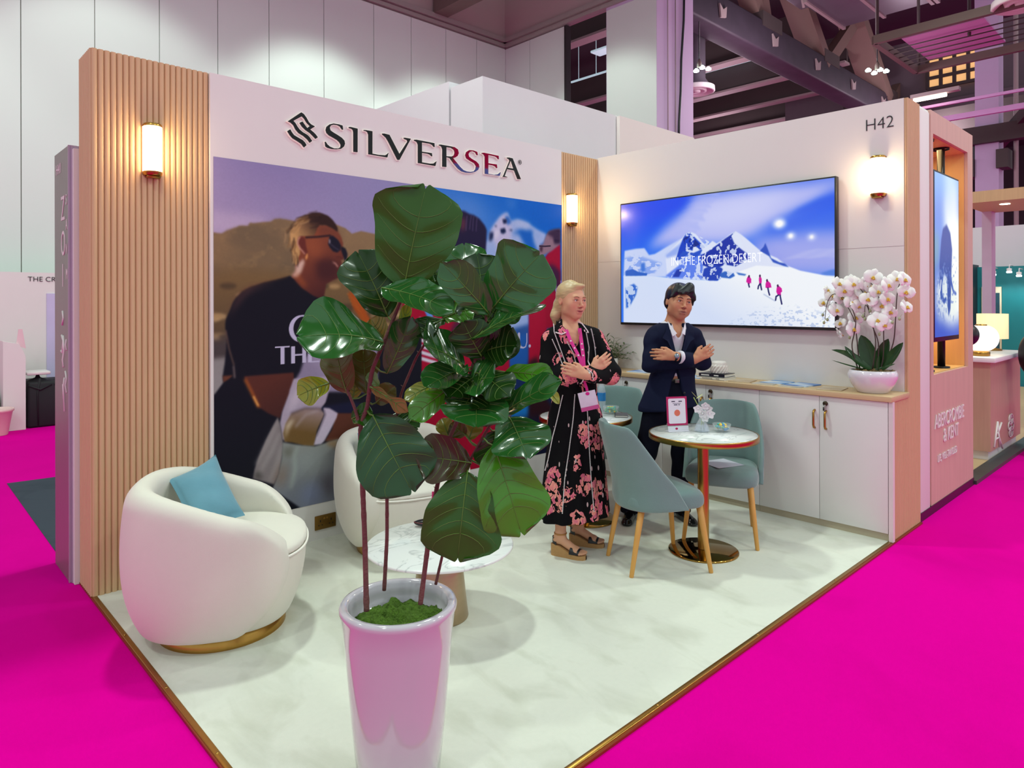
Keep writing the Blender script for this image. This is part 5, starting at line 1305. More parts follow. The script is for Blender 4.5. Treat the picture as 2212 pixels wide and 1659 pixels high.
M_CER = mat('white_ceramic', '#ece6de', .35, var=.02)
MB().grid(P, 0, False, True).lathe([(0, zj), (.052, zj)], (4.90, 2.80, 0), 32).lathe([(.062, zj + .069), (.055, zj + .08), (0, zj + .08)], (4.90, 2.80, 0), 32).build('body', M_CER, t)
MB().lathe([(.060, zj + .0705), (.060, zj + .083), (.045, zj + .095), (.0, zj + .098)], (4.90, 2.80, 0), 32).build('lid', M_CER, t)

# small leafy plant in a white pot
def leaf_strip(mb, base, d, up, L, W, mi=0, curl=.25, n=6):
    base = Vector(base); d = Vector(d).normalized(); s = d.cross(Vector(up)); s = s.normalized() if s.length > 1e-4 else Vector((1, 0, 0)); u = s.cross(d).normalized()
    A = []; 
    for i in range(n + 1):
        t_ = i / n; w = W * math.sin(PI * min(1, t_ * .9 + .06)) ** .8
        c = base + d * (L * t_) - u * (curl * L * t_ * t_)
        A.append([c - s * w + u * w * .3, c, c + s * w + u * w * .3])
    mb.grid(A, mi)
t = thing('potted_plant', 'small leafy plant in a white pot in the corner behind the woman\'s elbow', 'plant', (4.93, 3.90, ZT))
MB().lathe([(0, ZT), (.055, ZT), (.062, ZT + .01), (.062, ZT + .10), (.057, ZT + .10), (.055, ZT + .085), (0, ZT + .085)], (4.93, 3.90, 0), 28).build('pot', M_CER, t)
mb = MB(); ms = MB()
for i in range(26):
    a = rnd.random() * 6.28; r = rnd.random(); L = .14 + .12 * rnd.random() * (1 - .3 * r)
    d = Vector((math.cos(a) * (.25 + .9 * r), math.sin(a) * (.25 + .9 * r), 1.1 - .7 * r)).normalized()
    p0 = Vector((4.93, 3.90, ZT + .085)); pts = [p0 + d * L * k / 4 - Vector((0, 0, .05 * r * (k / 4) ** 2)) for k in range(5)]
    ms.tube(pts, .0018, 5)
    for k in range(1, 5):
        for s_ in (-1, 1):
            sd = Vector((-d.y, d.x, .15)).normalized() * s_
            leaf_strip(mb, pts[k], sd + d * .7, (0, 0, 1), .055, .008)
mb.build('foliage', mat('olive_green', '#4f6b3e', .5, var=.25, vscale=20), t); ms.build('stems', mat('stem_green', '#5d6a3c', .6), t)

# ================================================================== armchairs
M_BOUCLE = mat('cream_upholstery', '#e2ded2', .85, var=.015, vscale=30, bump=.06, bscale=300, sheen=.25)
M_PIPE = mat('cream_piping', '#f0ece2', .8, var=.0)
M_TEAL = mat('teal_velvet', '#5f93a6', .8, var=.16, vscale=9, sheen=.6, bump=.08, bscale=60)
def smax(a, b, k):
    h = np.maximum(k - np.abs(a - b), 0) / k
    return np.maximum(a, b) + h * h * k * .25
def armchair(loc, rz, lab):
    """barrel swivel chair; its opening faces local -y."""
    t = thing('armchair', lab, 'armchair', (loc[0], loc[1], 0), rz, 'cream barrel armchairs')
    h = .0125
    s = SDF((-.50, -.52, .03), (.50, .50, .80), h)
    X, Y, Z = np.meshgrid(*s.ax, indexing='ij')
    def outer(z, r0, tk=.36):
        q = np.clip((z - .42) / tk, -1.2, 1.2)
        return r0 - .040 * q * q - .040 * np.clip(-q, 0, 2) ** 3
    def rad(x, y): return (np.abs(x) ** 2.5 + np.abs(y * .97) ** 2.5) ** (1 / 2.5)
    R = rad(X, Y)
    tt = np.clip((Y + .34) / .70, 0, 1); tt = tt * tt * (3 - 2 * tt)
    top = .565 + .165 * tt
    shell = smax(R - outer(Z, .412), -(R - outer(Z, .412) + .098 + .02 * np.clip((Z - .4) / .3, 0, 1)), .05)
    shell = smax(shell, Z - top, .09)
    yf = -.315 + .24 * ((Z - .36) / .32) ** 2 + np.clip(Z - .45, 0, 1) * .22
    shell = smax(shell, yf - Y, .035)
    shell = smax(shell, .055 - Z, .03)
    s.d = shell.astype(np.float32)
    s.build('back_shell', M_BOUCLE, t, local=True, smooth=2)
    s = SDF((-.46, -.52, .03), (.46, .42, .55), h)
    X, Y, Z = np.meshgrid(*s.ax, indexing='ij')
    R = rad(X, Y)
    R = R - .0 * R; base = np.maximum(R - outer(Z, .372), Z - .385); base = smax(base, .058 - Z, .03)
    s.d = base.astype(np.float32)
    s.build('seat_base', M_BOUCLE, t, local=True, smooth=2)
    s = SDF((-.46, -.52, .36), (.46, .42, .55), h)
    X, Y, Z = np.meshgrid(*s.ax, indexing='ij')
    R = rad(X, Y)
    cu = smax(R - .376 + 1.4 * np.clip(Z - .425, 0, 1), Z - (.462 - .05 * R), .05); cu = np.maximum(cu, .388 - Z)
    s.d = cu.astype(np.float32)
    s.build('seat_cushion', M_BOUCLE, t, local=True, smooth=2)
    pts = []
    for k in range(61):
        w = PI + PI * k / 60
        c_, s_ = math.cos(w), math.sin(w); q = (abs(c_) ** 2.5 + abs(s_ * .97) ** 2.5) ** (1 / 2.5)
        pts.append((.377 / q * c_, .377 / q * s_, .388))
    MB().tube(pts, .006, 8).build('piping', M_PIPE, t, local=True)
    MB().lathe([(.285, 0), (.285, .055), (.27, .06), (0, .06)], (0, 0, 0), 56).build('swivel_base', M_BRASS, t, local=True, label='brass swivel base')
    return t
armchair((1.25, 3.35), math.radians(62), 'nearest cream barrel armchair, beside the wide fluted oak panel')
armchair((2.49, 3.66), math.radians(-14), 'cream barrel armchair against the mural, behind the coffee table')

def pillow(lab, P, th, nrm_hint):
    """square velvet cushion from its four corners."""
    P = [Vector(p) for p in P]
    c = sum(P, Vector()) / 4
    n = (P[1] - P[3]).cross(P[0] - P[2]).normalized()
    if n.dot(Vector(nrm_hint)) < 0: n = -n
    mb = MB(); N = 22
    for sgn in (1, -1):
        rows = []
        for i in range(N + 1):
            row = []
            for j in range(N + 1):
                u, v = i / N, j / N
                # pinch the sides inward between the corners
                uu = u + .045 * math.sin(PI * v) * (0.5 - u) * 2; vv = v + .045 * math.sin(PI * u) * (0.5 - v) * 2
                p = P[0] * (1 - uu) * (1 - vv) + P[1] * uu * (1 - vv) + P[2] * uu * vv + P[3] * (1 - uu) * vv
                h = (16 * u * (1 - u) * v * (1 - v)) ** .45
                h *= 1 + .10 * math.sin(9 * u + 5 * v) * (1 - h) + .06 * math.sin(14 * v - 6 * u)
                row.append(p + n * (sgn * th * h))
            rows.append(row)
        mb.grid(rows, 0)
    o = mb.build('cushion', M_TEAL, label=lab, cat='cushion', origin=tuple(c))
    m = o.modifiers.new('weld', 'WELD'); m.merge_threshold = .0005
    return o
pillow('dusty teal velvet cushion leaning in the nearest armchair', [(1.085, 3.62, .672), (1.345, 3.71, .742), (1.36, 3.36, .495), (1.10, 3.30, .455)], .062, (.2, -.5, 1))
pillow('dusty teal velvet cushion in the armchair against the mural', [(2.25, 3.80, .72), (2.56, 3.86, .72), (2.50, 3.70, .46), (2.18, 3.66, .47)], .06, (0, -1, .3))

# ================================================================== tables
def marble(name, base, vein, scale):
    m = mat(name, base, .18, var=.02, vscale=3)
    nt = m.node_tree; b = nt.nodes['Principled BSDF']; src = b.inputs['Base Color'].links[0].from_socket
    tc = nt.nodes.new('ShaderNodeTexCoord'); n = nt.nodes.new('ShaderNodeTexNoise'); n.inputs['Scale'].default_value = scale; n.inputs['Detail'].default_value = 8; n.inputs['Distortion'].default_value = 1.6
    mp = nt.nodes.new('ShaderNodeMapping'); mp.inputs['Scale'].default_value = (1, 2.2, 1); mp.inputs['Rotation'].default_value = (0, 0, .6)
    r = nt.nodes.new('ShaderNodeValToRGB'); cr = r.color_ramp; cr.elements[0].position = .47; cr.elements[1].position = .53
    cr.elements[0].color = (0, 0, 0, 1); cr.elements[1].color = (0, 0, 0, 1); e = cr.elements.new(.5); e.color = (.6, .6, .6, 1)
    mx = nt.nodes.new('ShaderNodeMix'); mx.data_type = 'RGBA'; mx.inputs[7].default_value = lin(vein) + (1,)
    nt.links.new(tc.outputs['Object'], mp.inputs['Vector']); nt.links.new(mp.outputs['Vector'], n.inputs['Vector']); nt.links.new(n.outputs['Fac'], r.inputs['Fac'])
    nt.links.new(r.outputs['Color'], mx.inputs[0]); nt.links.new(src, mx.inputs[6]); nt.links.new(mx.outputs[2], b.inputs['Base Color'])
    return m
M_MARB = marble('white_marble', '#e9ebe9', '#a9adae', 2.6)
M_BRONZE = mat('brushed_champagne', '#b09a7c', .34, .85, var=.1, vscale=4, stretch=(1, 1, 8))
t = thing('coffee_table', 'low round white marble coffee table on a tapered bronze pedestal', 'table', (2.055, 2.695, 0))
MB().lathe([(0, .343), (.352, .343), (.362, .348), (.362, .354), (.357, .359), (0, .359)], (2.055, 2.695, 0), 80).build('marble_top', M_MARB, t)
MB().lathe([(0, 0), (.138, 0), (.140, .006), (.133, .06), (.116, .22), (.104, .340), (0, .3425)], (2.055, 2.695, 0), 56).build('pedestal', M_BRONZE, t, label='tapered bronze pedestal')
def bistro(x, y, lab):
    t = thing('bistro_table', lab, 'table', (x, y, 0), group='round marble bistro tables')
    MB().lathe([(0, .722), (.322, .722), (.324, .730), (0, .7305)], (x, y, 0), 72).build('marble_top', M_MARB, t)
    MB().lathe([(.323, .7315), (.330, .731), (.331, .728), (.331, .700), (.322, .698), (0, .698)], (x, y, 0), 72).build('brass_rim', M_BRASS, t, label='polished brass rim')
    MB().lathe([(.034, .018), (.034, .698)], (x, y, 0), 36).build('column', M_BRASS, t, label='polished brass column')
    MB().lathe([(.036, .016), (.06, .013), (.205, .012), (.212, .008), (.212, 0), (0, 0)], (x, y, 0), 72).build('base_plate', mat('polished_brass', '#a8823f', .08, 1.0, var=.05), t, label='round mirror brass base plate')
bistro(3.77, 2.265, 'bistro table holding the flask of flowers, nearest of the two')
bistro(3.725, 3.18, 'bistro table holding the water bottle, behind the woman')

# ================================================================== dining chairs
M_SAGE = mat('sage_velvet', '#74908d', .85, var=.07, vscale=8, sheen=.5, bump=.1, bscale=120)
M_LEG = mat('honey_wood', '#d59c4e', .45, var=.1, vscale=6, stretch=(6, 6, .5))
CH = None
def dining_chair(loc, rz, lab, grp='sage dining chairs'):
    global CH
    if CH is None:
        t = thing('dining_chair', lab, 'chair', (loc[0], loc[1], 0), rz, grp)
        # seat pad
        s = SDF((-.30, -.30, .34), (.30, .28, .52), .010)
        X, Y, Z = np.meshgrid(*s.ax, indexing='ij')
        hw = .222 + .018 * np.clip(-Y / .22, -1, 1)
        e = ((np.abs(X) / hw) ** 4 + (np.abs(Y + .01) / .235) ** 4) ** .25 - 1
        e = smax(e * .22, Z - (.475 - .25 * (np.clip(-Y - .13, 0, 1)) ** 1.2 - .10 * X * X), .05)
        s.d = smax(e, .365 - Z, .03).astype(np.float32)
        s.build('seat', M_SAGE, t, local=True, smooth=1)
        # wrapped back: a padded shell whose side edges slant from the top down to the front of the seat
        nth, A = 40, []
        inner, outerP = [], []
        for i in range(nth + 1):
            u = -1 + 2 * i / nth
            th = u * 1.95; 
            x = .238 * math.sin(max(-PI / 2, min(PI / 2, th)))
            yb = .225 * math.cos(max(-PI / 2, min(PI / 2, th))) ** .75 if abs(th) < PI / 2 else -.09 * (abs(th) - PI / 2) / (1.95 - PI / 2)
            au = abs(u)
            ztop = .845 - .012 * (au * 2.4) ** 2 if au < .42 else .833 - (.833 - .375) * ((au - .42) / .58) ** .95
            zbot = .352 + .02 * au
            pr = []
            m = 12
            for k in range(m + 1):
                f = k / m
                z = zbot + (ztop - zbot) * f
                lean = .10 * max(0, (z - .46) / .38) ** 1.1 * max(0, math.cos(min(PI / 2, abs(th)))) 
                flare = .02 * max(0, (z - .46) / .38)
                tk = .028 * min(1, 5 * f + .5) * (1 if f < .92 else .75)
                nx, ny = math.sin(max(-PI / 2, min(PI / 2, th))), math.cos(max(-PI / 2, min(PI / 2, th)))
                pr.append((x + nx * flare, yb + lean, z, nx, ny, tk))
            A.append(pr)
        rows = []
        for pr in A:
            ring = [(p[0] + p[3] * p[5] * .55, p[1] + p[4] * p[5] * .55, p[2]) for p in pr]
            tp = pr[-1]
            ring.append((tp[0], tp[1], tp[2] + .010))
            ring += [(p[0] - p[3] * p[5] * .55, p[1] - p[4] * p[5] * .55, p[2]) for p in reversed(pr)]
            rows.append(ring)
        mb = MB().grid(rows, 0, True, True)
        n = len(rows[0]); mb.add(rows[0], [list(range(n))], 0, False); mb.add(rows[-1], [list(range(n))], 0, False)
        mb.build('backrest', M_SAGE, t, local=True, subsurf=1)
        for sx, sy, dx, dy in ((-.18, -.19, -.045, -.05), (.18, -.19, .045, -.05), (-.15, .15, -.02, .075), (.15, .15, .02, .075)):
            MB().tube([(sx + dx, sy + dy, 0), (sx + dx, sy + dy, .004), (sx + dx * .5, sy + dy * .5, .2), (sx, sy, .385)], [.0115, .0125, .016, .020], 14).build('leg', M_LEG, t, local=True)
        CH = t
        return t
    return copy_tree(CH, (loc[0], loc[1], 0), rz, lab, grp)
dining_chair((3.395, 2.365), math.radians(61), 'sage velvet chair in front of the woman, its back to the coffee table')
dining_chair((4.145, 2.34), math.radians(-66), 'sage velvet chair holding a paper, right of the nearest bistro table')
dining_chair((4.22, 3.33), math.radians(-62), 'sage velvet chair in the far corner between the woman and the man')
quad_sheet('paper_sheet', rect(4.10, 2.33, .105, .10, -.35), .476, .0012, mat('paper_white', '#dcdcea', .6), 'white sheet of paper lying on the chair right of the nearest bistro table', 'paper')

# ================================================================== things on the tables
M_MAG = mat('magenta_print', '#b8105c', .4, var=.0)
M_CARD = mat('card_white', '#e8e2ee', .4, var=.0)
M_INK = mat('ink_dark', '#3a3550', .6)
M_ACR = mat('clear_acrylic', '#ffffff', .03, trans=1.0, ior=1.3, var=0)
def acrylic_sign(lab, c, z, rz, w, h, side_base=True):
    """pink bordered card in a clear stand, face towards local -y. The square code of the photo is left out."""
    t = thing('table_sign', lab, 'sign', (c[0], c[1], z), rz, 'pink bordered table signs')
    lean = .10
    def f(u, v, k): return (u, v * lean - k, v + .002)
    mb = MB(); mb.prism([(-w / 2, .034), (w / 2, .034), (w / 2, h), (-w / 2, h)], f, -.004); mb.build('card', M_MAG, t, local=True, label='magenta card')
    r = .009; iw, b0, b1 = w / 2 - .011, .046, h - .011
    rr = []
    for cx, cy, a0 in ((iw - r, b1 - r, 0), (-iw + r, b1 - r, PI / 2), (-iw + r, b0 + r, PI), (iw - r, b0 + r, 1.5 * PI)):
        rr += [(cx + r * math.cos(a0 + PI / 2 * k / 4), cy + r * math.sin(a0 + PI / 2 * k / 4)) for k in range(5)]
    MB().prism(rr, f, .0006).build('white_field', M_CARD, t, local=True, label='pale inner field')
    mb = MB()
    for dz, a_, b_, hh in ((.032, -.036, -.012, .006), (.032, .012, .036, .006), (.043, -.028, .026, .0025), (.053, -.020, .004, .005), (.053, .010, .020, .005)):
        mb.prism([(a_, h - dz), (b_, h - dz), (b_, h - dz + hh), (a_, h - dz + hh)], lambda u, v, k: f(u, v, .0010 + k * .1), .001)
    mb.build('print_lines', M_INK, t, local=True)
    mb = MB().prism([(.020 * math.cos(a), .5 * (b0 + b1) - .012 + .020 * math.sin(a)) for a in np.linspace(0, 6.28, 20)[:-1]], lambda u, v, k: f(u, v, .0010 + k * .1), .001)
    mb.build('round_emblem', mat('coral_print', '#e0705a', .5), t, local=True, label='coral round emblem')
    MB().box((-w / 2, -.022, 0), (w / 2, .03, .004)).prism([(-w / 2, .004), (w / 2, .004), (w / 2, .033), (-w / 2, .033)], lambda u, v, k: (u, -.006 + v * .1 - k, v), .002).build('stand', mat('stand_white', '#dfdce6', .25), t, local=True)
    mb = MB().prism([(-.012 + .009 * math.cos(a), .018 + .007 * math.sin(a)) for a in np.linspace(0, 6.28, 14)[:-1]], lambda u, v, k: (u, -.0085 + v * .1 - k * .1, v), .001)
    mb.build('logo_mark', M_MAG, t, local=True)
    return t
acrylic_sign('pink bordered sign on the nearest bistro table, before the man', (3.70, 2.40), .7315, math.radians(-31), .138, .212)
acrylic_sign('pink bordered sign on the coffee table, partly behind the plant stems', (2.16, 2.80), .3595, math.radians(-52), .135, .20)

M_GLASS = mat('clear_glass', '#eef6f8', .03, alpha=.16, var=0, spec=.8)
M_WATER = mat('water_blue', '#c9d4ee', .03, alpha=.35, var=0)
# flask of white flowers
fx, fy, fz = 3.80, 2.292, .7315
t = thing('flower_flask', 'small clear conical flask with white orchid sprays on the nearest bistro table', 'vase', (fx, fy, fz))
MB().lathe([(0, fz + .001), (.046, fz + .001), (.049, fz + .006), (.036, fz + .045), (.015, fz + .085), (.014, fz + .10), (.017, fz + .104), (.0125, fz + .10), (.0125, fz + .085), (.033, fz + .045), (.046, fz + .007), (.044, fz + .004), (0, fz + .004)], (fx, fy, 0), 36).build('glass', M_GLASS, t)
MB().lathe([(0, fz + .0045), (.0435, fz + .0045), (.0455, fz + .0075), (.0335, fz + .043), (0, fz + .043)], (fx, fy, 0), 32).build('water', M_WATER, t)
M_STEMG = mat('fresh_stem', '#9fae5a', .5)
M_PETAL = mat('white_petal', '#f2f0f2', .5, var=.03, sss=.2)
mb = MB().tube([(fx + .01, fy - .01, fz + .01), (fx, fy, fz + .10), (fx - .02, fy + .012, fz + .16), (fx - .045, fy + .03, fz + .215)], .003, 6).tube([(fx - .01, fy, fz + .01), (fx + .004, fy, fz + .10), (fx + .03, fy - .02, fz + .15)], .003, 6)
mb.build('stem', M_STEMG, t)
def small_bloom(p, r, yaw, tilt=.3):
    mb = MB(); q = Matrix.Rotation(yaw, 3, 'Z') @ Matrix.Rotation(tilt, 3, 'X')
    for k in range(5):
        a = 2 * PI * k / 5 + .3
        d = q @ Vector((math.cos(a), -.25, math.sin(a))); u = q @ Vector((0, -1, 0))
        leaf_strip(mb, p, d, u, r, r * .42, 0, -.15, 5)
    mb.ell(Vector(p) + q @ Vector((0, -.006, 0)), (r * .2, r * .2, r * .2), 8, 6)
    return mb
for dx, dz, r, yw in ((-.028, .148, .032, -.4), (.004, .118, .034, -1.2), (.036, .148, .034, -.8), (.045, .115, .036, -.3), (.02, .165, .03, -.6), (.018, .09, .03, -.9)):
    p = Vector((fx, fy, fz + dz)) + RT * dx - FW * .012
    small_bloom(p, r, -YAW + yw * .5).build('bloom', M_PETAL, t)
mb = MB()
for dx, dz, ddx in ((-.035, .205, .05), (-.03, .212, -.03)):
    leaf_strip(mb, Vector((fx, fy, fz + dz)) + RT * dx, RT * ddx + Vector((0, 0, .022)), (0, 0, 1), .05, .010, 0, -.2, 5)
mb.build('bud', mat('lime_bud', '#cfd88e', .5), t)

# glass bowls of wrapped sweets
CANDY = [mat('sweet_yellow', '#f2c81e', .3, coat=.5), mat('sweet_green', '#2fae5e', .3, coat=.5), mat('sweet_blue', '#1f86c8', .3, coat=.5), mat('sweet_teal', '#3fb6a8', .3, coat=.5)]
def sweets_bowl(lab, c, z, r, h, cols, seed, grp):
    t = thing('glass_bowl', 'small glass bowl ' + lab, 'bowl', (c[0], c[1], z), group='glass bowls of sweets')
    MB().lathe([(0, z + .001), (r * .72, z + .001), (r * .80, z + .004), (r, z + h), (r * .97, z + h + .001), (r * .77, z + .007), (r * .7, z + .005), (0, z + .005)], (c[0], c[1], 0), 40).build('glass', M_GLASS, t)
    rr = random.Random(seed)
    for i in range(30):
        lay = i // 11; a = rr.random() * 6.28; q = r * (.18 + .42 * math.sqrt(rr.random())) * (1 - .12 * lay)
        p = Vector((c[0] + q * math.cos(a), c[1] + q * math.sin(a), z + .016 + .012 * lay))
        yw = rr.random() * 3.14; d = Vector((math.cos(yw), math.sin(yw), .2 * (rr.random() - .5)))
        mb = MB().ell(p, (.0135, .010, .009), 10, 7, 0, Matrix.Rotation(yw, 3, 'Z'))
        s_ = d.cross(Vector((0, 0, 1)))
        for sg in (1, -1):
            e0 = p + d * .011 * sg; e1 = p + d * .023 * sg
            mb.add([e0, e1 + s_ * .009, e1 - s_ * .009 + Vector((0, 0, .003))], [[0, 1, 2]], 0, False)
        o = mb.build('wrapped_sweet', CANDY[rr.choice(cols)], origin=tuple(p))
        tag(o, 'small twist-wrapped sweet in the glass bowl ' + grp, 'sweet', 'sweets in the bowl ' + grp)
sweets_bowl('of yellow sweets beside the flask of flowers', (3.905, 2.215), .7315, .058, .045, [0, 0, 0, 2, 3], 1, 'beside the flask')
sweets_bowl('of green and yellow sweets before the water bottle', (3.945, 3.125), .7315, .060, .05, [0, 1, 1, 3], 2, 'before the bottle')
sweets_bowl('of green and blue sweets on the coffee table', (2.01, 2.69), .3595, .052, .045, [1, 1, 2, 2], 3, 'on the coffee table')
# water bottle
bx, by, bz = 3.985, 3.245, .7315
t = thing('water_bottle', 'clear plastic water bottle with a blue label behind the woman\'s arm', 'bottle', (bx, by, bz))
MB().lathe([(0, bz), (.028, bz), (.031, bz + .005), (.031, bz + .15), (.022, bz + .185), (.0125, bz + .20), (.0125, bz + .212), (0, bz + .212)], (bx, by, 0), 28).build('bottle_body', mat('bottle_plastic', '#dcecf4', .06, alpha=.35, var=0), t)
MB().lathe([(.0315, bz + .075), (.0318, bz + .077), (.0318, bz + .135), (.0315, bz + .137)], (bx, by, 0), 28).build('blue_label', mat('label_blue', '#1f7fc4', .35, var=.2, vscale=40), t)
MB().lathe([(.014, bz + .207), (.014, bz + .222), (0, bz + .223)], (bx, by, 0), 20).build('cap', M_WHITE, t)
# dark cloth-bound booklet beside the bowl
t = thing('notebook', 'small dark patterned notebook on the edge of the far bistro table', 'book', (3.905, 3.0, .7315), -.9)
MB().box((-.045, -.065, 0), (.045, .065, .003)).box((-.045, -.065, .011), (.045, .065, .014)).box((-.045, -.065, 0), (-.042, .065, .014)).build('cover', mat('dark_patterned', '#4a4a4e', .5, var=.5, vscale=60), t, local=True)
MB().box((-.042, -.063, .003), (.043, .063, .011)).build('pages', M_PAPER, t, local=True)
# glasses case on the coffee table
t = thing('glasses_case', 'black glasses case with a red line on the coffee table', 'case', (2.165, 2.93, .3595), math.radians(-43))
MB().ell((0, 0, .020), (.082, .032, .0195), 28, 14).build('case_body', mat('case_black', '#16141a', .25), t, local=True)
MB().tube([(.0825 * math.cos(a) * .98, .032 * math.sin(a) * .98, .024) for a in np.linspace(0, 2 * PI, 41)], .0018, 6).build('seam_line', mat('dark_red', '#7a2a30', .4), t, local=True)
t = thing('small_card_box', 'small white card box beside the sweets on the coffee table', 'box', (2.08, 2.77, .3595))
MB().box((2.05, 2.75, .360), (2.095, 2.785, .40), .002).build('box_body', mat('white_card_box', '#dde0e0', .5), t)

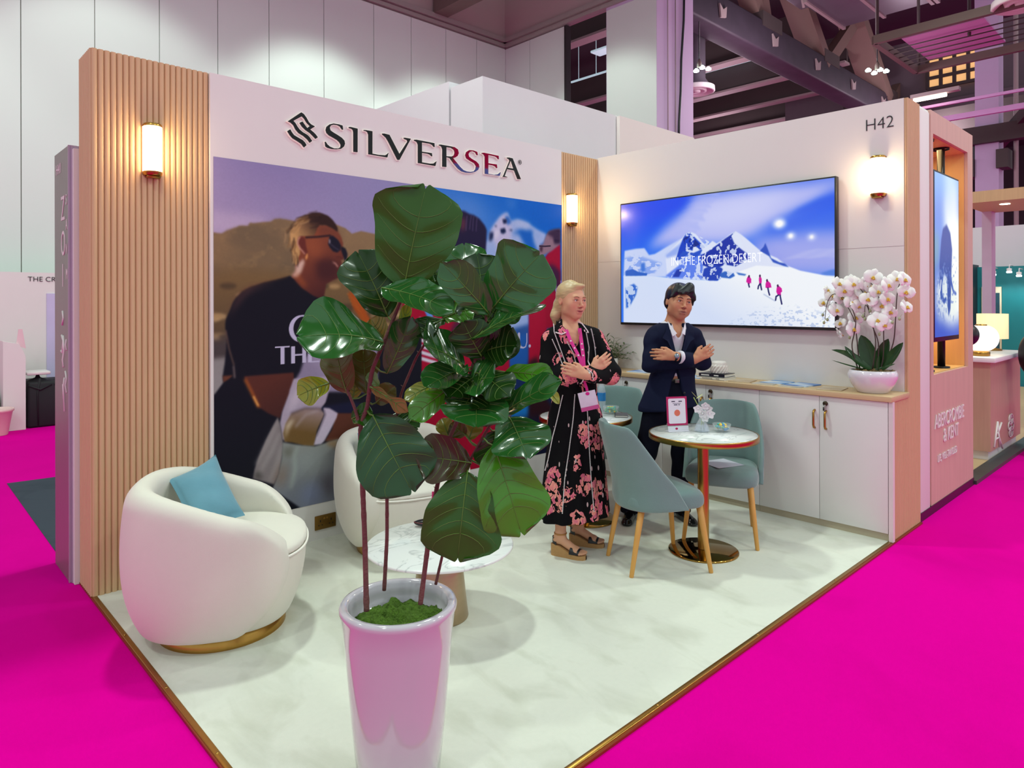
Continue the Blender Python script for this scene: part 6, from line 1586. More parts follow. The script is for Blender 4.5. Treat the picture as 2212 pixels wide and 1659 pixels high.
# fiddle leaf fig: leaf base, tip, facing, width, stalk foot, tone, split
LEAVES = [
((1.259,1.837,1.593),(1.284,1.759,1.906),(-0.69,-0.71,-0.12),0.280,(1.259,1.837,1.593),'g',1),
((1.232,1.890,1.501),(1.155,1.936,1.707),(-0.34,-0.94,0.08),0.186,(1.234,1.861,1.490),'d',0),
((1.173,1.836,1.592),(1.306,1.655,1.537),(-0.20,-0.42,0.89),0.195,(1.257,1.839,1.579),'s',0),
((1.199,1.866,1.419),(0.953,1.920,1.466),(0.04,-0.56,0.83),0.271,(1.211,1.883,1.416),'s',0),
((1.474,1.772,1.559),(1.486,1.815,1.746),(-0.77,-0.61,0.19),0.147,(1.402,1.798,1.536),'s',0),
((1.471,1.692,1.543),(1.471,1.720,1.704),(-0.53,-0.84,0.14),0.146,(1.472,1.687,1.544),'d',0),
((1.468,1.639,1.530),(1.513,1.487,1.691),(-0.91,-0.39,-0.12),0.229,(1.468,1.675,1.517),'s',1),
((1.444,1.635,1.510),(1.294,1.666,1.662),(-0.32,-0.94,-0.12),0.117,(1.466,1.669,1.503),'s',0),
((1.392,1.656,1.428),(1.519,1.481,1.546),(-0.57,0.14,0.81),0.147,(1.453,1.681,1.428),'s',0),
((1.455,1.679,1.333),(1.455,1.707,1.493),(-0.76,-0.64,0.11),0.111,(1.432,1.701,1.338),'d',0),
((1.470,1.693,1.331),(1.523,1.615,1.458),(-0.61,-0.76,-0.21),0.119,(1.432,1.701,1.338),'d',0),
((1.376,1.782,1.494),(1.434,1.700,1.530),(-0.74,-0.24,0.62),0.116,(1.384,1.788,1.498),'b',0),
((1.405,1.809,1.499),(1.421,1.850,1.621),(-0.42,-0.84,0.33),0.080,(1.389,1.791,1.509),'p',0),
((1.399,1.705,1.343),(1.252,1.706,1.421),(0.37,-0.60,0.71),0.250,(1.432,1.701,1.338),'s',0),
((1.394,1.682,1.336),(1.240,1.690,1.298),(-0.24,-0.27,0.93),0.127,(1.429,1.704,1.326),'s',0),
((1.416,1.661,1.321),(1.434,1.534,1.269),(-0.43,-0.39,0.81),0.123,(1.429,1.704,1.326),'d',0),
((1.429,1.677,1.310),(1.316,1.673,1.261),(-0.35,-0.43,0.84),0.124,(1.425,1.706,1.309),'d',0),
((1.429,1.677,1.253),(1.336,1.572,1.185),(-0.30,-0.31,0.90),0.203,(1.414,1.711,1.258),'s',0),
((1.467,1.613,1.179),(1.538,1.436,1.309),(-0.87,0.02,0.50),0.115,(1.485,1.645,1.177),'s',0),
((1.510,1.628,1.319),(1.590,1.497,1.311),(-0.60,-0.41,0.69),0.082,(1.435,1.698,1.351),'b',0),
((1.558,1.499,1.278),(1.592,1.467,1.229),(-0.04,-0.85,0.52),0.042,(1.496,1.640,1.190),'y',0),
((1.491,1.591,1.179),(1.463,1.479,1.080),(-0.41,-0.55,0.73),0.188,(1.496,1.640,1.190),'s',0),
((1.441,1.610,1.094),(1.450,1.491,0.849),(-0.54,-0.76,0.35),0.217,(1.449,1.671,1.110),'b',1),
((1.368,1.651,1.015),(1.294,1.611,0.775),(-0.64,-0.70,0.31),0.238,(1.422,1.711,1.025),'g',1),
((1.403,1.674,1.034),(1.237,1.720,1.075),(-0.21,-0.95,0.24),0.149,(1.425,1.706,1.036),'n',0),
((1.165,1.872,1.190),(1.203,1.725,0.977),(-0.73,-0.62,0.29),0.234,(1.171,1.921,1.201),'t',1),
((1.136,1.981,1.251),(1.105,2.010,1.405),(-0.82,-0.57,-0.06),0.115,(1.138,1.976,1.252),'o',0),
((1.094,2.021,1.285),(1.003,2.052,1.254),(-0.42,-0.78,0.47),0.091,(1.132,1.996,1.298),'y',0),
((1.203,1.973,1.246),(1.205,1.999,1.388),(-0.62,-0.77,0.15),0.103,(1.142,1.968,1.234),'o',0),
((1.180,2.022,1.225),(1.202,2.029,1.318),(-0.51,-0.84,0.18),0.073,(1.140,1.972,1.243),'k',0),
((1.219,1.875,1.319),(1.264,1.805,1.490),(-0.44,-0.86,-0.24),0.103,(1.188,1.905,1.343),'s',0),
((1.169,1.895,1.277),(1.228,1.785,1.212),(-0.58,-0.62,0.53),0.049,(1.179,1.913,1.277),'w',0),
((1.199,1.894,1.276),(1.176,1.916,1.319),(-0.64,-0.77,0.05),0.039,(1.179,1.913,1.277),'p',0),
((1.364,1.793,1.284),(1.262,1.834,1.239),(-0.52,-0.60,0.61),0.061,(1.414,1.711,1.258),'y',0),
((1.366,1.736,1.271),(1.240,1.773,1.189),(-0.53,-0.68,0.51),0.085,(1.414,1.711,1.258),'b',0),
((1.391,1.768,1.096),(1.384,1.802,1.161),(-0.68,-0.67,0.28),0.057,(1.364,1.740,1.106),'k',0),
((1.435,1.726,1.096),(1.465,1.725,1.156),(-0.56,-0.78,0.27),0.064,(1.439,1.685,1.080),'k',0),
((1.243,1.880,1.413),(1.297,1.857,1.540),(-0.23,-0.97,-0.08),0.039,(1.211,1.883,1.416),'y',0),
((1.281,1.871,1.559),(1.244,1.934,1.696),(-0.82,-0.57,0.04),0.098,(1.254,1.842,1.559),'g',0),
((1.290,1.863,1.564),(1.355,1.829,1.646),(-0.61,-0.78,0.16),0.081,(1.255,1.841,1.564),'g',0),
((1.306,1.876,1.595),(1.407,1.807,1.660),(-0.67,-0.63,0.39),0.106,(1.259,1.837,1.593),'d',0),
((1.502,1.691,1.487),(1.543,1.596,1.524),(-0.78,-0.10,0.62),0.111,(1.464,1.671,1.490),'s',0),
((1.503,1.689,1.000),(1.501,1.719,1.072),(-0.80,-0.56,0.21),0.090,(1.425,1.706,1.036),'d',0),
((1.428,1.732,1.111),(1.393,1.766,1.145),(-0.63,-0.77,0.11),0.066,(1.439,1.685,1.080),'o',0),
((1.445,1.744,1.199),(1.499,1.666,1.162),(-0.49,-0.62,0.61),0.074,(1.403,1.715,1.207),'d',0),
((1.250,1.929,1.161),(1.300,1.827,1.146),(-0.46,-0.35,0.82),0.129,(1.274,1.911,1.149),'d',0),
((1.147,1.971,1.169),(1.180,1.912,1.194),(-0.83,-0.25,0.49),0.079,(1.152,1.944,1.174),'g',0),
((1.390,1.796,1.245),(1.434,1.754,1.299),(-0.83,-0.46,0.33),0.066,(1.410,1.712,1.241),'d',0),
((1.440,1.666,1.372),(1.373,1.674,1.478),(-0.61,-0.72,-0.33),0.132,(1.441,1.692,1.377),'d',0),
((1.460,1.675,1.386),(1.502,1.580,1.415),(-0.78,-0.16,0.61),0.154,(1.445,1.689,1.390),'d',0),
((1.429,1.677,1.268),(1.345,1.645,1.221),(-0.37,-0.33,0.87),0.152,(1.418,1.709,1.275),'d',0),
((1.453,1.682,1.273),(1.442,1.581,1.212),(-0.42,-0.44,0.79),0.161,(1.418,1.709,1.275),'d',0),
((1.486,1.705,1.475),(1.549,1.674,1.566),(-0.57,-0.82,0.10),0.152,(1.462,1.673,1.478),'d',0),
((1.409,1.723,1.326),(1.330,1.743,1.345),(-0.02,-0.73,0.68),0.136,(1.429,1.704,1.326),'d',0),
((1.394,1.682,1.285),(1.410,1.584,1.318),(-0.61,0.16,0.77),0.188,(1.418,1.709,1.275),'s',0),
((1.477,1.686,1.490),(1.429,1.732,1.566),(-0.62,-0.78,0.07),0.117,(1.464,1.671,1.490),'d',0),
((1.499,1.666,1.126),(1.474,1.661,1.010),(-0.53,-0.83,0.14),0.118,(1.463,1.658,1.142),'d',0),
((1.378,1.780,1.491),(1.288,1.810,1.447),(-0.50,-0.37,0.78),0.112,(1.380,1.792,1.490),'d',0),
((1.241,1.909,1.415),(1.212,1.964,1.491),(-0.79,-0.60,0.13),0.085,(1.211,1.883,1.416),'k',0),
((1.204,1.917,1.221),(1.234,1.861,1.272),(-0.89,-0.45,0.04),0.068,(1.175,1.917,1.226),'o',0),
]
STEMS = [
[((1.143,1.878,0.576),0.0085),((1.150,1.899,0.802),0.0080),((1.151,1.912,0.946),0.0076),((1.152,1.924,1.070),0.0072),((1.156,1.935,1.150),0.0070),((1.173,1.919,1.209),0.0065),((1.183,1.909,1.328),0.0065),((1.216,1.878,1.431),0.0065),((1.236,1.859,1.500),0.0055),((1.254,1.842,1.559),0.0045),((1.259,1.837,1.593),0.0035)],
[((1.156,1.935,1.150),0.0060),((1.148,1.956,1.208),0.0050),((1.134,1.983,1.269),0.0040),((1.132,1.998,1.303),0.0025)],
[((1.233,1.917,0.603),0.0065),((1.240,1.910,0.778),0.0060),((1.246,1.919,0.925),0.0056),((1.262,1.917,1.077),0.0050),((1.291,1.903,1.244),0.0042),((1.323,1.859,1.368),0.0040),((1.353,1.817,1.442),0.0040),((1.384,1.788,1.498),0.0035),((1.402,1.798,1.536),0.0020)],
[((1.254,1.745,0.606),0.0080),((1.285,1.743,0.800),0.0074),((1.322,1.750,0.953),0.0070),((1.358,1.744,1.089),0.0065),((1.403,1.715,1.207),0.0060),((1.429,1.704,1.326),0.0060),((1.451,1.683,1.416),0.0055),((1.466,1.669,1.503),0.0050),((1.473,1.690,1.551),0.0030)],
[((1.368,1.817,0.614),0.0050),((1.385,1.801,0.715),0.0046),((1.411,1.763,0.896),0.0044),((1.422,1.711,1.025),0.0042),((1.446,1.674,1.102),0.0050),((1.470,1.652,1.159),0.0045),((1.496,1.640,1.190),0.0030)],
]

# ================================================================== potted fiddle leaf fig
def leaf_mat(name, c, back=None, rough=.30, coat=.25, var=.25):
    m = mat(name, c, rough, var=var, vscale=14, coat=coat)
    nt = m.node_tree; b = nt.nodes['Principled BSDF']
    b.inputs['Coat Roughness'].default_value = .12; b.inputs['Specular IOR Level'].default_value = .35
    src = b.inputs['Base Color'].links[0].from_socket
    g = nt.nodes.new('ShaderNodeNewGeometry'); mx = nt.nodes.new('ShaderNodeMix'); mx.data_type = 'RGBA'
    mx.inputs[7].default_value = lin(back or c) + (1,)
    nt.links.new(g.outputs['Backfacing'], mx.inputs[0]); nt.links.new(src, mx.inputs[6]); nt.links.new(mx.outputs[2], b.inputs['Base Color'])
    tr = nt.nodes.new('ShaderNodeBsdfTranslucent'); tr.inputs['Color'].default_value = tuple(min(1, v * 2.2) for v in lin(c)) + (1,)
    ad = nt.nodes.new('ShaderNodeMixShader'); ad.inputs[0].default_value = .10
    out = nt.nodes['Material Output']
    nt.links.new(b.outputs[0], ad.inputs[1]); nt.links.new(tr.outputs[0], ad.inputs[2]); nt.links.new(ad.outputs[0], out.inputs['Surface'])
    return m
TONE = {'g': leaf_mat('leaf_green', '#29590f'), 'd': leaf_mat('leaf_dark', '#19400d'), 's': leaf_mat('leaf_glossy', '#235f22', rough=.2, coat=.8), 'b': leaf_mat('leaf_bright', '#43881a', rough=.24, coat=.5),
        'p': leaf_mat('leaf_pale', '#5f8a4c'), 't': leaf_mat('leaf_bluish', '#234f28'), 'o': leaf_mat('leaf_olive', '#4d4c12', rough=.4, coat=.3), 'y': leaf_mat('leaf_yellowgreen', '#84901c', rough=.35, coat=.4),
        'k': leaf_mat('leaf_khaki', '#7a7526', rough=.4, coat=.3), 'n': leaf_mat('leaf_brownish', '#3c2f14', rough=.3), 'w': leaf_mat('leaf_withered', '#9a6c34', '#8a6238', rough=.7, coat=0)}
M_VEIN = mat('leaf_vein', '#5f8634', .45, var=.1)
M_STEM = mat('fig_stem', '#6e4440', .75, var=.3, vscale=40, bump=.5, bscale=120)
PX, PY = 1.2446, 1.851
FIG = thing('fiddle_leaf_fig', 'tall fiddle leaf fig with glossy leaves in a white pot, closest in the foreground', 'potted plant', (PX, PY, 0))
# pot
MB().lathe([(0, 0), (.122, 0), (.128, .006), (.150, .22), (.172, .48), (.181, .556), (.186, .566), (.187, .576), (.184, .585), (.176, .588), (.164, .586), (.158, .578), (.156, .55), (.150, .50), (0, .50)], (PX, PY, 0), 96).build('pot', mat('glossy_white_pot', '#cbc5ce', .10, var=.01, coat=1.0), FIG, label='glossy white tapered pot')
mb = MB(); rows = []
for i in range(56):
    r = .1525 * i / 55; row = []
    for k in range(150):
        w = 2 * PI * k / 150; x, y = r * math.cos(w), r * math.sin(w)
        h = .536 + .024 * mnoise.noise(Vector((x * 24, y * 24, 3))) + .009 * mnoise.noise(Vector((x * 75, y * 75, 1))) + .005 * mnoise.noise(Vector((x * 210, y * 210, 5))) - .02 * (r / .15) ** 4
        row.append((PX + x, PY + y, h))
    rows.append(row)
mb.grid(rows, 0, True, True)
mb.build('moss', mat('moss_green', '#4d6e18', .95, var=.5, vscale=60, bump=.9, bscale=160), FIG, label='clumpy green moss')
for ch in STEMS:
    # resample with knobbly radius
    P = []; R_ = []
    for (p, r0), (q, r1) in zip(ch[:-1], ch[1:]):
        n_ = max(2, int((Vector(q) - Vector(p)).length / .012))
        for k in range(n_):
            t_ = k / n_; P.append(Vector(p).lerp(Vector(q), t_)); R_.append((r0 + (r1 - r0) * t_) * (1 + .16 * rnd.random() * (rnd.random() > .5)))
    P.append(Vector(ch[-1][0])); R_.append(ch[-1][1])
    for _ in range(3):
        P = [P[0]] + [(P[i - 1] + P[i] * 2 + P[i + 1]) / 4 for i in range(1, len(P) - 1)] + [P[-1]]
    mb = MB().tube(P, R_, 10)
    for i in range(4, len(P) - 1, 5):
        if rnd.random() < .6:
            d = Vector((rnd.random() - .5, rnd.random() - .5, .3)).normalized()
            mb.tube([P[i], P[i] + d * (R_[i] + .007)], [.002, .0008], 5)
    mb.build('stem', M_STEM, FIG)
PROF = [(0, .05), (.05, .30), (.13, .54), (.24, .68), (.36, .78), (.5, .91), (.62, 1.0), (.74, 1.04), (.85, .98), (.93, .78), (.98, .48), (1.0, .16)]
pt = np.array(PROF)
for li, (B, T, N, W, att, tone, split) in enumerate(LEAVES):
    rr = random.Random(li + 11)
    B = Vector(B); T = Vector(T); N = Vector(N).normalized()
    ax = T - B; L = ax.length; d = ax / L; s = N.cross(d).normalized()
    nu, nv = 26, 9
    ph = [rr.random() * 6.28 for _ in range(6)]
    droop = .10 + .12 * rr.random()
    curl = .10 + .18 * rr.random()
    sl = 1 if rr.random() > .4 else -1
    def pos(t_, v, lift=0.0):
        w = float(np.interp(t_, pt[:, 0], pt[:, 1])) * W / 2
        if tone == 'w': w *= (.7 + .3 * math.sin(9 * t_))
        wob = 1 + .05 * math.sin(11 * t_ + ph[0] + (2 if v > 0 else 0)) * abs(v)
        x = v * w * wob
        tt = t_ + (.045 * (1 - abs(v)) ** .0 * 0)
        # rounded lobes past the midrib end: a shallow notch at the tip
        ext = L * (t_ + .05 * abs(v) * (1 - abs(v)) * 4 * max(0, t_ - .8) / .2)
        z = -droop * L * (t_ ** 2) * .55 + droop * L * .25 * math.sin(PI * t_)
        z += curl * w * (abs(v) ** 1.5) * .9 * (1 + .35 * sl * (1 if v > 0 else -1))
        side = math.sin((t_ * 5.2 - abs(v) * 1.2) * PI * 1.0 + ph[1])
        z += .030 * W * side * abs(v) * (1.25 - abs(v)) * 1.6
        z += .05 * W * math.sin(7 * t_ + ph[2] + v) * abs(v) ** 3
        return B + d * ext + s * x + N * (z + lift)
    mb = MB()
    rows = [[pos(i / nu, -1 + 2 * j / (2 * nv)) for j in range(2 * nv + 1)] for i in range(nu + 1)]
    mb.grid(rows, 0)
    big = L > .09
    # midrib, side veins, stalk
    mb.tube([pos(i / 14 * .97, 0, .0012) for i in range(15)], [max(.0006, .0026 * (1 - i / 15)) for i in range(15)], 6, 1)
    if big:
        for k in range(5):
            t0 = .12 + .15 * k
            for sg in (1, -1):
                P = [pos(min(.985, t0 + (.05 + .20 * q) * q), sg * (.02 + .90 * q), .0007) for q in np.linspace(0, 1, 7)]
                mb.tube(P, [.0013, .0011, .001, .0009, .0007, .0005, .0003], 5, 1)
    A = Vector(att)
    if (A - B).length > .004:
        mid = (A + B) / 2 + Vector((0, 0, -.006))
        mb.tube([A, mid, B, B + d * L * .04], [.0032, .0028, .0026, .002], 6, 1)
    o = mb.build('leaf', [TONE[tone], M_VEIN], FIG, fix=False, label={'o': 'olive leaf', 'y': 'yellow-green leaf', 'k': 'khaki young leaf', 'w': 'withered tan leaf', 'n': 'brownish leaf'}.get(tone))

# ================================================================== people
def srgb(c):
    c = c.lstrip('#'); return np.array([int(c[i:i + 2], 16) / 255 for i in (0, 2, 4)])
M_SKIN = attr_mat('skin', .5, spec=.35)
M_SKIN.node_tree.nodes['Principled BSDF'].inputs['Subsurface Weight'].default_value = .12
M_SKIN.node_tree.nodes['Principled BSDF'].inputs['Subsurface Radius'].default_value = (1, .35, .2)
M_SKIN.node_tree.nodes['Principled BSDF'].inputs['Subsurface Scale'].default_value = .008
M_EYEW = mat('eye_white', '#d9d2cc', .15, var=0); M_IRIS = mat('eye_dark', '#241a16', .1, var=0)
V_ = lambda *a: np.array(a, float)

class Head:
    """face built in its own frame (looking along -y), turned and tilted onto the neck."""
    def __init__(s, c, yaw, roll, pitch, k):
        s.c = np.array(c, float); s.k = k
        s.M = Matrix.Rotation(yaw, 3, 'Z') @ Matrix.Rotation(pitch, 3, 'X') @ Matrix.Rotation(roll, 3, 'Y')
        s.A = np.array(s.M)
    def p(s, x, y, z): return s.c + s.A @ (np.array((x, y, z)) * s.k)
    def inv(s, V): return ((V - s.c) @ s.A) / s.k
    def sculpt(s, S, male=False):
        k = s.k; rot = s.M.to_4x4()
        def E(c, r, b=.02, op='add'): S.ell(s.p(*c), np.array(r) * k, b * k, op, rot)
        def Cn(a, b, ra, rb, bl=.02, op='add', flat=None): S.cone(s.p(*a), s.p(*b), ra * k, rb * k, bl * k, op, flat)
        E((0, .014, .032), (.075, .093, .088))
        E((0, -.026, -.022), (.064 if not male else .068, .064, .074), .03)
        E((0, -.040, -.062), (.046 if not male else .054, .046, .040), .03)
        E((0, -.066, -.092), (.023 if not male else .026, .019, .019), .03)
        for sx in (-1, 1):
            E((sx * .040, -.058, -.026), (.023, .022, .025), .03)
            E((sx * (.056 if male else .048), -.008, -.064), (.012, .026, .018), .03)
        Cn((-.034, -.082, .024), (.034, -.082, .024), .010, .010, .022)
        for sx in (-1, 1): E((sx * .031, -.100, .006), (.019, .013, .0115), .014, 'sub')
        for sx in (-1, 1):
            E((sx * .031, -.0755, .004), (.0135, .0125, .0125), .003)
            Cn((sx * .018, -.0885, .0098), (sx * .046, -.0800, .0085), .0055, .0050, .006)
            Cn((sx * .018, -.0880, -.0050), (sx * .045, -.0800, -.0040), .0050, .0045, .006)
        Cn((0, -.088, .012), (0, -.109, -.026), .0062, .0085, .014)
        E((0, -.110, -.029), (.0095, .0095, .0085), .008)
        for sx in (-1, 1): E((sx * .0125, -.101, -.033), (.0075, .0085, .0065), .007)
        Cn((-.019, -.090, -.0585), (.019, -.090, -.0585), .0045, .0045, .012)
        Cn((-.006, -.0965, -.0555), (.006, -.0965, -.0555), .005, .005, .010)
        Cn((-.013, -.092, -.0705), (.013, -.092, -.0705), .0065, .0065, .010)
        Cn((-.022, -.096, -.0635), (.022, -.096, -.0635), .0016, .0016, .004, 'sub')
        for sx in (-1, 1):
            E((sx * .075, .016, -.006), (.008, .016, .027), .006); E((sx * .083, .012, -.002), (.0045, .009, .015), .005, 'sub')
    def extras(s, t, brow, iris_dx, male=False):
        k = s.k
        me = t.children[0].data; V = np.zeros(len(me.vertices) * 3); me.vertices.foreach_get('co', V); q = s.inv(V.reshape(-1, 3))
        q = q[(np.abs(q[:, 0]) < .08) & (q[:, 1] < -.03) & (np.abs(q[:, 2]) < .09)]
        def on(x, z, off):
            m = (np.abs(q[:, 0] - x) < .0045) & (np.abs(q[:, 2] - z) < .0045)
            return Vector(s.p(x, (q[m, 1].min() if m.any() else -.09) - off, z))
        for sx in (-1, 1):
            c = Vector(s.p(sx * .031, -.0782, .0035))
            e = MB().ell(c, (.0126 * k,) * 3, 18, 14).build('eye', M_EYEW, t, local=True)
            d = Vector(s.A @ np.array((iris_dx, -1, -.02))).normalized()
            MB().ell(c + d * .0078 * k, (.0060 * k,) * 3, 14, 10).build('iris', M_IRIS, e, local=True)
            mb = MB().tube([on(sx * x, z, .0002) for x, z in ((.017, .0068), (.024, .0086), (.031, .0090), (.038, .0082), (.045, .0055))], [.0008 * k, .0013 * k, .0013 * k, .0013 * k, .0008 * k], 6)
            mb.build('eyelash_line', M_IRIS, e, local=True)
            pts = [on(sx * x, z, -.0008) for x, z in ((.013, .0225), (.021, .0255), (.030, .0275), (.039, .0265), (.047, .0225))]
            MB().tube(pts, [.0018 * k, .0026 * k, .0027 * k, .0022 * k, .0010 * k], 6).build('eyebrow', brow, t, local=True)
    def color(s, V, C, lip, cheek, male):
        q = s.inv(V); x, y, z = q[:, 0], q[:, 1], q[:, 2]
        near = (np.abs(x) < .12) & (np.abs(y) < .16) & (np.abs(z) < .16)
        def blend(m, c):
            m = np.clip(m, 0, 1)[:, None] * near[:, None]; C[:] = C * (1 - m) + c * m
        blend(.45 * np.exp(-(((np.abs(x) - .042) / .018) ** 2 + ((z + .028) / .02) ** 2)) * (y < -.03), cheek)
        blend(.55 * np.exp(-((x / .013) ** 2 + ((z + .03) / .012) ** 2)) * (y < -.09), cheek)
        zz = z + .0635 - (0 if male else 9 * x * x); blend(1.0 * np.exp(-((x / (.020 if male else .023)) ** 4 + (zz / .0085) ** 4)) * (y < -.078), lip)
        blend(.8 * np.exp(-((x / .022) ** 4 + (zz / .0020) ** 2)) * (y < -.075), lip * .45)
        blend(.25 * np.exp(-(((np.abs(x) - .031) / .016) ** 4 + ((z - .012) / .006) ** 2)) * (y < -.06), lip * .7)
        blend(.8 * np.exp(-(((np.abs(x) - .008) / .004) ** 2 + ((z + .0385) / .003) ** 2)) * (y < -.09), lip * .4)
        if male: blend(.22 * np.exp(-((x / .035) ** 4 + ((z + .078) / .025) ** 4)) * (y < -.03), srgb('#5a4a44'))
        return C

def hand(S, wrist, d, back, thumb, sc=1.0, curl=.5):
    """palm, four unequal bent fingers and a side thumb. d: towards the fingers, back: out of the back of the hand, thumb: thumb side."""
    d = V_(*d); d /= np.linalg.norm(d); b = V_(*back); b -= d * (b @ d); b /= np.linalg.norm(b); s = np.cross(d, b); s = s if s @ V_(*thumb) > 0 else -s
    w = np.array(wrist, float)
    S.cone(w - d * .03 * sc, w + d * .02 * sc, .026 * sc, .024 * sc, .02, flat=(b, .75))
    S.cone(w + d * .02 * sc + s * .012, w + d * .075 * sc + s * .018, .020 * sc, .018 * sc, .012, flat=(b, .62))
    S.cone(w + d * .02 * sc - s * .012, w + d * .068 * sc - s * .022, .020 * sc, .016 * sc, .012, flat=(b, .62))
    for i, (o, L) in enumerate(((.031, .070), (.011, .078), (-.010, .073), (-.029, .056))):
        k0 = w + d * (.082 - .004 * abs(i - 1.2)) * sc + s * o * sc
        a1 = curl * .55; d1 = d * math.cos(a1) - b * math.sin(a1) + s * o * .8
        k1 = k0 + d1 / np.linalg.norm(d1) * L * .52 * sc
        a2 = curl * 1.25; d2 = d * math.cos(a2) - b * math.sin(a2) + s * o * .5
        k2 = k1 + d2 / np.linalg.norm(d2) * L * .5 * sc
        S.cone(k0, k1, .0095 * sc, .0085 * sc, .006); S.cone(k1, k2, .0085 * sc, .0070 * sc, .003)
    t0 = w + d * .018 * sc + s * .026 * sc; t1 = w + d * .050 * sc + s * .048 * sc - b * .008; t2 = w + d * .078 * sc + s * .050 * sc - b * .016
    S.cone(t0, t1, .0135 * sc, .0105 * sc, .012); S.cone(t1, t2, .0105 * sc, .0085 * sc, .003)

def limb(S, pts, rad, k=.02, flat=None):
    for a, b, ra, rb in zip(pts[:-1], pts[1:], rad[:-1], rad[1:]): S.cone(a, b, ra, rb, k, flat=flat)

def surf_path(o, pts, off=.003, n=30, rad=.012):
    """lay a polyline (x, z) on the camera side of a cloth mesh (its local -y)."""
    me = o.data; V = np.zeros(len(me.vertices) * 3); me.vertices.foreach_get('co', V); V = V.reshape(-1, 3)
    P = []
    pts = [np.array(p, float) for p in pts]
    seg = [np.linalg.norm(b - a) for a, b in zip(pts[:-1], pts[1:])]; tot = sum(seg)
    for i in range(n + 1):
        L = tot * i / n; j = 0
        while j < len(seg) - 1 and L > seg[j]: L -= seg[j]; j += 1
        p = pts[j] + (pts[j + 1] - pts[j]) * min(1, L / seg[j])
        m = (np.abs(V[:, 0] - p[0]) < rad) & (np.abs(V[:, 2] - p[1]) < rad)
        if not m.any(): continue
        P.append(Vector((p[0], V[m, 1].min() - off, p[1])))
    for _ in range(2):
        if len(P) > 3: P = [P[0]] + [Vector((P[i].x, (P[i - 1].y + P[i].y * 2 + P[i + 1].y) / 4, P[i].z)) for i in range(1, len(P) - 1)] + [P[-1]]
    return P

def shoe(t, name, m_up, m_sole, heel, toe, w, h, hz=0.0):
    pass

# ------------------------------------------------------------------ the woman in the flowered dress
WX = (3.1883, 2.7930, 0.0)
t = thing('person', 'person with blond hair in a long black flowered dress with pink lanyard, arms crossed', 'person', WX, -YAW)
HW = Head((-.030, .0, 1.553), math.radians(32), math.radians(2), math.radians(3), .985)
S = SDF((-.27, -.32, -.005), (.27, .30, 1.70), .0037)
HW.sculpt(S)
S.cone((-.045, .03, 1.50), (-.030, .035, 1.36), .050, .056, .03)
# torso and limbs
S.cone((-.135, .0, 1.325), (.085, .05, 1.33), .058, .058, .05)
S.cone((-.025, .015, 1.285), (-.02, .02, 1.05), .120, .100, .06, flat=((.3, -1, 0), .80)); S.cone((-.02, .02, .98), (-.015, .02, .86), .115, .130, .05, flat=((.3, -1, 0), .8))
limb(S, [(-.155, -.01, 1.305), (-.172, -.06, 1.085), (.075, -.165, 1.135)], [.046, .037, .024])
hand(S, (.085, -.165, 1.142), (.75, .12, .55), (.25, -1, .2), (.0, -.2, 1), .92, .45)
limb(S, [(.115, .045, 1.315), (.190, -.045, 1.10), (.025, -.215, 1.118)], [.046, .037, .024])
hand(S, (.022, -.216, 1.120), (-1, -.02, .34), (.05, -1, .1), (.1, -.3, 1), .92, .55)
limb(S, [(-.075, .0, .86), (-.09, -.02, .50), (-.098, -.04, .36), (-.105, -.05, .13)], [.070, .050, .046, .031], .03)
limb(S, [(.050, .04, .86), (.03, .07, .50), (.02, .10, .36), (.02, .13, .13)], [.070, .050, .046, .031], .03)
# feet on the wedge sandals
for (ax, ay), (tx_, ty_) in (((-.105, -.05), (.035, -.125)), ((.02, .13), (.160, .085))):
    d = np.array((tx_ - ax, ty_ - ay)); d /= np.linalg.norm(d); n = np.array((-d[1], d[0]))
    P = lambda f, s_, z: (ax + d[0] * f + n[0] * s_, ay + d[1] * f + n[1] * s_, z)
    S.cone(P(-.02, 0, .095), P(0, 0, .13), .028, .030, .02); S.cone(P(.0, 0, .10), P(.10, 0, .045), .032, .026, .02, flat=((0, 0, 1), .8))
    S.cone(P(.10, -.012, .042), P(.10, .012, .042), .024, .024, .012)
    for k, (sd, L, r) in enumerate(((.026, .155, .0105), (.010, .158, .0085), (-.004, .152, .0082), (-.017, .144, .008), (-.029, .134, .0075))):
        S.cone(P(.11, sd * .8, .040), P(L, sd, .034), r + .002, r, .006)
SKW = srgb('#d59f80')
def colw(V):
    C = np.tile(SKW, (len(V), 1))
    C = HW.color(V, C, srgb('#b4585c'), srgb('#d4846e'), False)
    low = np.clip((.25 - V[:, 2]) / .2, 0, 1)[:, None]; C = C * (1 - low * .3) + srgb('#b98668') * low * .3
    return C
S.build('body', M_SKIN, t, local=True, colf=colw, smooth=1)
HW.extras(t, mat('brow_light', '#8a6a48', .7), .25)
# hair, combed back into a low ponytail
M_HAIRW = mat('blond_hair', '#c2a97c', .40, var=.42, vscale=14, stretch=(1.5, 1.2, 7), bump=.12, bscale=22)
S = SDF((-.17, -.14, 1.36), (.12, .20, 1.70), .0042)
k = HW.k; rot = HW.M.to_4x4()
def hE(c, r, b=.02, op='add'): S.ell(HW.p(*c), np.array(r) * k, b * k, op, rot)
hE((0, .022, .040), (.083, .098, .088))
hE((0, .055, -.03), (.072, .062, .06), .03)
hE((0, -.112, -.028), (.080, .085, .094), .012, 'sub')
hE((.0, -.105, -.08), (.11, .10, .09), .01, 'sub')
for sx in (-1, 1): hE((sx * .088, .004, -.022), (.024, .026, .034), .008, 'sub')
S.cone(HW.p(-.03, .09, -.03), HW.p(-.055, .085, -.10), .036, .030, .02); S.cone(HW.p(-.055, .085, -.10), HW.p(-.05, .085, -.17), .030, .014, .02)
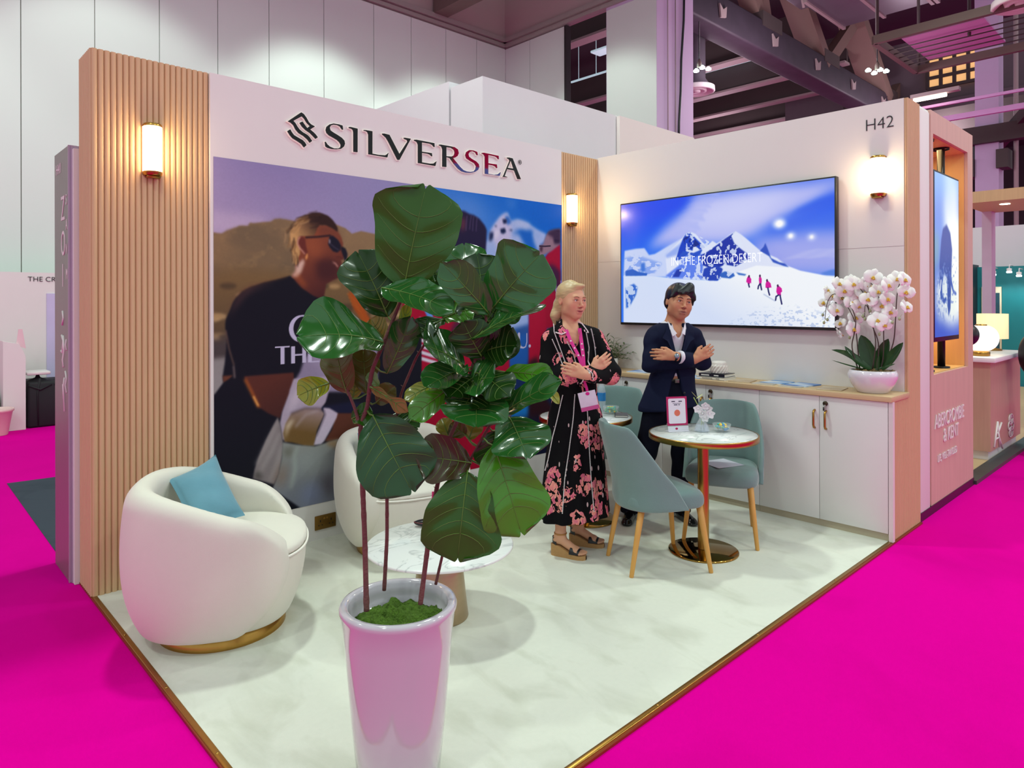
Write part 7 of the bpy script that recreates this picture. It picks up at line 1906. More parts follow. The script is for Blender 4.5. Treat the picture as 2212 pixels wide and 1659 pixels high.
hE((.01, -.058, .096), (.040, .022, .014), .03)
S.warp(.0009, 130, 3, (.3, .15, 1))
S.build('hair', M_HAIRW, t, local=True, smooth=1)
# dress
def floral():
    m = bpy.data.materials.new('flowered_crepe'); m.use_nodes = True
    nt = m.node_tree; N_ = nt.nodes; Lk = nt.links; b = N_['Principled BSDF']; b.inputs['Roughness'].default_value = .8; b.inputs['Specular IOR Level'].default_value = .15
    tc = N_.new('ShaderNodeTexCoord')
    def nd(t_, **kw):
        n = N_.new(t_)
        for a, v in kw.items(): setattr(n, a, v)
        return n
    def math_(op, a, b_=None, c=None):
        n = nd('ShaderNodeMath', operation=op)
        for i, v in enumerate((a, b_, c)):
            if v is None: continue
            if isinstance(v, (int, float)): n.inputs[i].default_value = v
            else: Lk.new(v, n.inputs[i])
        return n.outputs[0]
    mp = nd('ShaderNodeMapping'); mp.inputs['Scale'].default_value = (1.0, 1.0, .72); mp.inputs['Location'].default_value = (.23, .05, .41); Lk.new(tc.outputs['Object'], mp.inputs['Vector'])
    wob = nd('ShaderNodeTexNoise'); wob.inputs['Scale'].default_value = 28; Lk.new(mp.outputs[0], wob.inputs['Vector'])
    vm = nd('ShaderNodeVectorMath', operation='SCALE'); vm.inputs['Scale'].default_value = .05; Lk.new(wob.outputs['Color'], vm.inputs[0])
    va = nd('ShaderNodeVectorMath', operation='ADD'); Lk.new(mp.outputs[0], va.inputs[0]); Lk.new(vm.outputs[0], va.inputs[1])
    v1 = nd('ShaderNodeTexVoronoi'); v1.inputs['Scale'].default_value = 8.6; v1.inputs['Randomness'].default_value = .9; Lk.new(va.outputs[0], v1.inputs['Vector'])
    sep = nd('ShaderNodeSeparateColor'); Lk.new(v1.outputs['Color'], sep.inputs[0])
    big = math_('MULTIPLY', math_('LESS_THAN', v1.outputs['Distance'], .47), math_('GREATER_THAN', sep.outputs[0], .08))
    v2 = nd('ShaderNodeTexVoronoi'); v2.inputs['Scale'].default_value = 48; Lk.new(va.outputs[0], v2.inputs['Vector'])
    s2 = nd('ShaderNodeSeparateColor'); Lk.new(v2.outputs['Color'], s2.inputs[0])
    gap = math_('GREATER_THAN', v2.outputs['Distance'], .62)
    r = nd('ShaderNodeValToRGB'); cr = r.color_ramp; cr.interpolation = 'LINEAR'
    cr.elements[0].color = lin('#b8405e') + (1,); cr.elements[1].color = lin('#f2b9b4') + (1,)
    e = cr.elements.new(.35); e.color = lin('#d9708a') + (1,); e = cr.elements.new(.7); e.color = lin('#ea9486') + (1,)
    Lk.new(math_('ADD', math_('MULTIPLY', s2.outputs[0], .55), math_('MULTIPLY', v2.outputs['Distance'], .6)), r.inputs[0])
    v3 = nd('ShaderNodeTexVoronoi'); v3.inputs['Scale'].default_value = 38; mp3 = nd('ShaderNodeMapping'); mp3.inputs['Scale'].default_value = (1, 1, .35); mp3.inputs['Rotation'].default_value = (.5, .6, .3)
    Lk.new(tc.outputs['Object'], mp3.inputs['Vector']); Lk.new(mp3.outputs[0], v3.inputs['Vector'])
    s3 = nd('ShaderNodeSeparateColor'); Lk.new(v3.outputs['Color'], s3.inputs[0])
    fleck = math_('MULTIPLY', math_('LESS_THAN', v3.outputs['Distance'], .20), math_('GREATER_THAN', s3.outputs[1], .66))
    mx0 = nd('ShaderNodeMix', data_type='RGBA'); mx0.inputs[6].default_value = lin('#07070b') + (1,); mx0.inputs[7].default_value = lin('#c9aeb0') + (1,); Lk.new(fleck, mx0.inputs[0])
    mx1 = nd('ShaderNodeMix', data_type='RGBA'); Lk.new(mx0.outputs[2], mx1.inputs[6]); Lk.new(r.outputs[0], mx1.inputs[7])
    Lk.new(math_('MULTIPLY', big, math_('SUBTRACT', 1.0, gap)), mx1.inputs[0])
    Lk.new(mx1.outputs[2], b.inputs['Base Color'])
    return m
M_FLOR = floral()
S = SDF((-.30, -.34, .18), (.30, .30, 1.47), .0055)
fl = (.3, -1, 0)
S.cone((-.140, .0, 1.318), (.090, .052, 1.322), .064, .062, .05)
S.cone((-.030, .02, 1.28), (-.022, .01, 1.18), .140, .136, .06, flat=(fl, .80)); S.cone((-.022, .01, 1.18), (-.012, .015, 1.02), .136, .128, .05, flat=(fl, .82))
S.cone((-.012, .015, 1.02), (-.008, .02, .80), .128, .162, .05, flat=(fl, .80)); S.cone((-.008, .02, .80), (-.010, .02, .20), .162, .222, .05, flat=(fl, .78))
S.cone((-.050, .03, 1.39), (-.030, .03, 1.35), .066, .080, .03)
limb(S, [(-.160, -.01, 1.302), (-.182, -.06, 1.085), (.050, -.160, 1.125)], [.060, .062, .046], .03)
limb(S, [(.122, .045, 1.312), (.200, -.045, 1.105), (.075, -.185, 1.108)], [.060, .062, .045], .03)
# V neck opening and folds
S.cone((-.034, -.068, 1.44), (.000, -.112, 1.235), .058, .014, .006, 'sub'); S.cone((-.045, -.02, 1.50), (-.036, -.02, 1.40), .052, .05, .01, 'sub')
X, Y, Z = np.meshgrid(*S.ax, indexing='ij')
ang = np.arctan2(Y - .02, X + .01)
S.d += (np.clip((1.0 - Z) / .8, 0, 1) * .010 * np.cos(11 * ang + 2 * Z) + .0035 * np.sin(60 * Z + 22 * X) * (Z > 1.0) * np.exp(-((Z - 1.12) / .09) ** 2)).astype(np.float32)
S.half((0, 0, .215), (.06, 0, -1), .012)
dress = S.build('dress', M_FLOR, t, local=True, smooth=1)
M_BEAD = mat('white_bead', '#e9e4e4', .35, var=0)
def beads(pts, r=.0038, step=.0085):
    P = surf_path(dress, pts, .002, 60)
    mb = MB(); acc = 0
    for a, b_ in zip(P[:-1], P[1:]):
        L = (b_ - a).length
        while acc < L and L > 0:
            mb.ell(a.lerp(b_, acc / L), (r, r, r), 6, 4); acc += step
        acc -= L
    if mb.n: mb.build('bead_trim', M_BEAD, t, local=True)
for q in ([(-0.093,-0.1,0.98),(-0.121,-0.13,0.863),(-0.152,-0.14,0.733),(-0.18,-0.15,0.592),(-0.2,-0.15,0.516)], [(-0.02,-0.14,0.985),(-0.03,-0.14,0.865),(-0.058,-0.16,0.649),(-0.085,-0.17,0.488),(-0.101,-0.17,0.286)], [(0.054,-0.14,0.908),(0.064,-0.15,0.701),(0.075,-0.16,0.485),(0.091,-0.17,0.285)],
          [(-0.142,-0.06,1.412),(-0.142,-0.07,1.362),(-0.109,-0.1,1.269),(-0.074,-0.1,1.169)], [(-0.154,-0.07,1.317),(-0.12,-0.1,1.241),(-0.096,-0.1,1.169)], [(0.054,-0.08,1.356),(0.069,-0.08,1.267),(0.059,-0.1,1.169)], [(0.088,-0.05,1.377),(0.106,-0.05,1.287),(0.112,-0.05,1.214)],
          [(-0.065,-0.1,1.302),(-0.034,-0.1,1.246),(-0.012,-0.1,1.169)], [(0.046,-0.2,1.151),(0.07,-0.2,1.129),(0.076,-0.2,1.086)], [(0.02,-0.2,1.091),(0.011,-0.2,1.048)]):
    beads([(p[0], p[2]) for p in q])
# collar with white edge
M_EDGE = mat('white_edge_trim', '#e6dfe0', .6)
for q, q2 in (([(-0.133,0,1.438),(-0.097,-0.02,1.405),(-0.064,-0.09,1.363),(-0.099,-0.08,1.348),(-0.134,-0.06,1.361)], 0), ([(0.002,-0.06,1.423),(0.031,-0.06,1.412),(0.069,-0.06,1.358),(0.048,-0.07,1.361),(0.018,-0.08,1.379)], 1)):
    mb = MB(); P = surf_path(dress, [(p[0], p[2]) for p in q], .006, 14); c = sum(P, Vector()) / max(1, len(P))
    vs = [p for p in P] + [c + Vector((0, -.006, 0))]; n = len(P)
    mb.add(vs, [[i, (i + 1) % n, n] for i in range(n)], 0)
    mb.add([v + Vector((0, .005, 0)) for v in vs], [[i, (i + 1) % n, n] for i in range(n)], 0)
    o = mb.build('collar', M_FLOR, t, local=True)
    MB().tube(P[int(n * .45):] if q2 == 0 else P[:int(n * .75)], .0042, 6).build('collar_edge', M_EDGE, o, local=True)
# lanyard with badge
M_LAN = mat('magenta_ribbon', '#d4128a', .5, var=.05)
ly = MB()
def ribbon(P, w):
    rows = [[p + Vector((-w / 2, 0, 0)), p + Vector((0, -.002, 0)), p + Vector((w / 2, 0, 0))] for p in P]
    ly.grid(rows, 0); ly.grid([[q + Vector((0, .0015, 0)) for q in r_] for r_ in rows], 0)
sk = [(-.070, -.078, 1.378), (-.050, -.112, 1.32), (.0, -.150, 1.22), (.022, -.168, 1.155)]
sk2 = [(.012, -.070, 1.385), (.020, -.112, 1.30), (.026, -.150, 1.22), (.028, -.168, 1.155)]
for q in (sk, sk2):
    P = [Vector(q[0]).lerp(Vector(q[0]), 0)]
    P = []
    for a, b_ in zip(q[:-1], q[1:]):
        for k in range(5): P.append(Vector(a).lerp(Vector(b_), k / 5))
    P.append(Vector(q[-1])); ribbon(P, .022)
ribbon([Vector((.030, -.165, 1.075)), Vector((.042, -.168, 1.04)), Vector((.048, -.170, 1.015))], .016)
L_ = ly.build('lanyard', M_LAN, t, local=True)
mb = MB()
for q in (sk, sk2):
    for k in range(3): mb.ell(Vector(q[1]).lerp(Vector(q[2]), .1 + .42 * k) + Vector((0, -.004, 0)), (.0055, .002, .0055), 10, 6)
mb.build('white_dots', M_BEAD, L_, local=True)
bd = Matrix.Rotation(-.22, 4, 'Y')
B = MB().box((.0, -.176, .902), (.105, -.172, 1.015), .004, rot=bd, piv=(.05, -.174, .96)).build('name_badge', mat('badge_white', '#d8cfe0', .2, var=.1, vscale=30), t, local=True)
MB().box((.0, -.1775, .902), (.105, -.1755, .925), .0, rot=bd, piv=(.05, -.174, .96)).build('badge_band', mat('badge_pink', '#c0508c', .4), B, local=True)
MB().ell((.048, -.178, 1.002), (.012, .002, .010), 10, 6).build('badge_logo', M_LAN, B, local=True)
# necklace, watch
nk = [Vector((-.060 + .074 * k / 12, -.085 - .032 * math.sin(PI * k / 12), 1.365 - .075 * math.sin(PI * k / 12))) for k in range(13)]
MB().tube(nk, .0012, 5).ell((-.018, -.122, 1.288), (.007, .004, .008), 10, 8, 1).build('necklace', [M_BRASS, M_BLACK], t, local=True)
MB().lathe([(.0265, -.008), (.0285, -.004), (.0285, .004), (.0265, .008)], (.045, -.205, 1.118), 20, axis=(-1, -.35, .1)).build('watch_band', mat('silver_band', '#c8c4c2', .25, .8), t, local=True)
# wedge sandals
M_BLK = mat('black_leather_strap', '#17161a', .4); M_JUTE = mat('jute_wedge', '#b48a58', .8, var=.25, vscale=60, stretch=(1, 1, 6)); M_TAN = mat('tan_strap', '#b07a3e', .5)
for (ax, ay), (tx_, ty_) in (((-.105, -.05), (.035, -.125)), ((.02, .13), (.160, .085))):
    d = np.array((tx_ - ax, ty_ - ay)); d /= np.linalg.norm(d); n = np.array((-d[1], d[0]))
    P = lambda f, s_, z: Vector((ax + d[0] * f + n[0] * s_, ay + d[1] * f + n[1] * s_, z))
    prof = ((-.055, .020, .070), (-.04, .030, .072), (.0, .032, .064), (.05, .033, .042), (.09, .037, .028), (.125, .036, .024), (.155, .026, .024), (.168, .008, .024))
    sole = MB().grid([[P(f, -w, .0), P(f, -w, z), P(f, w, z), P(f, w, .0)] for f, w, z in prof], 0, False, True)
    sole.add([P(prof[0][0], s_ * prof[0][1], z_) for s_, z_ in ((-1, 0), (-1, .07), (1, .07), (1, 0))], [[0, 1, 2, 3]])
    sh = sole.build('sandal', M_JUTE, t, local=True, label='jute wedge sandal')
    MB().grid([[P(f + .004 * math.sin(a) , .043 * math.cos(a) * (1 - .15 * (f > .1)), .030 + zz * math.sin(a)) for a in np.linspace(0, PI, 11)] for f, zz in ((.072, .046), (.09, .042), (.115, .031), (.13, .026))], 0).build('toe_strap', M_BLK, sh, local=True)
    MB().grid([[P(-.022 + .045 * math.cos(a) if False else f_, s_, z_) for f_, s_, z_ in [(-.052 * math.cos(a * 1.0) * 1.0, .034 * math.sin(a), z0) for a in np.linspace(-1.3, 1.3, 9)]] for z0 in (.066, .09, .112)], 0).build('heel_counter', M_BLK, sh, local=True)
    MB().tube([P(.036 * math.cos(a), .036 * math.sin(a), .135) for a in np.linspace(0, 2 * PI, 21)], .0045, 6).tube([P(-.040, .0, .105), P(-.036, 0, .137)], .005, 6).build('ankle_strap', M_TAN, sh, local=True)

# ------------------------------------------------------------------ the man in the navy suit
MX = (4.1810, 2.7626, 0.0)
t = thing('person', 'person with black hair in a navy suit and open white shirt, arms crossed', 'person', MX, -YAW)
t.scale = (1.0125,) * 3
HM = Head((.052, .0, 1.520), math.radians(8), math.radians(10), math.radians(0), 1.08)
S = SDF((-.36, -.30, -.005), (.30, .28, 1.68), .0040)
HM.sculpt(S, True)
S.cone((.035, .03, 1.44), (.020, .03, 1.32), .058, .064, .03)
S.cone((-.105, .02, 1.280), (.145, .03, 1.280), .056, .056, .05)
S.cone((.02, .02, 1.25), (.01, .02, .98), .125, .112, .06, flat=((0, 1, 0), .75)); S.cone((.01, .02, .98), (.0, .02, .86), .108, .112, .05, flat=((0, 1, 0), .78))
limb(S, [(-.125, .01, 1.262), (-.158, -.05, 1.085), (.12, -.155, 1.130)], [.048, .038, .026])
hand(S, (.130, -.158, 1.138), (.80, .10, .42), (.2, -1, .2), (0, -.2, 1), 1.02, .5)
limb(S, [(.165, .02, 1.262), (.200, -.05, 1.10), (-.02, -.185, 1.155)], [.048, .038, .026])
hand(S, (-.035, -.188, 1.156), (-1, .05, .12), (.0, -1, .2), (.2, -.2, 1), 1.0, .6)
limb(S, [(-.085, .0, .86), (-.19, -.02, .47), (-.29, .0, .09)], [.072, .052, .036]); limb(S, [(.075, .0, .86), (.07, -.03, .47), (.06, .0, .09)], [.072, .052, .036])
SKM = srgb('#c48a68')
def colm(V):
    C = np.tile(SKM, (len(V), 1)); return HM.color(V, C, srgb('#a8685a'), srgb('#c88068'), True)
S.build('body', M_SKIN, t, local=True, colf=colm, smooth=1)
M_HAIRM = mat('black_hair', '#0f0f15', .38, var=.4, vscale=10, stretch=(9, 2, 3), bump=.10, bscale=20)
HM.extras(t, M_HAIRM, .1, True)
S = SDF((-.10, -.16, 1.42), (.20, .16, 1.70), .0040); k = HM.k; rot = HM.M.to_4x4()
def hE(c, r, b=.02, op='add'): S.ell(HM.p(*c), np.array(r) * k, b * k, op, rot)
hE((0, .020, .045), (.086, .100, .086)); hE((.0, .045, -.015), (.080, .062, .055), .03)
hE((.006, -.106, -.040), (.074, .080, .094), .008, 'sub'); hE((0, -.10, -.10), (.11, .10, .09), .01, 'sub')
for sx in (-1, 1): hE((sx * .090, .012, -.024), (.022, .026, .036), .006, 'sub')
# sweeping fringe
for a, b_, r0, r1 in (((.030, -.060, .108), (-.048, -.094, .058), .026, .014), ((.020, -.066, .104), (-.024, -.104, .052), .022, .010), ((.035, -.066, .102), (.006, -.104, .066), .020, .008), ((.040, -.045, .100), (.078, -.060, .030), .026, .012), ((.070, -.050, .05), (.082, -.030, -.005), .014, .008), ((-.040, -.045, .095), (-.078, -.058, .025), .026, .012)):
    S.cone(HM.p(*a), HM.p(*b_), r0 * k, r1 * k * .7, .02)
S.warp(.0007, 120, 5, (1, .2, .4))
S.build('hair', M_HAIRM, t, local=True, smooth=1)
# trousers
M_NAVY_S = mat('navy_suiting', '#0b1230', .8, var=.12, vscale=60, spec=.2); M_NAVY_T = mat('navy_trouser', '#07091a', .85, var=.12, vscale=60, spec=.15)
S = SDF((-.38, -.20, .02), (.22, .20, 1.02), .006)
S.cone((0, .02, .98), (.0, .02, .84), .128, .145, .04, flat=((0, 1, 0), .78))
limb(S, [(-.080, .01, .84), (-.190, -.015, .47), (-.292, .0, .06)], [.100, .074, .072], .03); limb(S, [(.075, .01, .84), (.070, -.02, .47), (.060, .0, .06)], [.100, .074, .070], .03)
S.warp(.0022, 34, 8, (1, 1, .8)); S.half((0, 0, .045), (0, 0, -1), .004); S.half((0, 0, .985), (0, 0, 1), .004)
S.build('trousers', M_NAVY_T, t, local=True, smooth=1)
MB().tube([(.128 * math.cos(a), .02 + .100 * math.sin(a), .975) for a in np.linspace(0, 2 * PI, 41)], .014, 8, flat=.35).box((.0, -.098, .962), (.030, -.088, .990), .002, 1).build('belt', [M_BLK, mat('dark_buckle', '#6a6660', .3, .8)], t, local=True)
# shirt
M_SHIRT = mat('white_shirt', '#dedbe6', .7, var=.03, vscale=30)
S = SDF((-.16, -.19, .93), (.20, .18, 1.42), .0055)
S.cone((.02, .02, 1.27), (.01, .02, .98), .133, .122, .05, flat=((0, 1, 0), .78)); S.cone((-.06, .03, 1.29), (.10, .03, 1.29), .065, .065, .05); S.cone((.025, .03, 1.38), (.02, .03, 1.32), .067, .075, .02)
S.cone((.035, -.060, 1.41), (.028, -.105, 1.245), .056, .012, .004, 'sub'); S.cone((.030, .02, 1.47), (.026, .02, 1.335), .082, .066, .004, 'sub')
S.half((0, 0, .95), (0, 0, -1), .004)
shirt = S.build('shirt', M_SHIRT, t, local=True, smooth=1)
for q in (((-.035, -.030, 1.392), (-.018, -.078, 1.352), (.012, -.110, 1.305), (-.018, -.108, 1.285), (-.030, -.085, 1.325)), ((.088, -.030, 1.385), (.068, -.078, 1.348), (.046, -.108, 1.308), (.074, -.104, 1.290), (.084, -.080, 1.33))):
    c = sum((Vector(v) for v in q), Vector()) / 5; vs = [Vector(v) for v in q] + [c + Vector((0, -.010, .002))]
    MB().add(vs, [[i, (i + 1) % 5, 5] for i in range(5)]).add([v + Vector((0, .006, 0)) for v in vs], [[i, (i + 1) % 5, 5] for i in range(5)]).build('shirt_collar', M_SHIRT, shirt, local=True)
# jacket
S = SDF((-.30, -.30, .72), (.33, .22, 1.38), .0055)
S.cone((-.115, .025, 1.272), (.155, .03, 1.272), .066, .066, .05); S.cone((.02, .025, 1.26), (.015, .02, 1.02), .152, .138, .06, flat=((0, 1, 0), .80)); S.cone((.015, .02, 1.02), (-.015, .02, .76), .138, .222, .05, flat=((0, 1, 0), .70))
S.cone((.022, .045, 1.36), (.020, .035, 1.30), .074, .09, .03)
limb(S, [(-.128, .015, 1.258), (-.162, -.05, 1.085), (.075, -.150, 1.118)], [.064, .056, .046], .02); limb(S, [(.168, .02, 1.258), (.204, -.05, 1.105), (.030, -.170, 1.140)], [.064, .056, .046], .02)
# open front: deep V above, parting below
S.cone((.030, -.085, 1.42), (.022, -.118, 1.14), .062, .038, .006, 'sub'); S.cone((.025, .01, 1.42), (.022, .02, 1.34), .066, .064, .008, 'sub')
S.cone((.012, -.088, 1.06), (.004, -.118, .74), .008, .085, .006, 'sub')
X, Y, Z = np.meshgrid(*S.ax, indexing='ij')
S.d += (.0030 * np.sin(70 * Z - 30 * X) * (np.abs(X - .02) > .13) * (Z > 1.0) + .003 * np.sin(26 * X + 9 * Z) * (Z < 1.0)).astype(np.float32)
S.half((0, 0, .775), (.12, 0, -1), .008)
jk = S.build('jacket', M_NAVY_S, t, local=True, smooth=1)
M_LAP = mat('navy_lapel', '#090e28', .7, var=.1, vscale=60)
for q in (((-.050, -.035, 1.365), (-.062, -.075, 1.315), (-.090, -.105, 1.275), (-.060, -.118, 1.255), (-.015, -.128, 1.16), (.000, -.125, 1.165), (-.020, -.110, 1.26), (-.030, -.075, 1.33)), ((.100, -.035, 1.36), (.112, -.072, 1.31), (.130, -.100, 1.27), (.100, -.116, 1.250), (.050, -.128, 1.16), (.036, -.125, 1.165), (.060, -.112, 1.26), (.078, -.078, 1.33))):
    vs = [Vector(v) + Vector((0, -.012, 0)) for v in q]; n = len(vs); c = sum(vs, Vector()) / n + Vector((0, -.004, 0))
    MB().add(vs + [c], [[i, (i + 1) % n, n] for i in range(n)]).add([v + Vector((0, .010, 0)) for v in vs + [c]], [[i, (i + 1) % n, n] for i in range(n)]).build('lapel', M_NAVY_S, jk, local=True)
MB().lathe([(.044, -.012), (.046, .0), (.044, .012), (.028, .013), (.028, -.013), (.044, -.012)], (.018, -.176, 1.146), 24, axis=(-1, -.3, .1)).build('shirt_cuff', M_SHIRT, t, local=True, label='white shirt cuff at the watch')
MB().lathe([(.040, -.010), (.042, .0), (.040, .012), (.028, .012), (.028, -.012), (.040, -.010)], (.088, -.152, 1.122), 24, axis=(1, -.3, .1)).build('shirt_cuff', M_SHIRT, t, local=True, label='white shirt cuff under the crossed arm')
w_ = MB().lathe([(.0285, -.010), (.031, -.005), (.031, .005), (.0285, .010)], (-.018, -.186, 1.153), 24, axis=(-1, -.15, .1)).build('wristwatch', mat('dark_watch', '#2a2c34', .3, .6), t, local=True)
MB().lathe([(0, 0), (.017, 0), (.017, .006), (.014, .008), (0, .008)], (-.016, -.216, 1.158), 20, axis=(0, -1, .25)).build('watch_face', mat('steel_face', '#8a93a0', .2, .8), w_, local=True)
for k, z in enumerate((.90, .86)):
    MB().ell((.052, -.148 - .006 * k, z), (.008, .004, .008), 10, 6).build('button', M_BLK, jk, local=True)
# shoes
for cx, cy, a in ((-.292, -.01, -.35), (.060, -.01, .25)):
    S = SDF((cx - .16, cy - .24, -.002), (cx + .16, cy + .12, .14), .005)
    d = V_(math.sin(a), -math.cos(a), 0); P = lambda f, z: V_(cx, cy, z) + d * f
    S.cone(P(-.05, .045), P(.02, .05), .036, .038, .02); S.cone(P(.02, .04), P(.15, .026), .040, .034, .03, flat=((0, 0, 1), .75)); S.cone(P(-.05, .02), P(.16, .014), .034, .038, .01, flat=((0, 0, 1), .45)); S.half((0, 0, .001), (0, 0, -1), .003)
    S.build('shoe', mat('black_shoe', '#0e0d0f', .18), t, local=True, smooth=1)

# ================================================================== orchid in a white bowl on the worktop
OX, OY = 4.925, 1.675
t = thing('potted_orchid', 'big white orchid arrangement in a round white bowl on the near end of the worktop', 'potted plant', (OX, OY, ZT))
MB().lathe([(0, ZT), (.088, ZT), (.096, ZT + .006), (.132, ZT + .055), (.152, ZT + .105), (.153, ZT + .125), (.143, ZT + .148), (.135, ZT + .152), (.131, ZT + .146), (.138, ZT + .125), (.12, ZT + .12), (0, ZT + .12)], (OX, OY, 0), 56).build('bowl', mat('glossy_white_bowl', '#e6e0ea', .12, var=.01, coat=.8), t)
mb = MB(); rows = []
for i in range(18):
    r = .134 * i / 17; row = []
    for k in range(60):
        w = 2 * PI * k / 60; x, y = r * math.cos(w), r * math.sin(w)
        row.append((OX + x, OY + y, ZT + .142 + .022 * mnoise.noise(Vector((x * 45, y * 45, 2))) + .010 * (1 - r / .134)))
    rows.append(row)
mb.grid(rows, 0, True, True).build('bark_chips', mat('bark_chips', '#7d6440', .9, var=.5, vscale=60, bump=.6, bscale=90), t)
M_OLEAF = leaf_mat('orchid_leaf', '#23441f', rough=.35, coat=.3); M_OST = mat('orchid_stem', '#4a3a34', .6, var=.2); M_OPET = mat('orchid_petal', '#f6f6f4', .6, var=.01); M_OYEL = mat('orchid_throat', '#d9b03c', .5, var=.3, vscale=60); M_OBUD = mat('orchid_bud', '#a9b48a', .5)
for (q, w, up) in (([(4.9,1.705,1.087),(4.9,1.785,1.173),(4.9,1.935,1.204)], .085, (-.3, 0, 1)), ([(4.92,1.674,1.088),(4.92,1.7,1.202),(4.92,1.747,1.313)], .105, (-1, -.2, .3)), ([(4.93,1.619,1.091),(4.93,1.548,1.154),(4.93,1.49,1.273)], .095, (-.8, .3, .6)), ([(4.99,1.659,1.084),(4.99,1.636,1.186),(4.99,1.598,1.291)], .085, (-1, 0, .2)),
                   ([(4.86,1.697,1.085),(4.86,1.8,1.099),(4.86,1.917,1.136)], .022, (-.2, 0, 1)), ([(4.85,1.616,1.085),(4.85,1.618,1.131),(4.85,1.61,1.186)], .024, (-1, 0, .3)), ([(4.88,1.674,1.088),(4.88,1.763,1.122),(4.88,1.838,1.235)], .055, (-.5, .2, 1)), ([(4.98,1.709,1.081),(4.98,1.744,1.165),(4.98,1.708,1.274)], .075, (-1, .2, .2)), ([(4.86,1.639,1.089),(4.86,1.568,1.106),(4.86,1.515,1.137)], .03, (-.5, 0, 1))):
    p0, p1, p2 = [Vector(v) for v in q]
    rows = []
    for i in range(13):
        f = i / 12; c = p0 * (1 - f) ** 2 + p1 * 2 * f * (1 - f) + p2 * f * f
        d = ((p1 - p0) * (1 - f) + (p2 - p1) * f).normalized(); s_ = d.cross(Vector(up)).normalized(); u_ = s_.cross(d)
        ww = w / 2 * (math.sin(PI * min(1, .12 + .88 * f)) ** .6 if f < .995 else .05)
        rows.append([c - s_ * ww + u_ * ww * .35, c - s_ * ww * .5 + u_ * ww * .1, c, c + s_ * ww * .5 + u_ * ww * .1, c + s_ * ww + u_ * ww * .35])
    mb = MB().grid(rows, 0); mb.build('leaf', M_OLEAF, t, fix=False)
FLP = [(4.9,1.875,1.665),(4.9,1.817,1.69),(4.9,1.775,1.659),(4.9,1.654,1.704),(4.9,1.688,1.643),(4.9,1.564,1.648),(4.9,1.466,1.682),(4.9,1.463,1.604),(4.9,1.93,1.579),(4.9,1.879,1.567),(4.9,1.764,1.582),(4.9,1.796,1.533),(4.9,1.678,1.555),(4.9,1.637,1.606),(4.9,1.58,1.559),(4.9,1.93,1.492),(4.9,1.89,1.481),(4.9,1.768,1.508),(4.9,1.793,1.429),(4.9,1.786,1.355),(4.9,1.571,1.469),(4.9,1.591,1.389),(4.9,1.476,1.505),(4.9,1.887,1.39),(4.9,1.896,1.314),(4.9,1.719,1.658),(4.9,1.975,1.618),(4.9,1.986,1.533),(4.9,1.668,1.431),(4.9,1.624,1.418),(4.9,1.719,1.6),(4.9,1.839,1.616),(4.9,1.61,1.512),(4.9,1.524,1.69)]
ro = random.Random(21)
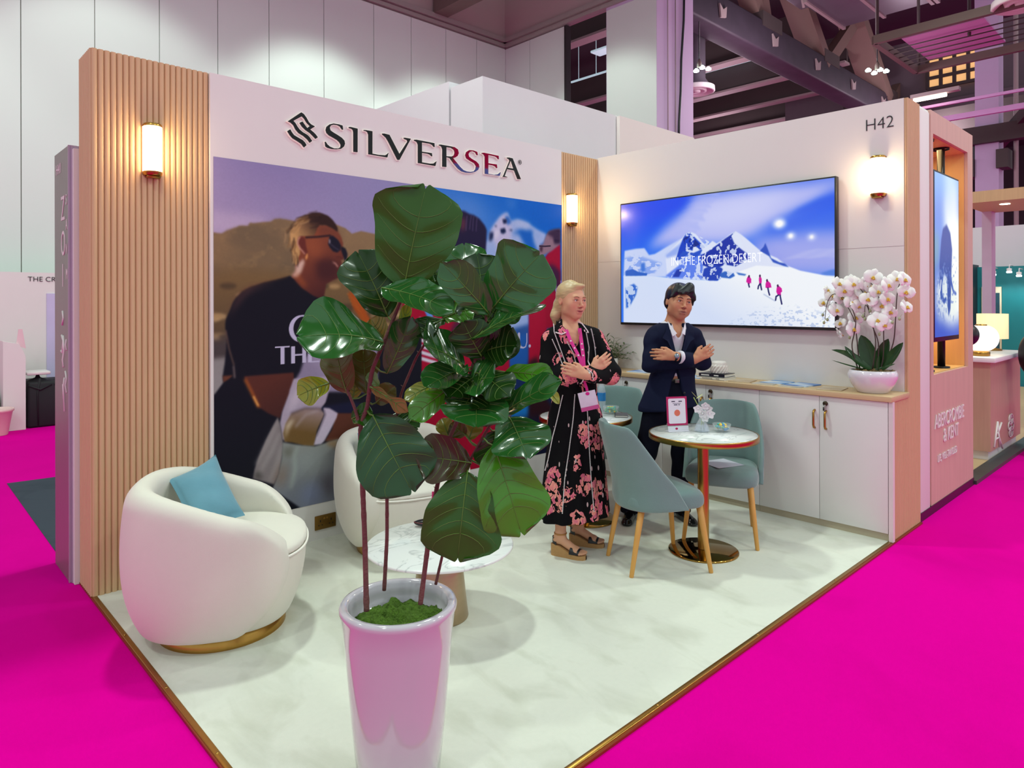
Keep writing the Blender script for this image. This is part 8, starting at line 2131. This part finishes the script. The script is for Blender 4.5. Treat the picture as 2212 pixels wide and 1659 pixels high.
for i, p in enumerate(FLP):
    p = Vector(p) + Vector((.09 * (ro.random() - .5), 0, 0))
    side = i in (1, 23, 24, 26, 27, 28)
    yaw = -YAW + (ro.random() - .5) * .9 + (1.0 if side else 0) * (-1 if i % 2 else 1); tilt = .15 + .35 * ro.random(); roll = (ro.random() - .5) * .6
    q = Matrix.Rotation(yaw, 3, 'Z') @ Matrix.Rotation(-tilt, 3, 'X') @ Matrix.Rotation(roll, 3, 'Y')
    r = .060 * (.82 + .25 * ro.random()) * (.8 if side else 1)
    mb = MB()
    def tepal(a, L, W, ex):
        rows = []
        d = Vector((math.cos(a), 0, math.sin(a))); s_ = Vector((-math.sin(a), 0, math.cos(a)))
        for k in range(8):
            f = k / 7; ww = W * (math.sin(PI * (.10 + .86 * f)) ** .55) * (1 if f < .99 else .3)
            rows.append([p + q @ (d * (L * f) + s_ * (ww * v) + Vector((0, -.012 * math.sin(PI * f * .8) * ex + .010 * v * v - .004 * f, 0))) for v in (-1, -.5, 0, .5, 1)])
        mb.grid(rows, 0)
    tepal(PI / 2, r, r * .42, .6); tepal(PI * 1.22, r * .95, r * .40, .4); tepal(PI * 1.78, r * .95, r * .40, .4)
    tepal(.10, r * 1.05, r * .66, 1.2); tepal(PI - .10, r * 1.05, r * .66, 1.2)
    fl = mb.build('flower', M_OPET, t, fix=False)
    m2 = MB().ell(p + q @ Vector((0, -.012, -.004)), (.008, .008, .010), 10, 7).ell(p + q @ Vector((-.008, -.012, -.012)), (.006, .005, .007), 8, 6).ell(p + q @ Vector((.008, -.012, -.012)), (.006, .005, .007), 8, 6).tube([p + q @ Vector((0, -.014, -.010)), p + q @ Vector((0, -.022, -.024))], [.006, .002], 6)
    m2.build('flower_lip', M_OYEL, fl, fix=False, label='yellow lip')
for q in ([(4.95,1.626,1.089),(4.95,1.549,1.26),(4.95,1.54,1.463),(4.95,1.531,1.607),(4.95,1.517,1.662),(4.95,1.492,1.679)], [(4.93,1.625,1.091),(4.93,1.608,1.172),(4.93,1.607,1.373),(4.93,1.618,1.515),(4.93,1.661,1.639),(4.93,1.72,1.703)], [(4.9,1.667,1.09),(4.9,1.643,1.268),(4.9,1.663,1.375),(4.9,1.709,1.577),(4.9,1.769,1.666),(4.9,1.86,1.668)], [(4.88,1.754,1.088),(4.88,1.798,1.237),(4.88,1.774,1.326),(4.88,1.762,1.421),(4.88,1.807,1.546),(4.88,1.914,1.611),(4.88,1.961,1.53),(4.88,1.971,1.417)], [(4.9,1.749,1.087),(4.9,1.769,1.319),(4.9,1.781,1.42),(4.9,1.829,1.514),(4.9,1.875,1.578)], [(4.92,1.645,1.09),(4.92,1.63,1.268),(4.92,1.682,1.39),(4.92,1.699,1.499),(4.92,1.722,1.53),(4.92,1.723,1.42)]):
    P = [Vector(v) for v in q]
    P2 = []
    for a, b in zip(P[:-1], P[1:]):
        for k in range(5): P2.append(a.lerp(b, k / 5))
    P2.append(P[-1])
    for _ in range(4): P2 = [P2[0]] + [(P2[i - 1] + P2[i] * 2 + P2[i + 1]) / 4 for i in range(1, len(P2) - 1)] + [P2[-1]]
    MB().tube(P2, [.0042 - .0022 * i / len(P2) for i in range(len(P2))], 7).build('flower_stem', M_OST, t)
for v in [(4.89,1.99,1.448),(4.89,1.958,1.415),(4.89,1.982,1.394),(4.89,1.678,1.479),(4.89,1.724,1.442),(4.89,1.711,1.424),(4.89,1.499,1.429),(4.89,1.541,1.404),(4.89,1.811,1.295),(4.89,1.621,1.324)]:
    MB().ell(v, (.009, .009, .012), 10, 7).tube([Vector(v) + Vector((0, 0, .008)), Vector(v) + Vector((.012, -.012, .03))], .0015, 5, 0).build('flower_bud', M_OBUD, t)
